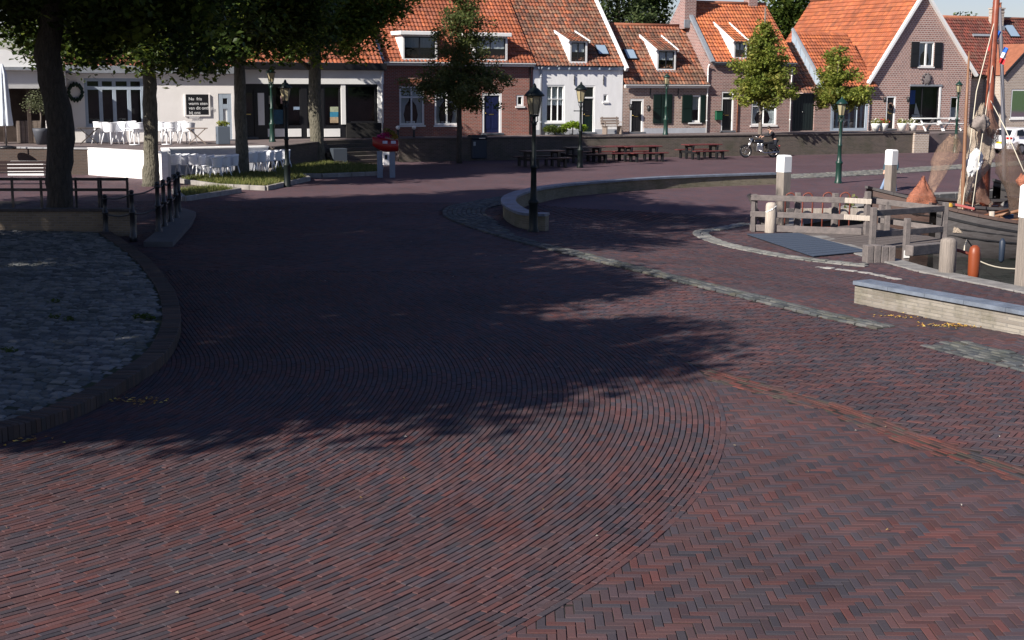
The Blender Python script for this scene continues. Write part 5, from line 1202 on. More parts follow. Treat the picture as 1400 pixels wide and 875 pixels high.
for px, lab in ((544, 'short post with a white ball top, behind the red planter'), (566, 'short post with a white ball top, below the left window of the red house')):
    u_, _ = F(px, 180, -1.6); t = thing('ball_post', lab, 'post', W(u_, -1.6, TZ), 0, 'posts with white balls')
    m = MB(); m.lathe([(.08, 0), (.06, .05), (.05, .4)]); m.build('post', M_IRON, t, local=True); m = MB(); m.lathe([(.02, 0), (.09, .04), (.11, .11), (.09, .18), (.02, .22)], (0, 0, .39), 12); m.build('ball', M_WHITE, t, local=True)
# red clog planter
pc = GG(528, 242.5); t = thing('clog_planter', 'red boat shaped clog planter with pink flowers on two grey posts', 'planter', pc, .15)
for s in (-1, 1): m = MB(); m.box(s*.26, 0, -.2, .23, .2, 1.3, 0, .015); m.build('leg', mat('grey_blue_post', (.2, .24, .29), rough=.8, noise=.2), t, local=True)
m = MB(); rows = []
for k in range(15):
    f = k/14; x = -.56+1.06*f; r = .04+.25*math.sin(min(1, f*1.25)*math.pi*.55)**.8; top = 1.64+.06*math.cos(f*math.pi)-(.0 if f > .25 else .1*(f)); bot = 1.06+.28*(1-min(1, f*2))**1.6+.03*max(0, f-.8)*5
    rows.append([(x, r*math.sin(2*math.pi*j/16), (top+bot)/2+(top-bot)/2*math.cos(2*math.pi*j/16)) for j in range(16)])
m.grid(rows, True, True); m.quad(*rows[-1]); m.quad(*rows[0][::-1]); cl_ = m.build('clog', mat('glossy_red', (.22, .008, .008), rough=.4, coat=.1), t, local=True)
m = MB()
for x in (-.05, .3): m.box(x, -.262, 1.42, .2, .03, .12, 0, .01)
m.build('painted_panel', mat('pale_blue_panel', (.4, .45, .55)), t, local=True)
m = MB(); m.lathe([(.0, 0), (.05, .01), (.0, .02)], (.18, -.27, 1.3), 8, sx=1, sy=.4); m.build('yellow_emblem', M_BRASS, t, local=True)
m_fl = attr_mat('petals', rough=.6, bump=0, dirt_amt=0, trans=.2)
def flowers(name, pts, rad, per, size, pal, parent):
    me_ = leaves_mesh(name, pts, rad, per, size, pal, parent); me_.data.materials.clear(); me_.data.materials.append(m_fl); return me_
flowers('flowers', [(pc.x+dx, pc.y+dy, pc.z+dz) for dx, dy, dz in ((-.2, 0, 1.72), (-.05, 0, 1.8), (.15, 0, 1.78), (-.25, .05, 1.66), (.05, .05, 1.9))], .17, 60, .09, [(.5, .03, .18), (.35, .02, .15), (.55, .08, .25)], t)
flowers('leaves', [(pc.x+dx, pc.y, pc.z+dz) for dx, dz in ((.2, 1.88), (.32, 1.8), (.05, 1.96), (.36, 1.7))], .16, 60, .1, [(.2, .2, .04), (.12, .14, .03), (.3, .2, .03)], t)
t = thing('utility_box', 'small pale utility box on the ground behind the red planter', 'utility box', GG(529, 226), TH)
m = MB(); m.box(0, 0, 0, .5, .35, .75, 0, .02); m.build('box', M_CREAM, t, local=True); m = MB(); m.box(-.1, -.18, .3, .12, .02, .2); m.build('vent', M_BLACK, t, local=True)

# ------------------------------------------------------------ grass strips with stone kerbs under the trees
m_grass = attr_mat('grass_blades', rough=.6, bump=0, dirt=(.09, .08, .03), dirt_amt=.4, trans=.25)
m_kstone = mat('pale_kerb_stone', (.3, .28, .26), rough=.85, noise=.4, nscale=3)
m_soil = mat('soil', (.05, .045, .025), rough=.95, base2=(.06, .08, .02), nscale=2)
def bed(pts_px, h=.13):
    P = [GG(*p) for p in pts_px]; xy = [(p.x, p.y) for p in P]
    m = MB(); m.prism(xy, -.1, h); tag(m.build('flower_bed', m_soil), kind='structure')
    k = MB(); n = len(xy)
    for i in range(n):
        a = Vector(xy[i]); b = Vector(xy[(i+1) % n]); L = (b-a).length; c = int(L/.9)+1
        for j in range(c): q = a.lerp(b, (j+.5)/c); k.box(q.x, q.y, -.1, L/c-.012, .16, h+.13, math.atan2((b-a).y, (b-a).x), .015)
    tag(k.build('stone_kerb', m_kstone), kind='structure')
    x0, x1 = min(p[0] for p in xy), max(p[0] for p in xy); y0, y1 = min(p[1] for p in xy), max(p[1] for p in xy); N = int((x1-x0)*(y1-y0)*420)
    X = rng.uniform(x0, x1, N); Y = rng.uniform(y0, y1, N); ok = in_poly(X, Y, P) & (dist_line(X, Y, P, True) > .1); X = X[ok]; Y = Y[ok]; n = len(X)
    a = rng.uniform(0, 2*math.pi, n); hh = rng.uniform(.05, .2, n); l = rng.normal(0, .06, (n, 2)); w_ = .012
    V = np.stack([np.stack([X-w_*np.cos(a), Y-w_*np.sin(a), np.full(n, h)], -1), np.stack([X+w_*np.cos(a), Y+w_*np.sin(a), np.full(n, h)], -1), np.stack([X+l[:, 0], Y+l[:, 1], h+hh], -1)], 1).reshape(-1, 3)
    pal = np.array([(.1, .13, .025), (.14, .15, .035), (.07, .1, .02), (.2, .19, .06)]); T = pal[rng.integers(0, 4, n)]
    return np_mesh('grass', V, np.arange(n*3).reshape(n, 3), m_grass, np.repeat(T, 3, 0), kind='stuff')
bed([(243, 249), (330, 239), (415, 242), (422, 247), (364, 260), (300, 257)])
bed([(238, 264), (296, 260), (328, 263), (252, 275)])
bed([(370, 234), (440, 226), (522, 230), (518, 239.5), (440, 242.5), (380, 242)])

# ------------------------------------------------------------ cafe furniture
m_wchair = mat('white_chair_plastic', (.82, .83, .86), rough=.45)
def make_chair():
    t = thing('terrace_chair', 'x', 'chair', (0, 0, 0), 0, 'white chairs of the cafe terraces')
    m = MB(); m.lathe([(.2, 0), (.225, .015), (.22, .035), (.1, .04)], (0, 0, .43), 14); m.build('seat', m_wchair, t, local=True)
    b = MB(); rows = []
    for z, r in ((.46, .25), (.6, .27), (.7, .28)): rows.append([(r*math.sin(a), -r*math.cos(a)*.95, z+(.1*math.cos(a/1.7) if z > .65 else 0)) for a in np.linspace(-2.0, 2.0, 17)])
    b.grid(rows); b.tube([(.285*math.sin(a), -.285*math.cos(a)*.95, .7+.1*math.cos(a/1.7)) for a in np.linspace(-2.1, 2.1, 17)], .015, 6); b.build('backrest', m_wchair, t, local=True)
    for x in (-1, 1):
        for y in (-1, 1): l = MB(); l.tube([(x*.16, y*.16, .44), (x*.25, y*.25, 0)], [.024, .018], 6); l.build('leg', m_wchair, t, local=True)
    t.scale = (1.12, 1.12, 1.22)
    return t
proto = make_chair(); used = False
def place_chair(p, rz, lab):
    global used
    if not used: proto.location = p; proto.rotation_euler = (0, 0, rz); proto['label'] = lab; used = True; return proto
    return copy_tree(proto, p, rz, lab)
ORD = ['leftmost', 'second from the left', 'third from the left', 'fourth from the left', 'fifth from the left', 'sixth from the left', 'seventh from the left', 'eighth from the left', 'ninth from the left', 'tenth from the left', 'eleventh from the left', 'twelfth from the left', 'rightmost']
low = [(238, 243), (250, 243), (262, 243), (273, 244), (284, 245), (295, 247), (306, 246), (317, 244), (344, 239), (355, 238.5), (366, 237), (377, 236), (388, 235)]
for k, (px, py) in enumerate(low): place_chair(GG(px, py), 2.2+random.uniform(-.35, .35), 'white tub chair in the front row of the lower terrace, '+ORD[k])
lo2 = [(250, 236), (266, 235.5), (288, 235), (307, 234), (340, 232), (355, 231), (369, 230.5)]
for k, (px, py) in enumerate(lo2): place_chair(GG(px, py), -.9+random.uniform(-.3, .3), 'white tub chair in the back row under the pale terrace wall, '+(ORD[k] if k < 6 else 'rightmost'))
up = [(138, 196), (151, 197), (164, 196.5), (178, 195), (190, 197), (221, 195), (234, 196), (246, 195), (258, 196)]
for k, (px, py) in enumerate(up): place_chair(G(px, py, TZ), random.uniform(0, 6.28), 'white chair on the upper cafe terrace before the cafe wall, '+(ORD[k] if k < 8 else 'rightmost'))
def make_table(label, p, mt, cross=False, r=.38, rz=0.0, group='cafe tables'):
    t = thing('cafe_table', label, 'table', p, rz, group)
    if cross:
        m = MB(); [m.box(0, -.28+k*.14, .7, .95, .125, .03, 0, .004) for k in range(5)]; m.build('tabletop', mt, t, local=True)
        for y in (-.3, .3):
            for s in (-1, 1): l = MB(); l.bar((-s*.38, y+s*.02, .0), (s*.38, y+s*.02, .7), .05, .03); l.build('leg', mt, t, local=True)
    else:
        m = MB(); m.lathe([(r-.02, .71), (r, .72), (r, .735), (r-.02, .745)], n=20); m.build('tabletop', mt, t, local=True)
        m = MB(); m.lathe([(.03, .02), (.03, .71)], n=8); m.build('stem', mt, t, local=True); m = MB(); m.lathe([(.24, 0), (.24, .015), (.05, .03)], n=14); m.build('foot', mt, t, local=True)
    return t
m_oldwood = mat('weathered_wood', (.25, .2, .17), rough=.85, noise=.4, nscale=4, streak=(.5, 6, 6), bump=.3)
make_table('dark slatted folding table at the left end of the upper terrace', G(122, 197, TZ), mat('dark_table_wood', (.06, .05, .045), rough=.7), True, rz=.3)
make_table('brown slatted folding table below the chalkboard', G(270, 197, TZ), m_oldwood, True, rz=.2)
make_table('round white table on the upper terrace left of the mossy trunk', G(184, 198, TZ), m_wchair)
make_table('round white table on the upper terrace right of the mossy trunk', G(228, 197.5, TZ), m_wchair)
for k, (px, py) in enumerate(((244, 239), (278, 240), (312, 239), (350, 235), (372, 234))): make_table('white table between the chairs of the lower terrace, '+ORD[k], GG(px, py), m_wchair)
# benches, planters, parasol
def bench(label, p, rz, mt, leg, L=1.8, back=True, armr=False):
    t = thing('bench', label, 'bench', p, rz)
    m = MB(); [m.box(0, -.2+k*.13, .43, L, .115, .035, 0, .006) for k in range(4)]; m.build('seat', mt, t, local=True)
    if back: m = MB(); [m.obox((0, .28+k*.03, .58+k*.14), (L/2, 0, 0), (0, .018, 0), (0, .01, .055)) for k in range(3)]; m.build('backrest', mt, t, local=True)
    for x in (-L/2+.12, L/2-.12): l = MB(); l.box(x, 0, 0, .07, .5, .43); (l.bar((x, .24, .4), (x, .36, .95), .07, .05) if back else None); l.build('leg', leg, t, local=True)
    if armr:
        for x in (-L/2+.02, L/2-.02): l = MB(); l.box(x, 0, .64, .06, .5, .04); l.box(x, -.22, .43, .05, .05, .21); l.build('armrest', mt, t, local=True)
    return t
bench('red brown slatted bench with grey legs behind the leaning tree', GG(26, 252), 3.3, m_plank_d, mat('grey_legs', (.12, .125, .135), rough=.6), L=2.6)
t = thing('white_block', 'low white painted block behind the bench at the left', 'block', GG(38, 240), 3.2); m = MB(); m.box(0, 0, 0, 1.5, .5, .6, 0, .02); m.build('block', M_WHITE, t, local=True)
u_, _ = F(837, 175, -.8); bench('weathered wooden garden bench in front of the white house', W(u_, -.8, TZ), TH, m_oldwood, m_oldwood, L=1.15, armr=True)
def pot_plant(label, p, pr, ph, pm, pts, rad, per, size, pal, fl=None, cat='potted plant', group=None, boxy=False, stem=None):
    t = thing('potted_plant', label, cat, p, 0, group); m = MB()
    if boxy: m.box(0, 0, 0, pr*2, pr*1.6, ph, TH, .02)
    else: m.lathe([(pr*.65, 0), (pr, ph*.8), (pr*1.05, ph), (pr*.9, ph)], n=14)
    m.build('pot', pm, t, local=True)
    if stem: s = MB(); s.tube([(0, 0, ph-.05), (.03, 0, ph+stem*.5), (0, 0, ph+stem)], [.05, .035, .03], 6); s.build('stem', m_bark3, t, local=True)
    P = [(p.x+a, p.y+b, p.z+c) for a, b, c in pts]; leaves_mesh('leaves', P, rad, per, size, pal, t)
    if fl: flowers('flowers', [(x, y, z+.04) for x, y, z in P], rad*1.02, max(10, per//3), size*.9, fl, t)
    return t
m_whitepot = mat('white_ceramic', (.75, .75, .73), rough=.35)
g0 = [(0, 0, .5), (.15, 0, .55), (-.15, 0, .55), (0, .1, .62)]
WF = [(.7, .68, .6), (.75, .72, .66)]; RF = [(.45, .02, .04), (.6, .1, .12)]
for k, (px, v, fl, lab) in enumerate(((1197, -.9, WF, 'white pot left of the black door of the gable house'), (1208, -.9, RF, 'white pot with red flowers before the black door of the gable house'), (1233, -.9, WF, 'white pot with white flowers left of the large window'), (1248, -.9, WF, 'white pot with white flowers under the large window'))):
    u_, _ = F(px, 175, v); p = W(u_, v, TZ); pot_plant(lab, p, .28, .45, m_whitepot, g0, .2, 60, .09, YOUNG, fl, group='white flower pots')
u_, _ = F(759, 180, -.7); p = W(u_, -.7, TZ); t = thing('shrub', 'dark clipped shrub under the window of the white house', 'shrub', p, 0); leaves_mesh('foliage', [(p.x+a, p.y+b*.4, p.z+.25+random.random()*.15) for a in np.linspace(-.45, .45, 9) for b in (-1, 0, 1)], .24, 90, .07, DARKG, t); m = MB(); m.tube([(0, 0, 0), (0, 0, .3)], .03); m.build('stem', m_bark3, t, local=True)
u_, _ = F(783, 180, -1.0); p = W(u_, -1.0, TZ); t = thing('shrub', 'bright yellow green shrub left of the green door', 'shrub', p, 0); leaves_mesh('foliage', [(p.x+a, p.y+b*.4, p.z+.3+.25*(1-abs(a)*1.6)+random.random()*.1) for a in np.linspace(-.5, .6, 10) for b in (-1, 0, 1)], .22, 80, .1, [(.25, .36, .03), (.32, .42, .05), (.18, .28, .03)], t); m = MB(); m.tube([(0, 0, 0), (0, 0, .4)], .03); m.build('stem', m_bark3, t, local=True)
p = G(57, 197, TZ); pot_plant('olive tree in a dark round pot left of the leaning tree', p, .35, .7, mat('dark_pot', (.06, .065, .08), rough=.6), [(-.2, 0, 1.75), (.1, 0, 1.9), (-.35, 0, 1.95), (.2, .1, 1.6), (-.1, 0, 2.2), (.0, .1, 1.55), (-.5, 0, 1.7)], .42, 110, .08, [(.16, .18, .1), (.12, .14, .07), (.2, .21, .13)], stem=1.0)
p = G(50, 195, TZ)-UV*.3; t = thing('wooden_planter', 'tall brown wooden planter box by the open pavilion', 'planter', p, TH); m = MB(); [m.box(-.45+k*.18, 0, 0, .165, .5, 1.0, 0, .008) for k in range(6)]; m.build('box', m_oldwood, t, local=True)
pot_plant('dark box planter with bright leaves right of the brown folding table', G(305, 197, TZ), .28, .8, mat('slate_box', (.08, .1, .13), rough=.7), [(0, 0, .95), (.15, 0, .9), (-.15, 0, .9)], .18, 50, .1, YOUNG, boxy=True)
pot_plant('dark grey planter box at the foot of the brown brick steps', GG(463, 224), .36, .75, mat('slate_planter', (.035, .045, .06), rough=.7), [(0, 0, .7)], .15, 20, .06, DARKG, boxy=True, cat='planter')
p = G(9, 203, TZ); t = thing('parasol', 'closed pale blue parasol with a dark base at the far left', 'parasol', p, 0)
m = MB(); m.lathe([(.03, 0), (.03, 3.4)], n=8); m.build('pole', M_CHROME, t, local=True); m = MB(); m.lathe([(.4, 0), (.4, .08), (.1, .12)], n=16); m.build('base', M_BLACK, t, local=True)
m = MB(); m.grid([[(r*(1+.18*math.cos(8*a))*math.cos(a), r*(1+.18*math.cos(8*a))*math.sin(a), z) for a in np.linspace(0, 2*math.pi, 33)] for z, r in ((.95, .27), (1.0, .29), (1.6, .24), (2.4, .2), (3.1, .16), (3.5, .04))]); m.build('canopy', mat('pale_canvas', (.66, .72, .8), rough=.85), t, local=True)
def white_set(px, py, lab):
    u_, _ = F(px, py, -1.4); picn = thing('garden_table_set', lab, 'picnic table', W(u_, -1.4, TZ), TH, 'white garden table sets')
    m = MB(); m.box(0, 0, .72, 1.7, .75, .05, 0, .01); m.build('tabletop', M_WHITE, picn, local=True)
    for s in (-1, 1): m = MB(); m.box(0, s*.65, .42, 1.7, .3, .05, 0, .01); m.build('bench_seat', M_WHITE, picn, local=True)
    for x in (-.65, .65):
        for s in (-1, 1): m = MB(); m.bar((x, s*.75, 0), (x, s*.2, .72), .08, .05); m.build('leg', M_WHITE, picn, local=True)
        m = MB(); m.box(x, 0, .36, .06, 1.5, .07); m.build('cross_beam', M_WHITE, picn, local=True)
white_set(1266, 180, 'white picnic table under the large window of the gable house'); white_set(1291, 180, 'white picnic table under the small window of the gable house')
u_, _ = F(1396, 172, 2.2); p = W(u_, 2.2, TZ); pot_plant('pale pot with white flowers under the window at the right edge', p, .3, .6, M_PLINTH, [(0, 0, .8), (.25, 0, .75), (-.25, 0, .75), (0, 0, .95)], .25, 70, .1, FARG, WF)
# ------------------------------------------------------------ low walls of the quay
M_BLUESTONE = mat('blue_stone_cap', (.17, .2, .25), rough=.55, noise=.5, nscale=2.5, bump=.15, bscale=20)
def wall_path(name, label, pts, ztop, wd, mt, capm, cap_w=.46, cap_h=.07, seg=.9, zb=-.55):
    t = thing(name, label, 'wall', Vector((pts[len(pts)//2].x, pts[len(pts)//2].y, 0)), 0)
    A, B = offset(pts, wd/2), offset(pts, -wd/2); m = MB(); s = 0.0; n = len(pts)
    m.grid([[(p.x, p.y, z) for p in A] for z in (zb, ztop-cap_h)], False); m.grid([[(p.x, p.y, z) for p in B] for z in (zb, ztop-cap_h)], False)
    for i in (0, n-1): m.quad((A[i].x, A[i].y, zb), (B[i].x, B[i].y, zb), (B[i].x, B[i].y, ztop-cap_h), (A[i].x, A[i].y, ztop-cap_h))
    m.build('wall_face', mt, t)
    c = MB(); A, B = offset(pts, cap_w/2), offset(pts, -cap_w/2); acc = 0
    for i in range(n-1):
        f0, f1 = .004, .996
        q = [A[i].lerp(A[i+1], f0), A[i].lerp(A[i+1], f1), B[i].lerp(B[i+1], f1), B[i].lerp(B[i+1], f0)]; c.prism([(p.x, p.y) for p in q], ztop-cap_h, ztop+random.uniform(-.003, .003))
    c.build('coping', capm, t); return t
cw = smooth_line([g2(px, py, .45) for px, py in ((748, 291.5), (722, 290), (704, 283), (695, 274), (700, 266.5), (722, 259), (765, 252), (830, 246.3), (900, 241.8), (980, 238.5), (1060, 236))], 5)
wall_path('curved_wall', 'low curved brick wall with a blue stone cap beside the nearest lamp post', cw, .45, .32, M_BUFFBRICK if False else brick_mat('mossy_buff_brick', (.2, .17, .12), (.14, .12, .09), (.2, .18, .14), bh=.06, ms=.009, stain=(.07, .08, .035), stain_amt=.8), M_BLUESTONE)
wr_ = [Vector((WALLR[0].x, WALLR[0].y)), Vector((WALLR[1].x, WALLR[1].y)), Vector((WALLR[2].x, WALLR[2].y))]
dirw = (wr_[1]-wr_[0]).normalized(); wr_ = [wr_[0]+dirw*k*.9+Vector((-dirw.y, dirw.x))*.12 for k in range(12)]
wall_path('quay_wall_low', 'low buff brick wall with a blue stone cap in the right foreground', wr_, .4, .34, M_BUFFBRICK, M_BLUESTONE, cap_w=.46)

# ------------------------------------------------------------ mooring piles and timber railings
m_pilewood = mat('grey_pile_wood', (.27, .23, .2), rough=.9, base2=(.16, .14, .125), nscale=5, streak=(6, 6, .35), bump=.6, bscale=10)
m_railwood = mat('weathered_rail_wood', (.17, .145, .138), rough=.9, base2=(.1, .09, .088), nscale=4, streak=(1.2, 1.2, 1.2), bump=.4, bscale=16)
m_palewood = mat('pale_wood', (.5, .44, .38), rough=.85, base2=(.3, .26, .22), nscale=5, streak=(6, 6, .4), bump=.4)
def pile(label, px, py_base, d, z0, ztop, w, white=.55, rz=.6, cham=True):
    p = AT(px, py_base, d); t = thing('mooring_pile', label, 'mooring pile', Vector((p.x, p.y, z0)), rz, 'white topped mooring piles')
    h = ztop-z0
    m = MB(); m.box(0, 0, -1.2, w, w, h-white+1.2, 0, .02); m.build('pile', m_pilewood, t, local=True)
    c = MB(); a = w/2+.004; b = a-.04; c.box(0, 0, h-white, w+.008, w+.008, white-.05, 0, .01)
    i = [( -a, -a, h-.051), (a, -a, h-.051), (a, a, h-.051), (-a, a, h-.051)]; j = [(-b, -b, h), (b, -b, h), (b, b, h), (-b, b, h)]
    for k in range(4): c.quad(i[k], i[(k+1) % 4], j[(k+1) % 4], j[k])
    c.quad(*j); c.build('white_top', M_WHITE, t, local=True)
    return t
pile('white topped pile behind the left end of the wooden fence', 1069, 300, 44.5, -.45, 1.8, .34)
pile('white topped pile with a man standing behind it', 1215.5, 280, 50, -.45, 1.72, .32)
pile('largest white topped pile at the right edge on the quay edge', 1401, 388, 31.4, -.45, 1.87, .34, white=.75, rz=.3)
def round_pile(label, px, py, z0, ztop, r, mt, dome=True, rope=False, name='wooden_bollard'):
    p = G(px, py, z0); t = thing(name, label, 'bollard', p, 0); h = ztop-z0
    m = MB(); m.lathe([(r*1.0, -.8), (r, h*.5), (r*.98, h-.12), (r*.9, h-.05), (r*.6, h-.01), (.02, h)], n=16); m.build('post', mt, t, local=True)
    if rope: c = MB(); c.tube([(r*.9*math.cos(a), r*.9*math.sin(a)*1.1, h-.2+.1*math.cos(a)) for a in np.linspace(0, 6.28, 18)], .02, 6); c.build('rope', M_WHITE, t, local=True)
    return t
round_pile('thick round weathered bollard on the quay edge, nearest', 1294.5, 373, -.42, .44, .2, m_pilewood)
round_pile('short pale bollard with a rope loop behind the left part of the fence', 1053, 319, -.45, .5, .17, m_palewood, rope=True)
def railing(label, posts, rails, group=None, pw=.15):
    """posts: (px, py_base, z0, ztop); rails: list of ((px,py,d),(px,py,d), height)"""
    base = G(posts[0][0], posts[0][1], posts[0][2]); t = thing('timber_railing', label, 'railing', base, 0, group)
    for px, py, z0, z1 in posts:
        p = G(px, py, z0); m = MB(); m.box(p.x, p.y, z0-.3, pw, pw, z1-z0+.3, random.uniform(0, .3), .012); m.build('post', m_railwood, t)
    for (a, b, hh, mt) in rails:
        m = MB(); m.bar(a, b, .06, hh, bev=.01); m.build('rail', mt, t)
    return t
zq = -.42
pA, pB = G(1022, 316, zq), G(1186, 322, zq)
def rp(p, z): return Vector((p.x, p.y, z))
fr_ = Vector((.05, -.1, 0)); m_r2 = m_palewood
rails = []
e = pA.lerp(pB, .78)
for z in (.62, .12): rails += [(rp(pA, z)+fr_, rp(e, z)+fr_, .17, m_railwood), (rp(e, z)+fr_, rp(pB, z-.02)+fr_, .16, m_palewood)]
rails += [(rp(pA, zq+.12)+fr_, rp(pA.lerp(pB, .93), zq+.12)+fr_, .2, m_railwood)]
t = railing('weathered timber fence with three rails round the quay corner', [(1030, 316, zq, .72), (1089, 317, zq, .78), (1140, 318, zq, .78), (1184, 321, zq, .85)], rails, 'timber fences of the quay', .16)
m = MB(); a = G(1028, 316, zq); m.bar(rp(a, zq)+Vector((.45, .1, 0)), rp(a, .7)+Vector((-.12, .1, 0)), .12, .12); m.bar(rp(a, zq)+Vector((0, -.2, 0)), rp(a, .7)+Vector((0, -.02, 0)), .1, .1); m.build('brace', m_railwood, t)
m = MB(); b1_ = G(1075, 308, zq); b2_ = G(1200, 306, zq); m.bar(rp(b1_, .02), rp(b2_, -.02), .1, .2); tagp = m.build('far_rail', m_palewood, t)
P1_, P2_, P3_ = G(1192, 340, zq), G(1238, 354, zq), G(1290, 328, zq)
N1, N3 = G(1189, 338, zq), G(1290, 328, zq)
railing('timber jetty railing nearest to the camera, beside the round bollard', [(1192, 340, zq, .72), (1290, 328, zq, .68)], [(rp(G(1193, 340, zq), .56), rp(N3, .5), .17, m_railwood), (rp(G(1193, 340, zq), -.03), rp(N3, -.1), .17, m_railwood)], 'timber fences of the quay', .15)
p2 = G(1238, 352, -.5); t = thing('timber_post', 'single timber post in front of the jetty railing with a small white plate', 'post', p2, 0); m = MB(); m.box(0, 0, -.1, .15, .15, 1.15, .2, .012); m.build('post', m_railwood, t, local=True); m = MB(); m.box(0, -.09, .0, .16, .02, .2, .2); m.build('plate', M_WHITE, t, local=True)
F1, F3 = G(1178, 320, zq), G(1288, 327, zq)
railing('timber jetty railing on the far side, next to the boats', [(1184, 322, zq, .9), (1212, 322, zq, .62), (1204, 315, zq, .4)], [(rp(F1, .62), rp(F3, .46), .17, m_railwood), (rp(G(1200, 320, zq), .0), rp(F3, -.12), .16, m_railwood)], 'timber fences of the quay', .15)
t = thing('timber_fender', 'heavy timber block at the foot of the jetty railing', 'timber block', G(1201, 358, zq), .2)
for k in range(4): m = MB(); m.box(-.3+k*.2, 0, -.4, .185, .3, .42+.4+random.uniform(-.02, .03), 0, .015); m.build('timber', m_railwood, t, local=True)
t = thing('timber_beam', 'dark timber beam lying at the end of the jetty by the water', 'timber beam', G(1262, 352, zq), 0); m = MB(); m.bar(rp(G(1242, 352, zq), zq+.18), rp(G(1286, 346, zq), zq+.15), .25, .28, bev=.02); m.build('beam', m_railwood, t)
# jetty deck, grating and stone edging
m_deck = mat('deck_planks', (.14, .115, .105), rough=.85, base2=(.08, .07, .068), nscale=3, streak=(.5, 7, 1), bump=.3)
a_, b_, c_, d_ = G(1080, 318, zq), G(1188, 342, zq), G(1296, 330, zq), G(1190, 306, zq)
t = thing('jetty_deck', 'small timber deck of the jetty between the railings', 'jetty', rp((a_+c_)/2, zq), 0)
m = MB()
for k in range(26):
    f0, f1 = k/26+.003, (k+1)/26-.003; q = [a_.lerp(b_, f0), a_.lerp(b_, f1), d_.lerp(c_, f1), d_.lerp(c_, f0)]; zz = zq+.03+random.uniform(-.004, .004)
    m.v += [(p.x, p.y, zz) for p in q]+[(p.x, p.y, zz-.06) for p in q]; i = len(m.v)-8
    for f in ((0, 1, 2, 3), (7, 6, 5, 4), (0, 4, 5, 1), (1, 5, 6, 2), (2, 6, 7, 3), (3, 7, 4, 0)): m.f.append(tuple(i+x for x in f)); m.sm.append(False)
m.build('planks', m_deck, t)
t = thing('steel_grating', 'blue grey steel grating set in the paving before the fence', 'grating', G(1110, 336, -.42), 0)
g_a, g_b, g_c, g_d = g2(1024, 321), g2(1090, 319.5), g2(1188, 343), g2(1118, 352)
g_a, g_b, g_c, g_d = [g2(px, py, -.38) for px, py in ((1022, 320), (1092, 318.5), (1186, 343), (1112, 350))]
m = MB()
for k in range(34):
    f = k/33; p, q = g_a.lerp(g_b, f), g_d.lerp(g_c, f); m.bar((p.x, p.y, -.385), (q.x, q.y, -.385), .035, .012)
for k in range(13):
    f = k/12; p, q = g_a.lerp(g_d, f), g_b.lerp(g_c, f); m.bar((p.x, p.y, -.38), (q.x, q.y, -.38), .05, .012)
m.build('bars', mat('galvanised', (.04, .055, .085), rough=.8, metal=.0), t)
m = MB(); m.prism([(p.x, p.y) for p in (g_a, g_b, g_c, g_d)], -.46, -.405); m.build('pit_shade', M_BLACK, t)  # black slab stands in for the shade below the bars
strip('stone_edging', [g2(px, py, -.35) for px, py in ((1022, 303), (985, 310), (958, 315), (975, 326), (1020, 338), (1090, 350), (1186, 360))], .5, 2, .03, [(.22, .215, .2), (.18, .18, .17), (.26, .25, .235)])
strip('stone_strip', [g2(px, py, -.4) for px, py in ((1120, 366), (1180, 372), (1230, 382))], .25, 1, .01, [(.4, .38, .36), (.34, .33, .31)])
# red brown hoops of the quay ladder
m_rust = mat('red_brown_steel', (.2, .055, .038), rough=.6, noise=.4, nscale=8)
for px, py, lab in ((1091, 312, 'red brown tubular ladder hoops behind the middle of the fence, left pair'), (1142, 311, 'red brown tubular ladder hoops behind the fence, right pair')):
    p = G(px, py, -.45); t = thing('ladder_hoops', lab, 'ladder', p, .1, 'ladder hoops of the quay')
    for s in (-.28, .28):
        m = MB(); m.tube([(s-.16, 0, -.5), (s-.16, 0, .95)]+[(s-.16*math.cos(a), 0, .95+.16*math.sin(a)) for a in np.linspace(.3, 2.84, 7)]+[(s+.16, 0, .95), (s+.16, 0, -.5)], .025, 8); m.build('hoop', m_rust, t, local=True)
    m = MB(); m.tube([(-.44, 0, .0), (.44, 0, 0)], .022, 8); m.build('rung', m_rust, t, local=True)
p = G(1163, 300, -.4); t = thing('reed_plant', 'small tuft of leaves growing at the quay edge right of the ladder', 'plant', p, 0)
leaves_mesh('leaves', [(p.x, p.y, p.z+.3), (p.x, p.y, p.z+.6), (p.x+.1, p.y, p.z+.15)], .3, 40, .12, [(.25, .25, .1), (.15, .18, .05)], t)

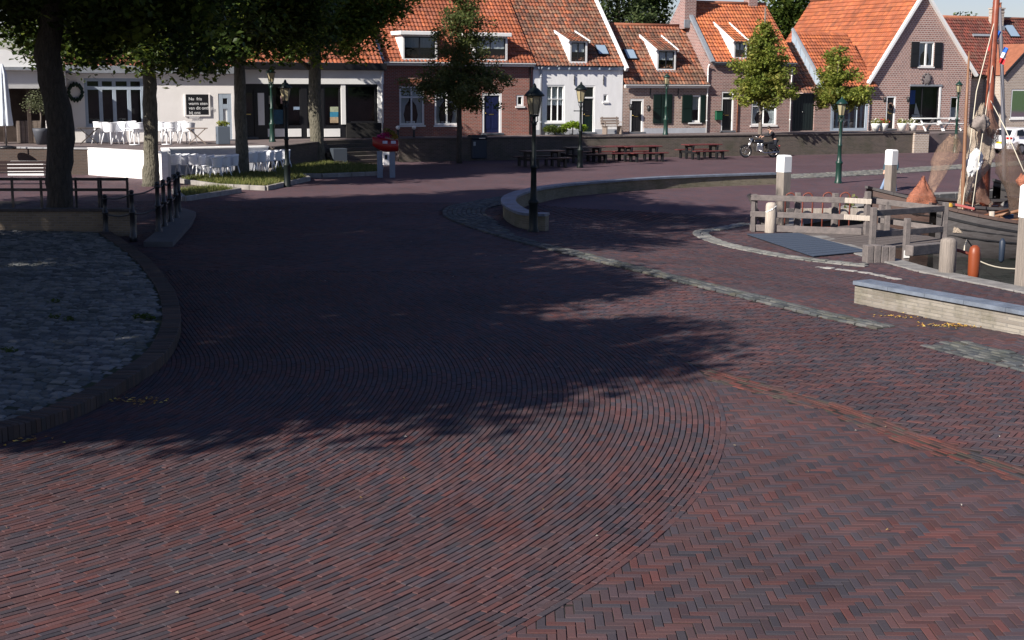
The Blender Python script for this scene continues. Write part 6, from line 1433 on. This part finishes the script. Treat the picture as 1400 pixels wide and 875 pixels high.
# ------------------------------------------------------------ fishing boats
m_hullb = mat('brown_hull', (.085, .05, .04), rough=.6, base2=(.05, .03, .026), nscale=3, streak=(.4, 3, 6), bump=.2)
m_hullg = mat('grey_brown_hull', (.065, .06, .062), rough=.65, base2=(.035, .03, .03), nscale=3, streak=(.4, 3, 6), bump=.2)
m_deckw = mat('boat_deck', (.13, .085, .06), rough=.7, base2=(.08, .055, .045), nscale=4, streak=(.5, 6, 6))
m_mast = mat('varnished_mast', (.24, .06, .03), rough=.45, noise=.4, nscale=4)
m_mast2 = mat('pale_spar', (.24, .12, .065), rough=.5, noise=.3)
m_rope = mat('rope', (.55, .5, .4), rough=.9)
m_bluetarp = mat('blue_tarp', (.16, .24, .4), rough=.7, noise=.3, nscale=3)
def boat(label, c, rz, L, B, free, zw, hull_m, trim):
    t = thing('fishing_boat', label, 'boat', Vector((c[0], c[1], zw)), rz, 'old wooden fishing boats')
    st = np.linspace(-1, 1, 19)
    def sect(s):
        bw = B/2*max(.06, (1-abs(s)**2.6))**.6; sh = free*(1+.42*s*s+(.12 if s < 0 else 0)*abs(s)**3); return bw, sh
    rows = []
    for s in st:
        bw, sh = sect(s); rows.append([(s*L/2, bw*q[0], -.5+(sh+.5)*q[1]) for q in ((-1, 1), (-1.03, .75), (-.92, .4), (-.55, .12), (0, 0), (.55, .12), (.92, .4), (1.03, .75), (1, 1))])
    m = MB(); m.grid(rows, True); m.build('hull', hull_m, t, local=True)
    m = MB(); m.grid([[(s*L/2, sect(s)[0]*y*.97, sect(s)[1]-.22) for y in (-1, -.5, 0, .5, 1)] for s in st], False); m.build('deck', m_deckw, t, local=True)
    for sd in (-1, 1):
        m = MB()
        for k in range(18):
            a, b = st[k], st[k+1]; m.bar((a*L/2, sd*sect(a)[0], sect(a)[1]), (b*L/2, sd*sect(b)[0], sect(b)[1]), .12, .09)
        g = m.build('gunwale', trim, t, local=True)
        m = MB()
        for k in range(18):
            a, b = st[k], st[k+1]; m.bar((a*L/2, sd*(sect(a)[0]+.03), sect(a)[1]-.3), (b*L/2, sd*(sect(b)[0]+.03), sect(b)[1]-.3), .05, .07)
        m.build('rubbing_strake', M_BLACK, t, local=True)
    m = MB(); m.box(L*.12, 0, free-.25, L*.2, B*.4, .45, 0, .03); m.build('cabin', m_mast2, t, local=True)
    m = MB(); m.box(L*.12, 0, free+.2, L*.22, B*.45, .05, 0, .02); m.build('cabin_roof', m_deckw, t, local=True)
    m = MB(); m.box(-L*.2, .0, free-.22, L*.1, B*.3, .25, 0, .03); m.build('hatch', m_hullb, t, local=True)
    return t
zw = -1.35
near = boat('grey hulled fishing boat moored nearest, cut off by the right edge', (18.2, 44.6), R_(4), 9.6, 3.2, 1.05, zw, m_hullg, m_hullb)
far = boat('brown hulled fishing boat with a tall red brown mast and hanging nets', (17.8, 49.6), R_(6), 10.5, 3.6, 1.15, zw, m_hullb, m_hullg)
far2 = boat('dark fishing boat moored behind the others at the far quay', (24.0, 54.8), R_(8), 10.5, 3.4, 1.1, zw, mat('dark_hull', (.035, .03, .03), rough=.6, noise=.3), M_BLACK)
def part_tube(name, pts, r, mt, parent, n=8):
    m = MB(); m.tube(pts, r, n); return m.build(name, mt, parent)
def BT(px, py, d): return AT(px, py, d*1.105)
# masts and spars, set on the decks
part_tube('mast', [BT(1344, 305, 44.2), BT(1347, 250, 44.3), BT(1353, 140, 44.6), BT(1361, 20, 45), BT(1366, -50, 45.2)], [.17, .165, .15, .12, .1], m_mast, far, 12)
part_tube('spar', [BT(1316, 335, 42.6), BT(1317, 250, 42.8), BT(1321, 150, 43), BT(1325, 70, 43.2)], [.07, .07, .055, .03], m_mast2, far, 10)
part_tube('boom', [BT(1402, 286, 40.5), BT(1335, 302, 41.3)], [.06, .045], m_mast2, far)
part_tube('rigging', [BT(1362, 20, 45), BT(1335, 125, 44), BT(1310, 335, 42)], .018, m_rope, far, 5)
part_tube('rigging', [BT(1363, 30, 45), BT(1373, 160, 45.5), BT(1382, 300, 46)], .015, m_rope, far, 5)
part_tube('rigging', [BT(1353, 135, 44.6), BT(1374, 175, 43), BT(1400, 235, 42)], .018, m_rope, far, 5)
part_tube('rigging', [BT(1357, 90, 44.6), BT(1341, 200, 43), BT(1322, 335, 42)], .015, m_rope, far, 5)
part_tube('mast', [BT(1374, 300, 50), BT(1372, 180, 50.3), BT(1369, 60, 50.6), BT(1367, 10, 50.6)], [.1, .09, .07, .05], mat('grey_mast', (.12, .12, .14), rough=.6), far2)
# nets: hanging bags of netting with folds
def net(name, prof, mt, parent, n=22, amp=.14, flat=.55):
    """prof: (px, py, d, width in metres) from top to bottom"""
    rows = []
    for k, (px, py, d, wd) in enumerate(prof):
        c = BT(px, py, d); ph = k*.7
        rows.append([c+Vector((math.cos(a)*wd/2*(1+amp*math.sin(5*a+ph)), math.sin(a)*wd/2*flat*(1+amp*math.sin(3*a+ph)), .05*math.sin(4*a+ph))) for a in [2*math.pi*j/n for j in range(n)]])
    fine = []
    for a, b in zip(rows[:-1], rows[1:]):
        for k in range(4): fine.append([p.lerp(q, k/4)+Vector((random.uniform(-.02, .02), random.uniform(-.02, .02), 0)) for p, q in zip(a, b)])
    fine.append(rows[-1]); m = MB(); m.grid(fine, True, True); return m.build(name, mt, parent)
n_beige = net_mat('beige_netting', (.38, .31, .24), 90, .51); n_brown = net_mat('brown_netting', (.2, .11, .08), 90, .52); n_orange = net_mat('orange_netting', (.36, .13, .075), 80, .53); n_dark = net_mat('dark_netting', (.12, .08, .06), 90, .49)
net('net', [(1343, 142, 44, .12), (1342, 160, 44, .5), (1338, 178, 43.9, .9), (1343, 196, 43.8, .75), (1339, 215, 43.6, 1.0), (1332, 235, 43.4, .85), (1322, 255, 43.2, .5), (1314, 275, 43, .22), (1311, 300, 43, .12)], n_beige, far)
net('net', [(1352, 150, 43.9, .15), (1350, 175, 43.9, .75), (1350, 195, 43.9, .7)], n_brown, far)
net('net', [(1338, 238, 43.4, .1), (1338, 255, 43.4, .4), (1336, 272, 43.4, .7), (1340, 278, 43.4, .75)], n_brown, far)
net('net', [(1303, 185, 43.6, .3), (1299, 200, 43.6, .75), (1290, 218, 43.5, .85), (1284, 234, 43.4, .55), (1277, 250, 43.3, .42), (1268, 270, 43.2, .3)], net_mat('thin_brown_netting', (.34, .22, .15), 90, .44), far)
net('net', [(1262, 242, 43.2, .06), (1261, 252, 43.2, .3), (1259, 262, 43.2, .62), (1258, 272, 43.2, .9), (1258, 280, 43.2, .95)], n_orange, far, amp=.22)
net('net', [(1385, 195, 43, .4), (1380, 215, 43, .9), (1382, 235, 43, 1.0), (1388, 255, 43, .75), (1391, 275, 43, .6), (1390, 292, 43, .5)], n_dark, far)
net('net', [(1399, 238, 42, .2), (1400, 246, 42, .5), (1402, 253, 42, .5)], n_orange, far)
net('white_cloth', [(1334, 204, 43, .1), (1334, 212, 43, .4), (1331, 222, 43, .5), (1330, 232, 42.9, .42), (1327, 240, 42.9, .15)], M_WHITE, far, amp=.3)
net('cloth_bundle', [(1342, 158, 43.2, .2), (1340, 164, 43.2, .55), (1339, 172, 43.2, .6), (1341, 178, 43.2, .3)], mat('grey_cloth', (.26, .22, .2), rough=.9, noise=.4, nscale=9), far, amp=.25)
a, b = BT(1294, 287, 40.6), BT(1343, 296, 40.4)
m = MB(); rows = [[a.lerp(b, j/12)+Vector((0, -.2+.5*k, .03*math.sin(j*1.7+k)+.1-.16*(k == 0)-.03*j/3)) for j in range(13)] for k in range(4)]; m.grid(rows); m.build('blue_tarpaulin', m_bluetarp, far)
a, b = BT(1306, 284, 40.6), BT(1332, 289, 40.5); m = MB(); m.bar(a+Vector((0, 0, .1)), b+Vector((0, 0, .08)), .25, .08, bev=.02); m.build('red_cushion', mat('faded_red', (.35, .09, .08), rough=.8), far)
m = MB(); c = BT(1298, 284, 42.2); m.lathe([(.1, -.15), (.12, .1), (.06, .16)], c, 10); m.build('yellow_can', mat('yellow_plastic', (.4, .24, .03), rough=.5), far)
for px, py, d in ((1288, 296, 42), (1312, 322, 40.6), (1372, 326, 40)): m = MB(); c = BT(px, py, d); m.lathe([(.1, -.08), (.17, 0), (.1, .1), (.03, .12)], c, 10); m.build('rope_coil', m_rope, far)
part_tube('stanchion', [BT(1356, 320, 40.5), BT(1356, 289, 40.5)], .085, m_palewood, near, 10)
m = MB(); c = BT(1367, 306, 41); m.lathe([(.16, -.3), (.17, 0), (.13, .1), (.05, .14)], c, 12); m.build('blue_barrel', mat('light_blue_plastic', (.07, .14, .25), rough=.7), near)
m = MB(); c = BT(1376, 303, 41); m.box(c.x, c.y, c.z-.3, .35, .3, .55, .1, .02); m.build('crate', mat('dark_blue_crate', (.03, .06, .12), rough=.6), near)
part_tube('rope', [BT(1323, 325, 40), BT(1319, 336, 37.0), BT(1318, 345, 36)], .02, m_rope, near, 5)
m = MB(); c = BT(1370, 340, 35.9); m.lathe([(.03, -.4), (.08, -.33), (.09, .2), (.03, .3)], c, 10); m.build('fender', mat('blue_fender', (.02, .03, .05), rough=.5), near)
# planks, gear and netting lying about on the decks
for bt_, L_, B_, fr0 in ((near, 9.6, 3.2, 1.05), (far, 10.5, 3.6, 1.15), (far2, 10.5, 3.4, 1.1)):
    for f_ in (.35, .6):
        m = MB()
        for sd in (-1, 1):
            m = MB(); pr_ = []
            for s_ in np.linspace(-.98, .98, 16):
                bw_ = B_/2*max(.06, (1-abs(s_)**2.6))**.6; sh_ = fr0*(1+.42*s_*s_); pr_.append((s_*L_/2, sd*bw_*(1.0+.02*f_), -.5+(sh_+.5)*(.45+.5*f_)))
            for a, b in zip(pr_[:-1], pr_[1:]): m.bar(a, b, .05, .035)
            m.build('strake', M_BLACK, bt_, local=True)
gear_m = [m_hullb, m_deckw, m_mast2, m_oldwood, mat('dark_gear', (.03, .03, .035), rough=.7), mat('faded_blue_gear', (.07, .1, .17), rough=.7), mat('grey_gear', (.22, .21, .2), rough=.8, noise=.4, nscale=6), mat('rust_gear', (.16, .06, .03), rough=.8, noise=.4, nscale=6)]
rg = random.Random(5)
for bt_, n_, L_ in ((near, 16, 9.6), (far, 26, 10.5), (far2, 14, 10.5)):
    for k in range(n_):
        x = rg.uniform(-.42, .3)*L_; y = rg.uniform(-.9, .9); z = 0.9; kind = rg.choice(('gear_box', 'spar_on_deck', 'net_heap', 'bucket', 'net_heap')); m = MB(); gm = rg.choice(gear_m)
        if kind == 'gear_box': m.box(x, y, z-.05, rg.uniform(.25, .7), rg.uniform(.2, .5), rg.uniform(.15, .4), rg.uniform(0, 3), .02)
        elif kind == 'spar_on_deck': a_r = rg.uniform(-.3, .3); l_ = rg.uniform(.8, 1.8); m.tube([(x-l_*math.cos(a_r), y-l_*math.sin(a_r)*.5, z+.1), (x+l_*math.cos(a_r), y+l_*math.sin(a_r)*.5, z+.25+rg.uniform(0, .3))], .04, 6)
        elif kind == 'bucket': m.lathe([(.09, 0), (.13, .26), (.12, .27)], (x, y, z), 10)
        else:
            r_ = rg.uniform(.25, .5); m.grid([[(x+r_*q*(1+.2*math.sin(3*a+k))*math.cos(a), y+r_*q*(1+.2*math.sin(2*a+k))*math.sin(a)*.8, z-.1+hh*(1+.3*math.sin(5*a+k))) for a in np.linspace(0, 6.283, 15)] for q, hh in ((1, 0), (.95, .12), (.75, .25), (.4, .34), (.02, .36))]); gm = rg.choice((n_brown, n_dark, n_orange, n_beige, gm))
        m.build(kind, gm, bt_, local=True)
# flags
fl_r, fl_w, fl_b = mat('flag_red', (.5, .02, .03), rough=.8), mat('flag_white', (.8, .8, .8), rough=.8), mat('flag_blue', (.02, .12, .5), rough=.8)
def flag(label, px, py, d, sz, rz=0.0):
    p = AT(px, py, d*1.105); t = thing('flag', label, 'flag', p, rz, 'small flags on the rigging')
    for k, mt in enumerate((fl_b, fl_w, fl_r)):
        m = MB(); m.grid([[(-.16*sz-.1*sz*(k+q)+x*.3*sz+.02*math.sin(5*x+k), .05*math.sin(7*x+k+q), -.3*sz*(k+q)-.12*x*sz) for x in np.linspace(0, 1, 7)] for q in (0, .5, 1)]); m.build('stripe', mt, t, local=True)
    return t
flag('hanging red white and blue flag on the red brown mast', 1366, 40, 44.9, .8); flag('smaller red white and blue flag hanging lower on the rigging', 1377, 64, 44.9, .6)
# orange marker and mooring line in the water
t = thing('orange_marker', 'orange plastic marker post standing in the water behind the round bollard', 'marker', AT(1331, 372, 33.6), 0); p = Vector(t.location)
m = MB(); m.lathe([(.12, -.4), (.14, .0), (.15, .45), (.12, .6), (.05, .66)], n=12); m.build('float', mat('orange_plastic', (.2, .045, .015), rough=.45), t, local=True)
m = MB(); m.tube([(0, 0, .4), (-.3, .1, .5), (-.75, .2, .6)], .04, 6); m.build('arm', m_rust, t, local=True)
t = thing('mooring_rope', 'pale mooring rope sagging from the boat over the dark water', 'rope', AT(1318, 343, 40), 0)
a, b = AT(1316, 342, 43), AT(1400, 368, 32.5); m = MB(); m.tube([a.lerp(b, k/10)-Vector((0, 0, .18*math.sin(k/10*math.pi))) for k in range(11)], .018, 6); m.build('rope', m_rope, t)

# ------------------------------------------------------------ bollards and rails by the plateau
m_post = mat('black_bollard', (.012, .012, .014), rough=.4, spec=.5)
bl_t = [(145, 319, 1.0), (182, 324, 1.18), (217, 317, 1.3), (225, 310, 1.27), (233, 303.5, 1.25), (241, 298, 1.25), (245, 290, 1.2)]
labs = ['black bollard beside the trunk of the leaning tree, leftmost', 'black bollard standing alone between the plateau and the kerb stone', 'nearest black bollard of the close row on the kerb stone', 'second black bollard of the close row on the kerb stone', 'third black bollard of the close row on the kerb stone', 'fourth black bollard of the close row on the kerb stone', 'farthest black bollard of the close row on the kerb stone']
BP = []
for (px, py, h), lab in zip(bl_t, labs):
    p = G(px, py, .12); BP.append(p); t = thing('bollard', lab, 'bollard', p, 0, 'black iron bollards by the sunken rail')
    m = MB(); m.lathe([(.1, -.3), (.1, .05), (.07, .1), (.065, h*.5), (.08, h*.5+.02), (.08, h*.5+.06), (.06, h*.5+.08), (.055, h-.14), (.075, h-.12), (.075, h-.08), (.05, h-.06)], n=12); m.build('post', m_post, t, local=True)
    m = MB(); m.lathe([(.03, h-.07), (.07, h-.04), (.06, h-.0), (.02, h+.02)], n=10); m.build('knob', m_post, t, local=True)
t = thing('iron_rail', 'sagging iron rails strung between the black bollards', 'railing', BP[1], 0)
for i, j in ((0, 1), (1, 2), (2, 3), (3, 4), (4, 5), (5, 6)):
    for fr in (.92, .5):
        a = BP[i]+Vector((0, 0, bl_t[i][2]*fr)); b = BP[j]+Vector((0, 0, bl_t[j][2]*fr)); m = MB(); m.tube([a.lerp(b, k/8)-Vector((0, 0, .06*math.sin(k/8*math.pi))) for k in range(9)], .02, 6); m.build('rail', m_post, t)
ks = [g2(px, py, .12) for px, py in ((196, 331), (236, 331), (262, 303), (268, 290), (249, 284), (226, 306))]
m = MB(); m.prism([(p.x, p.y) for p in ks], -.2, .13); tag(m.build('kerb_stone', mat('kerb_slab', (.085, .085, .09), rough=.75, noise=.3, nscale=2)), kind='structure')
pw_a, pw_b = G(-60, 317, .1), G(186, 317, .1)
line_wall('parapet_wall', 'low dark buff brick parapet behind the plateau and the leaning tree', Vector((pw_a.x, pw_a.y, 0)), Vector((pw_b.x, pw_b.y, 0)), .72, .3, brick_mat('parapet_brick', (.26, .2, .13), (.18, .14, .1), (.24, .2, .16)), m_brickcap)
rr = thing('black_rail', 'black iron railing with two bars behind the parapet', 'railing', Vector((pw_a.x, pw_a.y+1.2, .1)), 0)
a = G(-60, 300, .1); b = G(176, 300, .1)
for z in (1.25, .95): m = MB(); m.bar(rp(a, z), rp(b, z), .05, .08); m.build('bar', m_post, rr)
for k in range(7): q = a.lerp(b, k/6); m = MB(); m.bar(rp(q, -.1), rp(q, 1.3), .06, .06); m.build('post', m_post, rr)
for px, lab in ((105, 'thin black post right of the leaning tree trunk'), (139, 'thin black post between the leaning tree and the mossy tree')):
    p = G(px, 285, .0); t = thing('thin_post', lab, 'post', p, 0, 'thin black posts'); m = MB(); m.lathe([(.06, -.1), (.045, .1), (.04, .9), (.06, .93), (.05, .98)], n=10); m.build('post', m_post, t, local=True)

# ------------------------------------------------------------ white car
pcar = AT(1366, 207, 80.2); pcar.z = 0
t = thing('parked_car', 'white hatchback car parked at the right edge, rear end showing', 'car', Vector((pcar.x, pcar.y, 0))+UV*2.05, TH)
m_carw = mat('white_car_paint', (.8, .8, .82), rough=.25, coat=.6); prof = [(-2.05, .35), (-2.08, .7), (-2.02, 1.0), (-1.85, 1.05), (-1.65, 1.42), (-1.1, 1.5), (.1, 1.48), (.8, 1.0), (1.7, .88), (2.05, .7), (2.08, .35), (1.75, .25), (-1.8, .25)]
m = MB(); rows = []
for y, s in ((-.86, .93), (-.82, 1), (.82, 1), (.86, .93)):
    rows.append([(x*s, y*(.82 if z > 1.02 else 1), .25+(z-.25)*(.98 if s < 1 else 1)) for x, z in prof])
m.grid(rows, False, True); m.quad(*rows[0][::-1]); m.quad(*rows[-1]); m.build('body', m_carw, t, local=True)
m = MB()
for sgn in (-1, 1):
    for a in ([(-1.62, 1.06), (-1.5, 1.36), (-1.05, 1.42), (-1.0, 1.06)], [(-.94, 1.06), (-.98, 1.42), (.05, 1.4), (.6, 1.06)]): m.quad(*[(x, sgn*(.872-.16*(z-1.0)/.45), z) for x, z in a])
m.quad((-2.04+.16, -.6, 1.08), (-2.04+.16, .6, 1.08), (-1.7, .55, 1.38), (-1.7, -.55, 1.38)); m.build('window', mat_darkglass, t, local=True)
for x in (-1.3, 1.3):
    for y in (-.84, .84):
        m = MB(); m.tube([(x, y-.1, .32), (x, y+.1, .32)], .32, 20); w_ = m.build('wheel', M_BLACK, t, local=True); m = MB(); m.tube([(x, y-.108, .32), (x, y+.108, .32)], .2, 14); m.build('rim', M_CHROME, w_, local=True)
for y in (-.68, .68): m = MB(); m.box(-1.99, y, .86, .2, .34, .13, 0, .02); m.build('tail_light', mat('tail_red', (.4, .01, .01), rough=.25), t, local=True)
m = MB(); m.box(-2.07, 0, .6, .03, .5, .12); m.build('number_plate', mat('plate_yellow', (.6, .42, .02)), t, local=True)
m = MB(); m.box(-2.03, 0, .3, .14, 1.6, .18, 0, .03); m.build('bumper', m_carw, t, local=True)

# ------------------------------------------------------------ motorcycle
pm = GG(1039, 215.3); t = thing('motorcycle', 'black and chrome cruiser motorcycle parked before the terrace wall', 'motorcycle', pm, .12)
def wheel(x, r, nm='wheel'):
    m = MB(); m.tube([(x+r*.88*math.cos(a), 0, r+r*.88*math.sin(a)) for a in np.linspace(0, 2*math.pi, 25)], r*.14, 8, cap=False); w_ = m.build(nm, M_BLACK, t, local=True)
    m = MB(); m.tube([(x+r*.74*math.cos(a), 0, r+r*.74*math.sin(a)) for a in np.linspace(0, 2*math.pi, 25)], .015, 6, cap=False)
    for k in range(9): a = k*math.pi/4.5; m.tube([(x, 0, r), (x+r*.74*math.cos(a), 0, r+r*.74*math.sin(a))], .008, 4)
    m.tube([(x, -.08, r), (x, .08, r)], .05, 8); m.build('rim', M_CHROME, w_, local=True)
wheel(-.8, .34); wheel(.72, .32)
for y in (-.09, .09): m = MB(); m.tube([(-.8, y, .34), (-.45, y, 1.05)], .028, 8); m.build('fork', M_CHROME, t, local=True)
m = MB(); m.tube([(-.45, 0, .95), (-.1, 0, .85), (.3, 0, .62), (.72, 0, .34)], .035, 8); m.tube([(-.45, 0, .9), (-.3, 0, .35), (.25, 0, .28), (.4, 0, .6)], .03, 8); m.build('frame', M_BLACK, t, local=True)
m = MB(); m.lathe([(.04, -.3), (.13, -.2), (.15, .05), (.1, .26), (.03, .3)], (0, 0, 0), 14); m.v = [(z, x*.9, .86+y*.8) for x, y, z in m.v]; m.v = [(x-.12, y, z) for x, y, z in m.v]; m.build('fuel_tank', mat('black_gloss', (.01, .01, .012), rough=.15, coat=1), t, local=True)
m = MB(); m.box(-.05, 0, .32, .42, .3, .3, 0, .05); m.lathe([(.1, 0), (.12, .06), (.1, .12), (.11, .18), (.09, .24)], (-.12, 0, .55), 10); m.lathe([(.1, 0), (.12, .06), (.1, .12), (.11, .18), (.09, .22)], (.08, 0, .55), 10); m.build('engine', M_CHROME, t, local=True)
m = MB(); m.box(.3, 0, .72, .45, .3, .1, 0, .04); m.box(.6, 0, .74, .3, .24, .12, 0, .04); m.build('seat', M_BLACK, t, local=True)
m = MB(); m.tube([(-.1, -.17, .4), (.2, -.19, .25), (1.0, -.2, .3)], [.03, .04, .05], 8); m.build('exhaust', M_CHROME, t, local=True)
m = MB(); m.tube([(-.25, -.38, 1.08), (-.38, -.25, 1.15), (-.42, 0, 1.08), (-.38, .25, 1.15), (-.25, .38, 1.08)], .018, 8); m.build('handlebar', M_CHROME, t, local=True)
m = MB(); m.lathe([(.03, -.1), (.09, -.06), (.1, .06), (.09, .08)], (0, 0, 0), 12); m.v = [(-z-.56, x, .95+y) for x, y, z in m.v]; m.build('headlight', M_CHROME, t, local=True)
[MB().box(.55, y, .45, .42, .14, .28, 0, .05).build('saddlebag', M_BLACK, t, local=True) for y in (-.2, .2)]
m = MB(); [m.quad(*[(.72+r*math.cos(a), y, .34+r*math.sin(a)) for r, a, y in ((.38, .3+k*.4, -.09), (.38, .7+k*.4, -.09), (.38, .7+k*.4, .09), (.38, .3+k*.4, .09))]) for k in range(6)]; [m.quad(*[(-.8+r*math.cos(a), y, .34+r*math.sin(a)) for r, a, y in ((.38, .6+k*.4, -.07), (.38, 1.0+k*.4, -.07), (.38, 1.0+k*.4, .07), (.38, .6+k*.4, .07))]) for k in range(5)]; m.build('mudguard', M_BLACK, t, local=True)
m = MB(); m.lathe([(.02, -.03), (.05, 0), (.03, .03)], (1.06, 0, .62), 8); m.build('tail_light', mat('tail_red2', (.4, .02, .02), rough=.3), t, local=True)

# ------------------------------------------------------------ people
m_skin = mat('skin', (.5, .3, .22), rough=.6)
def skin_mesh(name, joints, edges, parent, mt, sub=2):
    me = bpy.data.meshes.new(name); me.from_pydata([j[:3] for j in joints], edges, []); me.materials.append(mt)
    o = bpy.data.objects.new(name, me); col.objects.link(o); o.parent = parent
    sk = o.modifiers.new('skin', 'SKIN'); sk.use_smooth_shade = True
    if not me.skin_vertices: 
        bm = bmesh.new(); bm.from_mesh(me); bm.verts.layers.skin.verify(); bm.to_mesh(me); bm.free()
    for i, j in enumerate(joints): me.skin_vertices[0].data[i].radius = (j[3], j[4] if len(j) > 4 else j[3])
    me.skin_vertices[0].data[0].use_root = True
    s = o.modifiers.new('smooth', 'SUBSURF'); s.levels = sub; s.render_levels = sub; return o
def person(label, loc, rz, lean=0.0, jacket=(.02, .02, .025), trousers=(.1, .14, .22), hair=(.03, .02, .015), arms_fwd=0.2, scale=1.0, legs=((.0, 0), (.0, 0)), group=None):
    t = thing('person', label, 'person', loc, rz); t.scale = (scale,)*3; sl, cl_ = math.sin(lean), math.cos(lean)
    def up(x, y, h): return (x, y-sl*h, .92+cl_*h)     # leans towards -y
    hip = (0, 0, .92)
    J = [(*hip, .13, .1), (*up(0, 0, .25), .13, .1), (*up(0, 0, .45), .15, .1), (*up(0, 0, .56), .055, .055), (*up(0, -.02, .64), .075, .09), (*up(0, -.02, .74), .075, .095), (*up(0, -.01, .8), .04, .05)]
    E_ = [(0, 1), (1, 2), (2, 3), (3, 4), (4, 5), (5, 6)]
    JK = [(*hip, .16, .13), (*up(0, 0, .25), .16, .13), (*up(0, 0, .45), .18, .13), (*up(0, 0, .53), .09, .08)]; EK = [(0, 1), (1, 2), (2, 3)]
    TR = [(0, 0, .95, .15, .12)]; ET = []
    for s, (lx, ly) in zip((-1, 1), legs):
        i = len(J); J += [(s*.1, 0, .86, .09), (s*.11+lx*.5, ly*.5-.03, .48, .06), (s*.12+lx, ly, .09, .04), (s*.13+lx, ly-.14, .04, .035)]; E_ += [(0, i), (i, i+1), (i+1, i+2), (i+2, i+3)]
        k = len(TR); TR += [(s*.1, 0, .84, .11), (s*.11+lx*.5, ly*.5-.03, .48, .078), (s*.12+lx, ly, .1, .068)]; ET += [(0, k), (k, k+1), (k+1, k+2)]
        i = len(J); sh = up(s*.19, 0, .45); el = (s*.25, sh[1]-.12*arms_fwd-.04, sh[2]-.29+.1*arms_fwd); ha = (s*.22, el[1]-.26*arms_fwd-.03, el[2]-.24+.18*arms_fwd)
        J += [(*sh, .06), (*el, .042), (*ha, .03), (ha[0], ha[1]-.05, ha[2]-.05, .035, .02)]; E_ += [(2, i), (i, i+1), (i+1, i+2), (i+2, i+3)]
        for f in range(4): b = len(J); J.append((ha[0]+s*(-.02+f*.014), ha[1]-.08, ha[2]-.1-.01*(f in (1, 2)), .009)); E_.append((i+3, b))
        b = len(J); J.append((ha[0]-s*.045, ha[1]-.08, ha[2]-.06, .011)); E_.append((i+2, b))
        k = len(JK); JK += [(*sh, .08), (*el, .06), (ha[0], ha[1]+.02, ha[2]+.02, .048)]; EK += [(2, k), (k, k+1), (k+1, k+2)]
    skin_mesh('body', J, E_, t, m_skin); skin_mesh('jacket', JK, EK, t, mat('jacket', jacket, rough=.7, noise=.3, nscale=8)); skin_mesh('trousers', TR, ET, t, mat('denim', trousers, rough=.85, noise=.25, nscale=10))
    h = up(0, .015, .755); m = MB(); m.lathe([(.075, -.07), (.092, -.02), (.088, .04), (.06, .085), (.01, .1)], h, 14, sy=1.15); m.build('hair', mat('hair', hair, rough=.6), t, local=True)
    for s in (-1, 1):
        m = MB(); fx, ly = legs[0 if s < 0 else 1]; m.box(s*.125+fx, ly-.07, 0, .1, .28, .1, 0, .03); m.build('shoe', M_BLACK, t, local=True)
        e = MB(); q = up(s*.032, -.105, .69); e.lathe([(.002, -.008), (.01, 0), (.002, .008)], q, 6); e.build('eye', M_BLACK, t, local=True)
        e = MB(); q = up(s*.085, -.01, .68); e.lathe([(.004, -.03), (.018, 0), (.004, .03)], q, 6, sx=.5); e.build('ear', m_skin, t, local=True)
    e = MB(); q = up(0, -.115, .665); e.lathe([(.015, -.02), (.008, .02), (.003, .035)], q, 6); e.build('nose', m_skin, t, local=True)
    e = MB(); q = up(0, -.1, .63); e.box(q[0], q[1], q[2]-.004, .045, .012, .009); e.build('mouth', mat('lips', (.3, .1, .08), rough=.6), t, local=True)
    return t
person('person in a black jacket bending over the motorcycle', GG(1059, 214.2), -1.45, lean=.55, arms_fwd=1.2, legs=((.0, .12), (.0, -.05)), trousers=(.015, .018, .03))
person('person in a teal jacket and blue jeans half hidden behind a white topped pile', G(1217, 267, -.35), -.5, lean=.03, jacket=(.02, .07, .1), trousers=(.2, .28, .42), arms_fwd=.4, legs=((-.28, -.05), (.06, .12)), scale=1.0)

# ------------------------------------------------------------ fallen leaves, weeds
def litter(name, spots, n, pal, size=.06):
    X, Y = [], []
    for (x, y, sx_, sy_, w_) in spots:
        k = int(n*w_); X += list(rng.normal(x, sx_, k)); Y += list(rng.normal(y, sy_, k))
    X = np.array(X); Y = np.array(Y); ok = ~in_poly(X, Y, basin) & ~in_poly(X, Y, plateau_full); X, Y = X[ok], Y[ok]; n = len(X); a = rng.uniform(0, 6.28, n); s = size*rng.uniform(.5, 1.2, n); Z = gh(X, Y)+.012
    q = []
    for k, (r, o, dz) in enumerate(((.6, 0, .0), (.35, 1.57, .012), (.6, 3.14, .002), (.35, 4.71, .014))): q.append(np.stack([X+s*r*np.cos(a+o), Y+s*r*np.sin(a+o), Z+dz*rng.uniform(.2, 1.4, n)], -1))
    V = np.stack(q, 1).reshape(-1, 3); T = np.array(pal)[rng.integers(0, len(pal), n)]
    return np_mesh(name, V, np.arange(n*4).reshape(n, 4), m_fl, np.repeat(T, 4, 0), kind='stuff')
LP_ = [(.55, .33, .06), (.6, .45, .12), (.3, .16, .05), (.45, .25, .06)]
pts = [GG(1235, 434), GG(1305, 447), GG(1290, 445), GG(1262, 430), GG(178, 549), GG(38, 602), GG(190, 548)]
litter('fallen_leaves', [(p.x, p.y, .28, .1, w_) for p, w_ in zip(pts, (.2, .3, .25, .08, .2, .15, .12))], 170, LP_, .055)
litter('scattered_leaves', [(0, 20, 5, 9, .6), (4, 30, 5, 8, .25), (4, 14, 3, 3, .15)], 80, [(.3, .24, .15), (.4, .37, .32), (.3, .2, .08)], .033)
wd = []
for px, py in ((200, 433), (203, 436), (190, 434), (75, 413), (75, 434), (95, 437), (12, 480)): p = G(px, py, KZ); wd.append((p.x, p.y, KZ+.02))
o = leaves_mesh('weeds', wd, .13, 40, .05, [(.05, .08, .015), (.07, .1, .02)], None, squash=.3); o['kind'] = 'stuff'
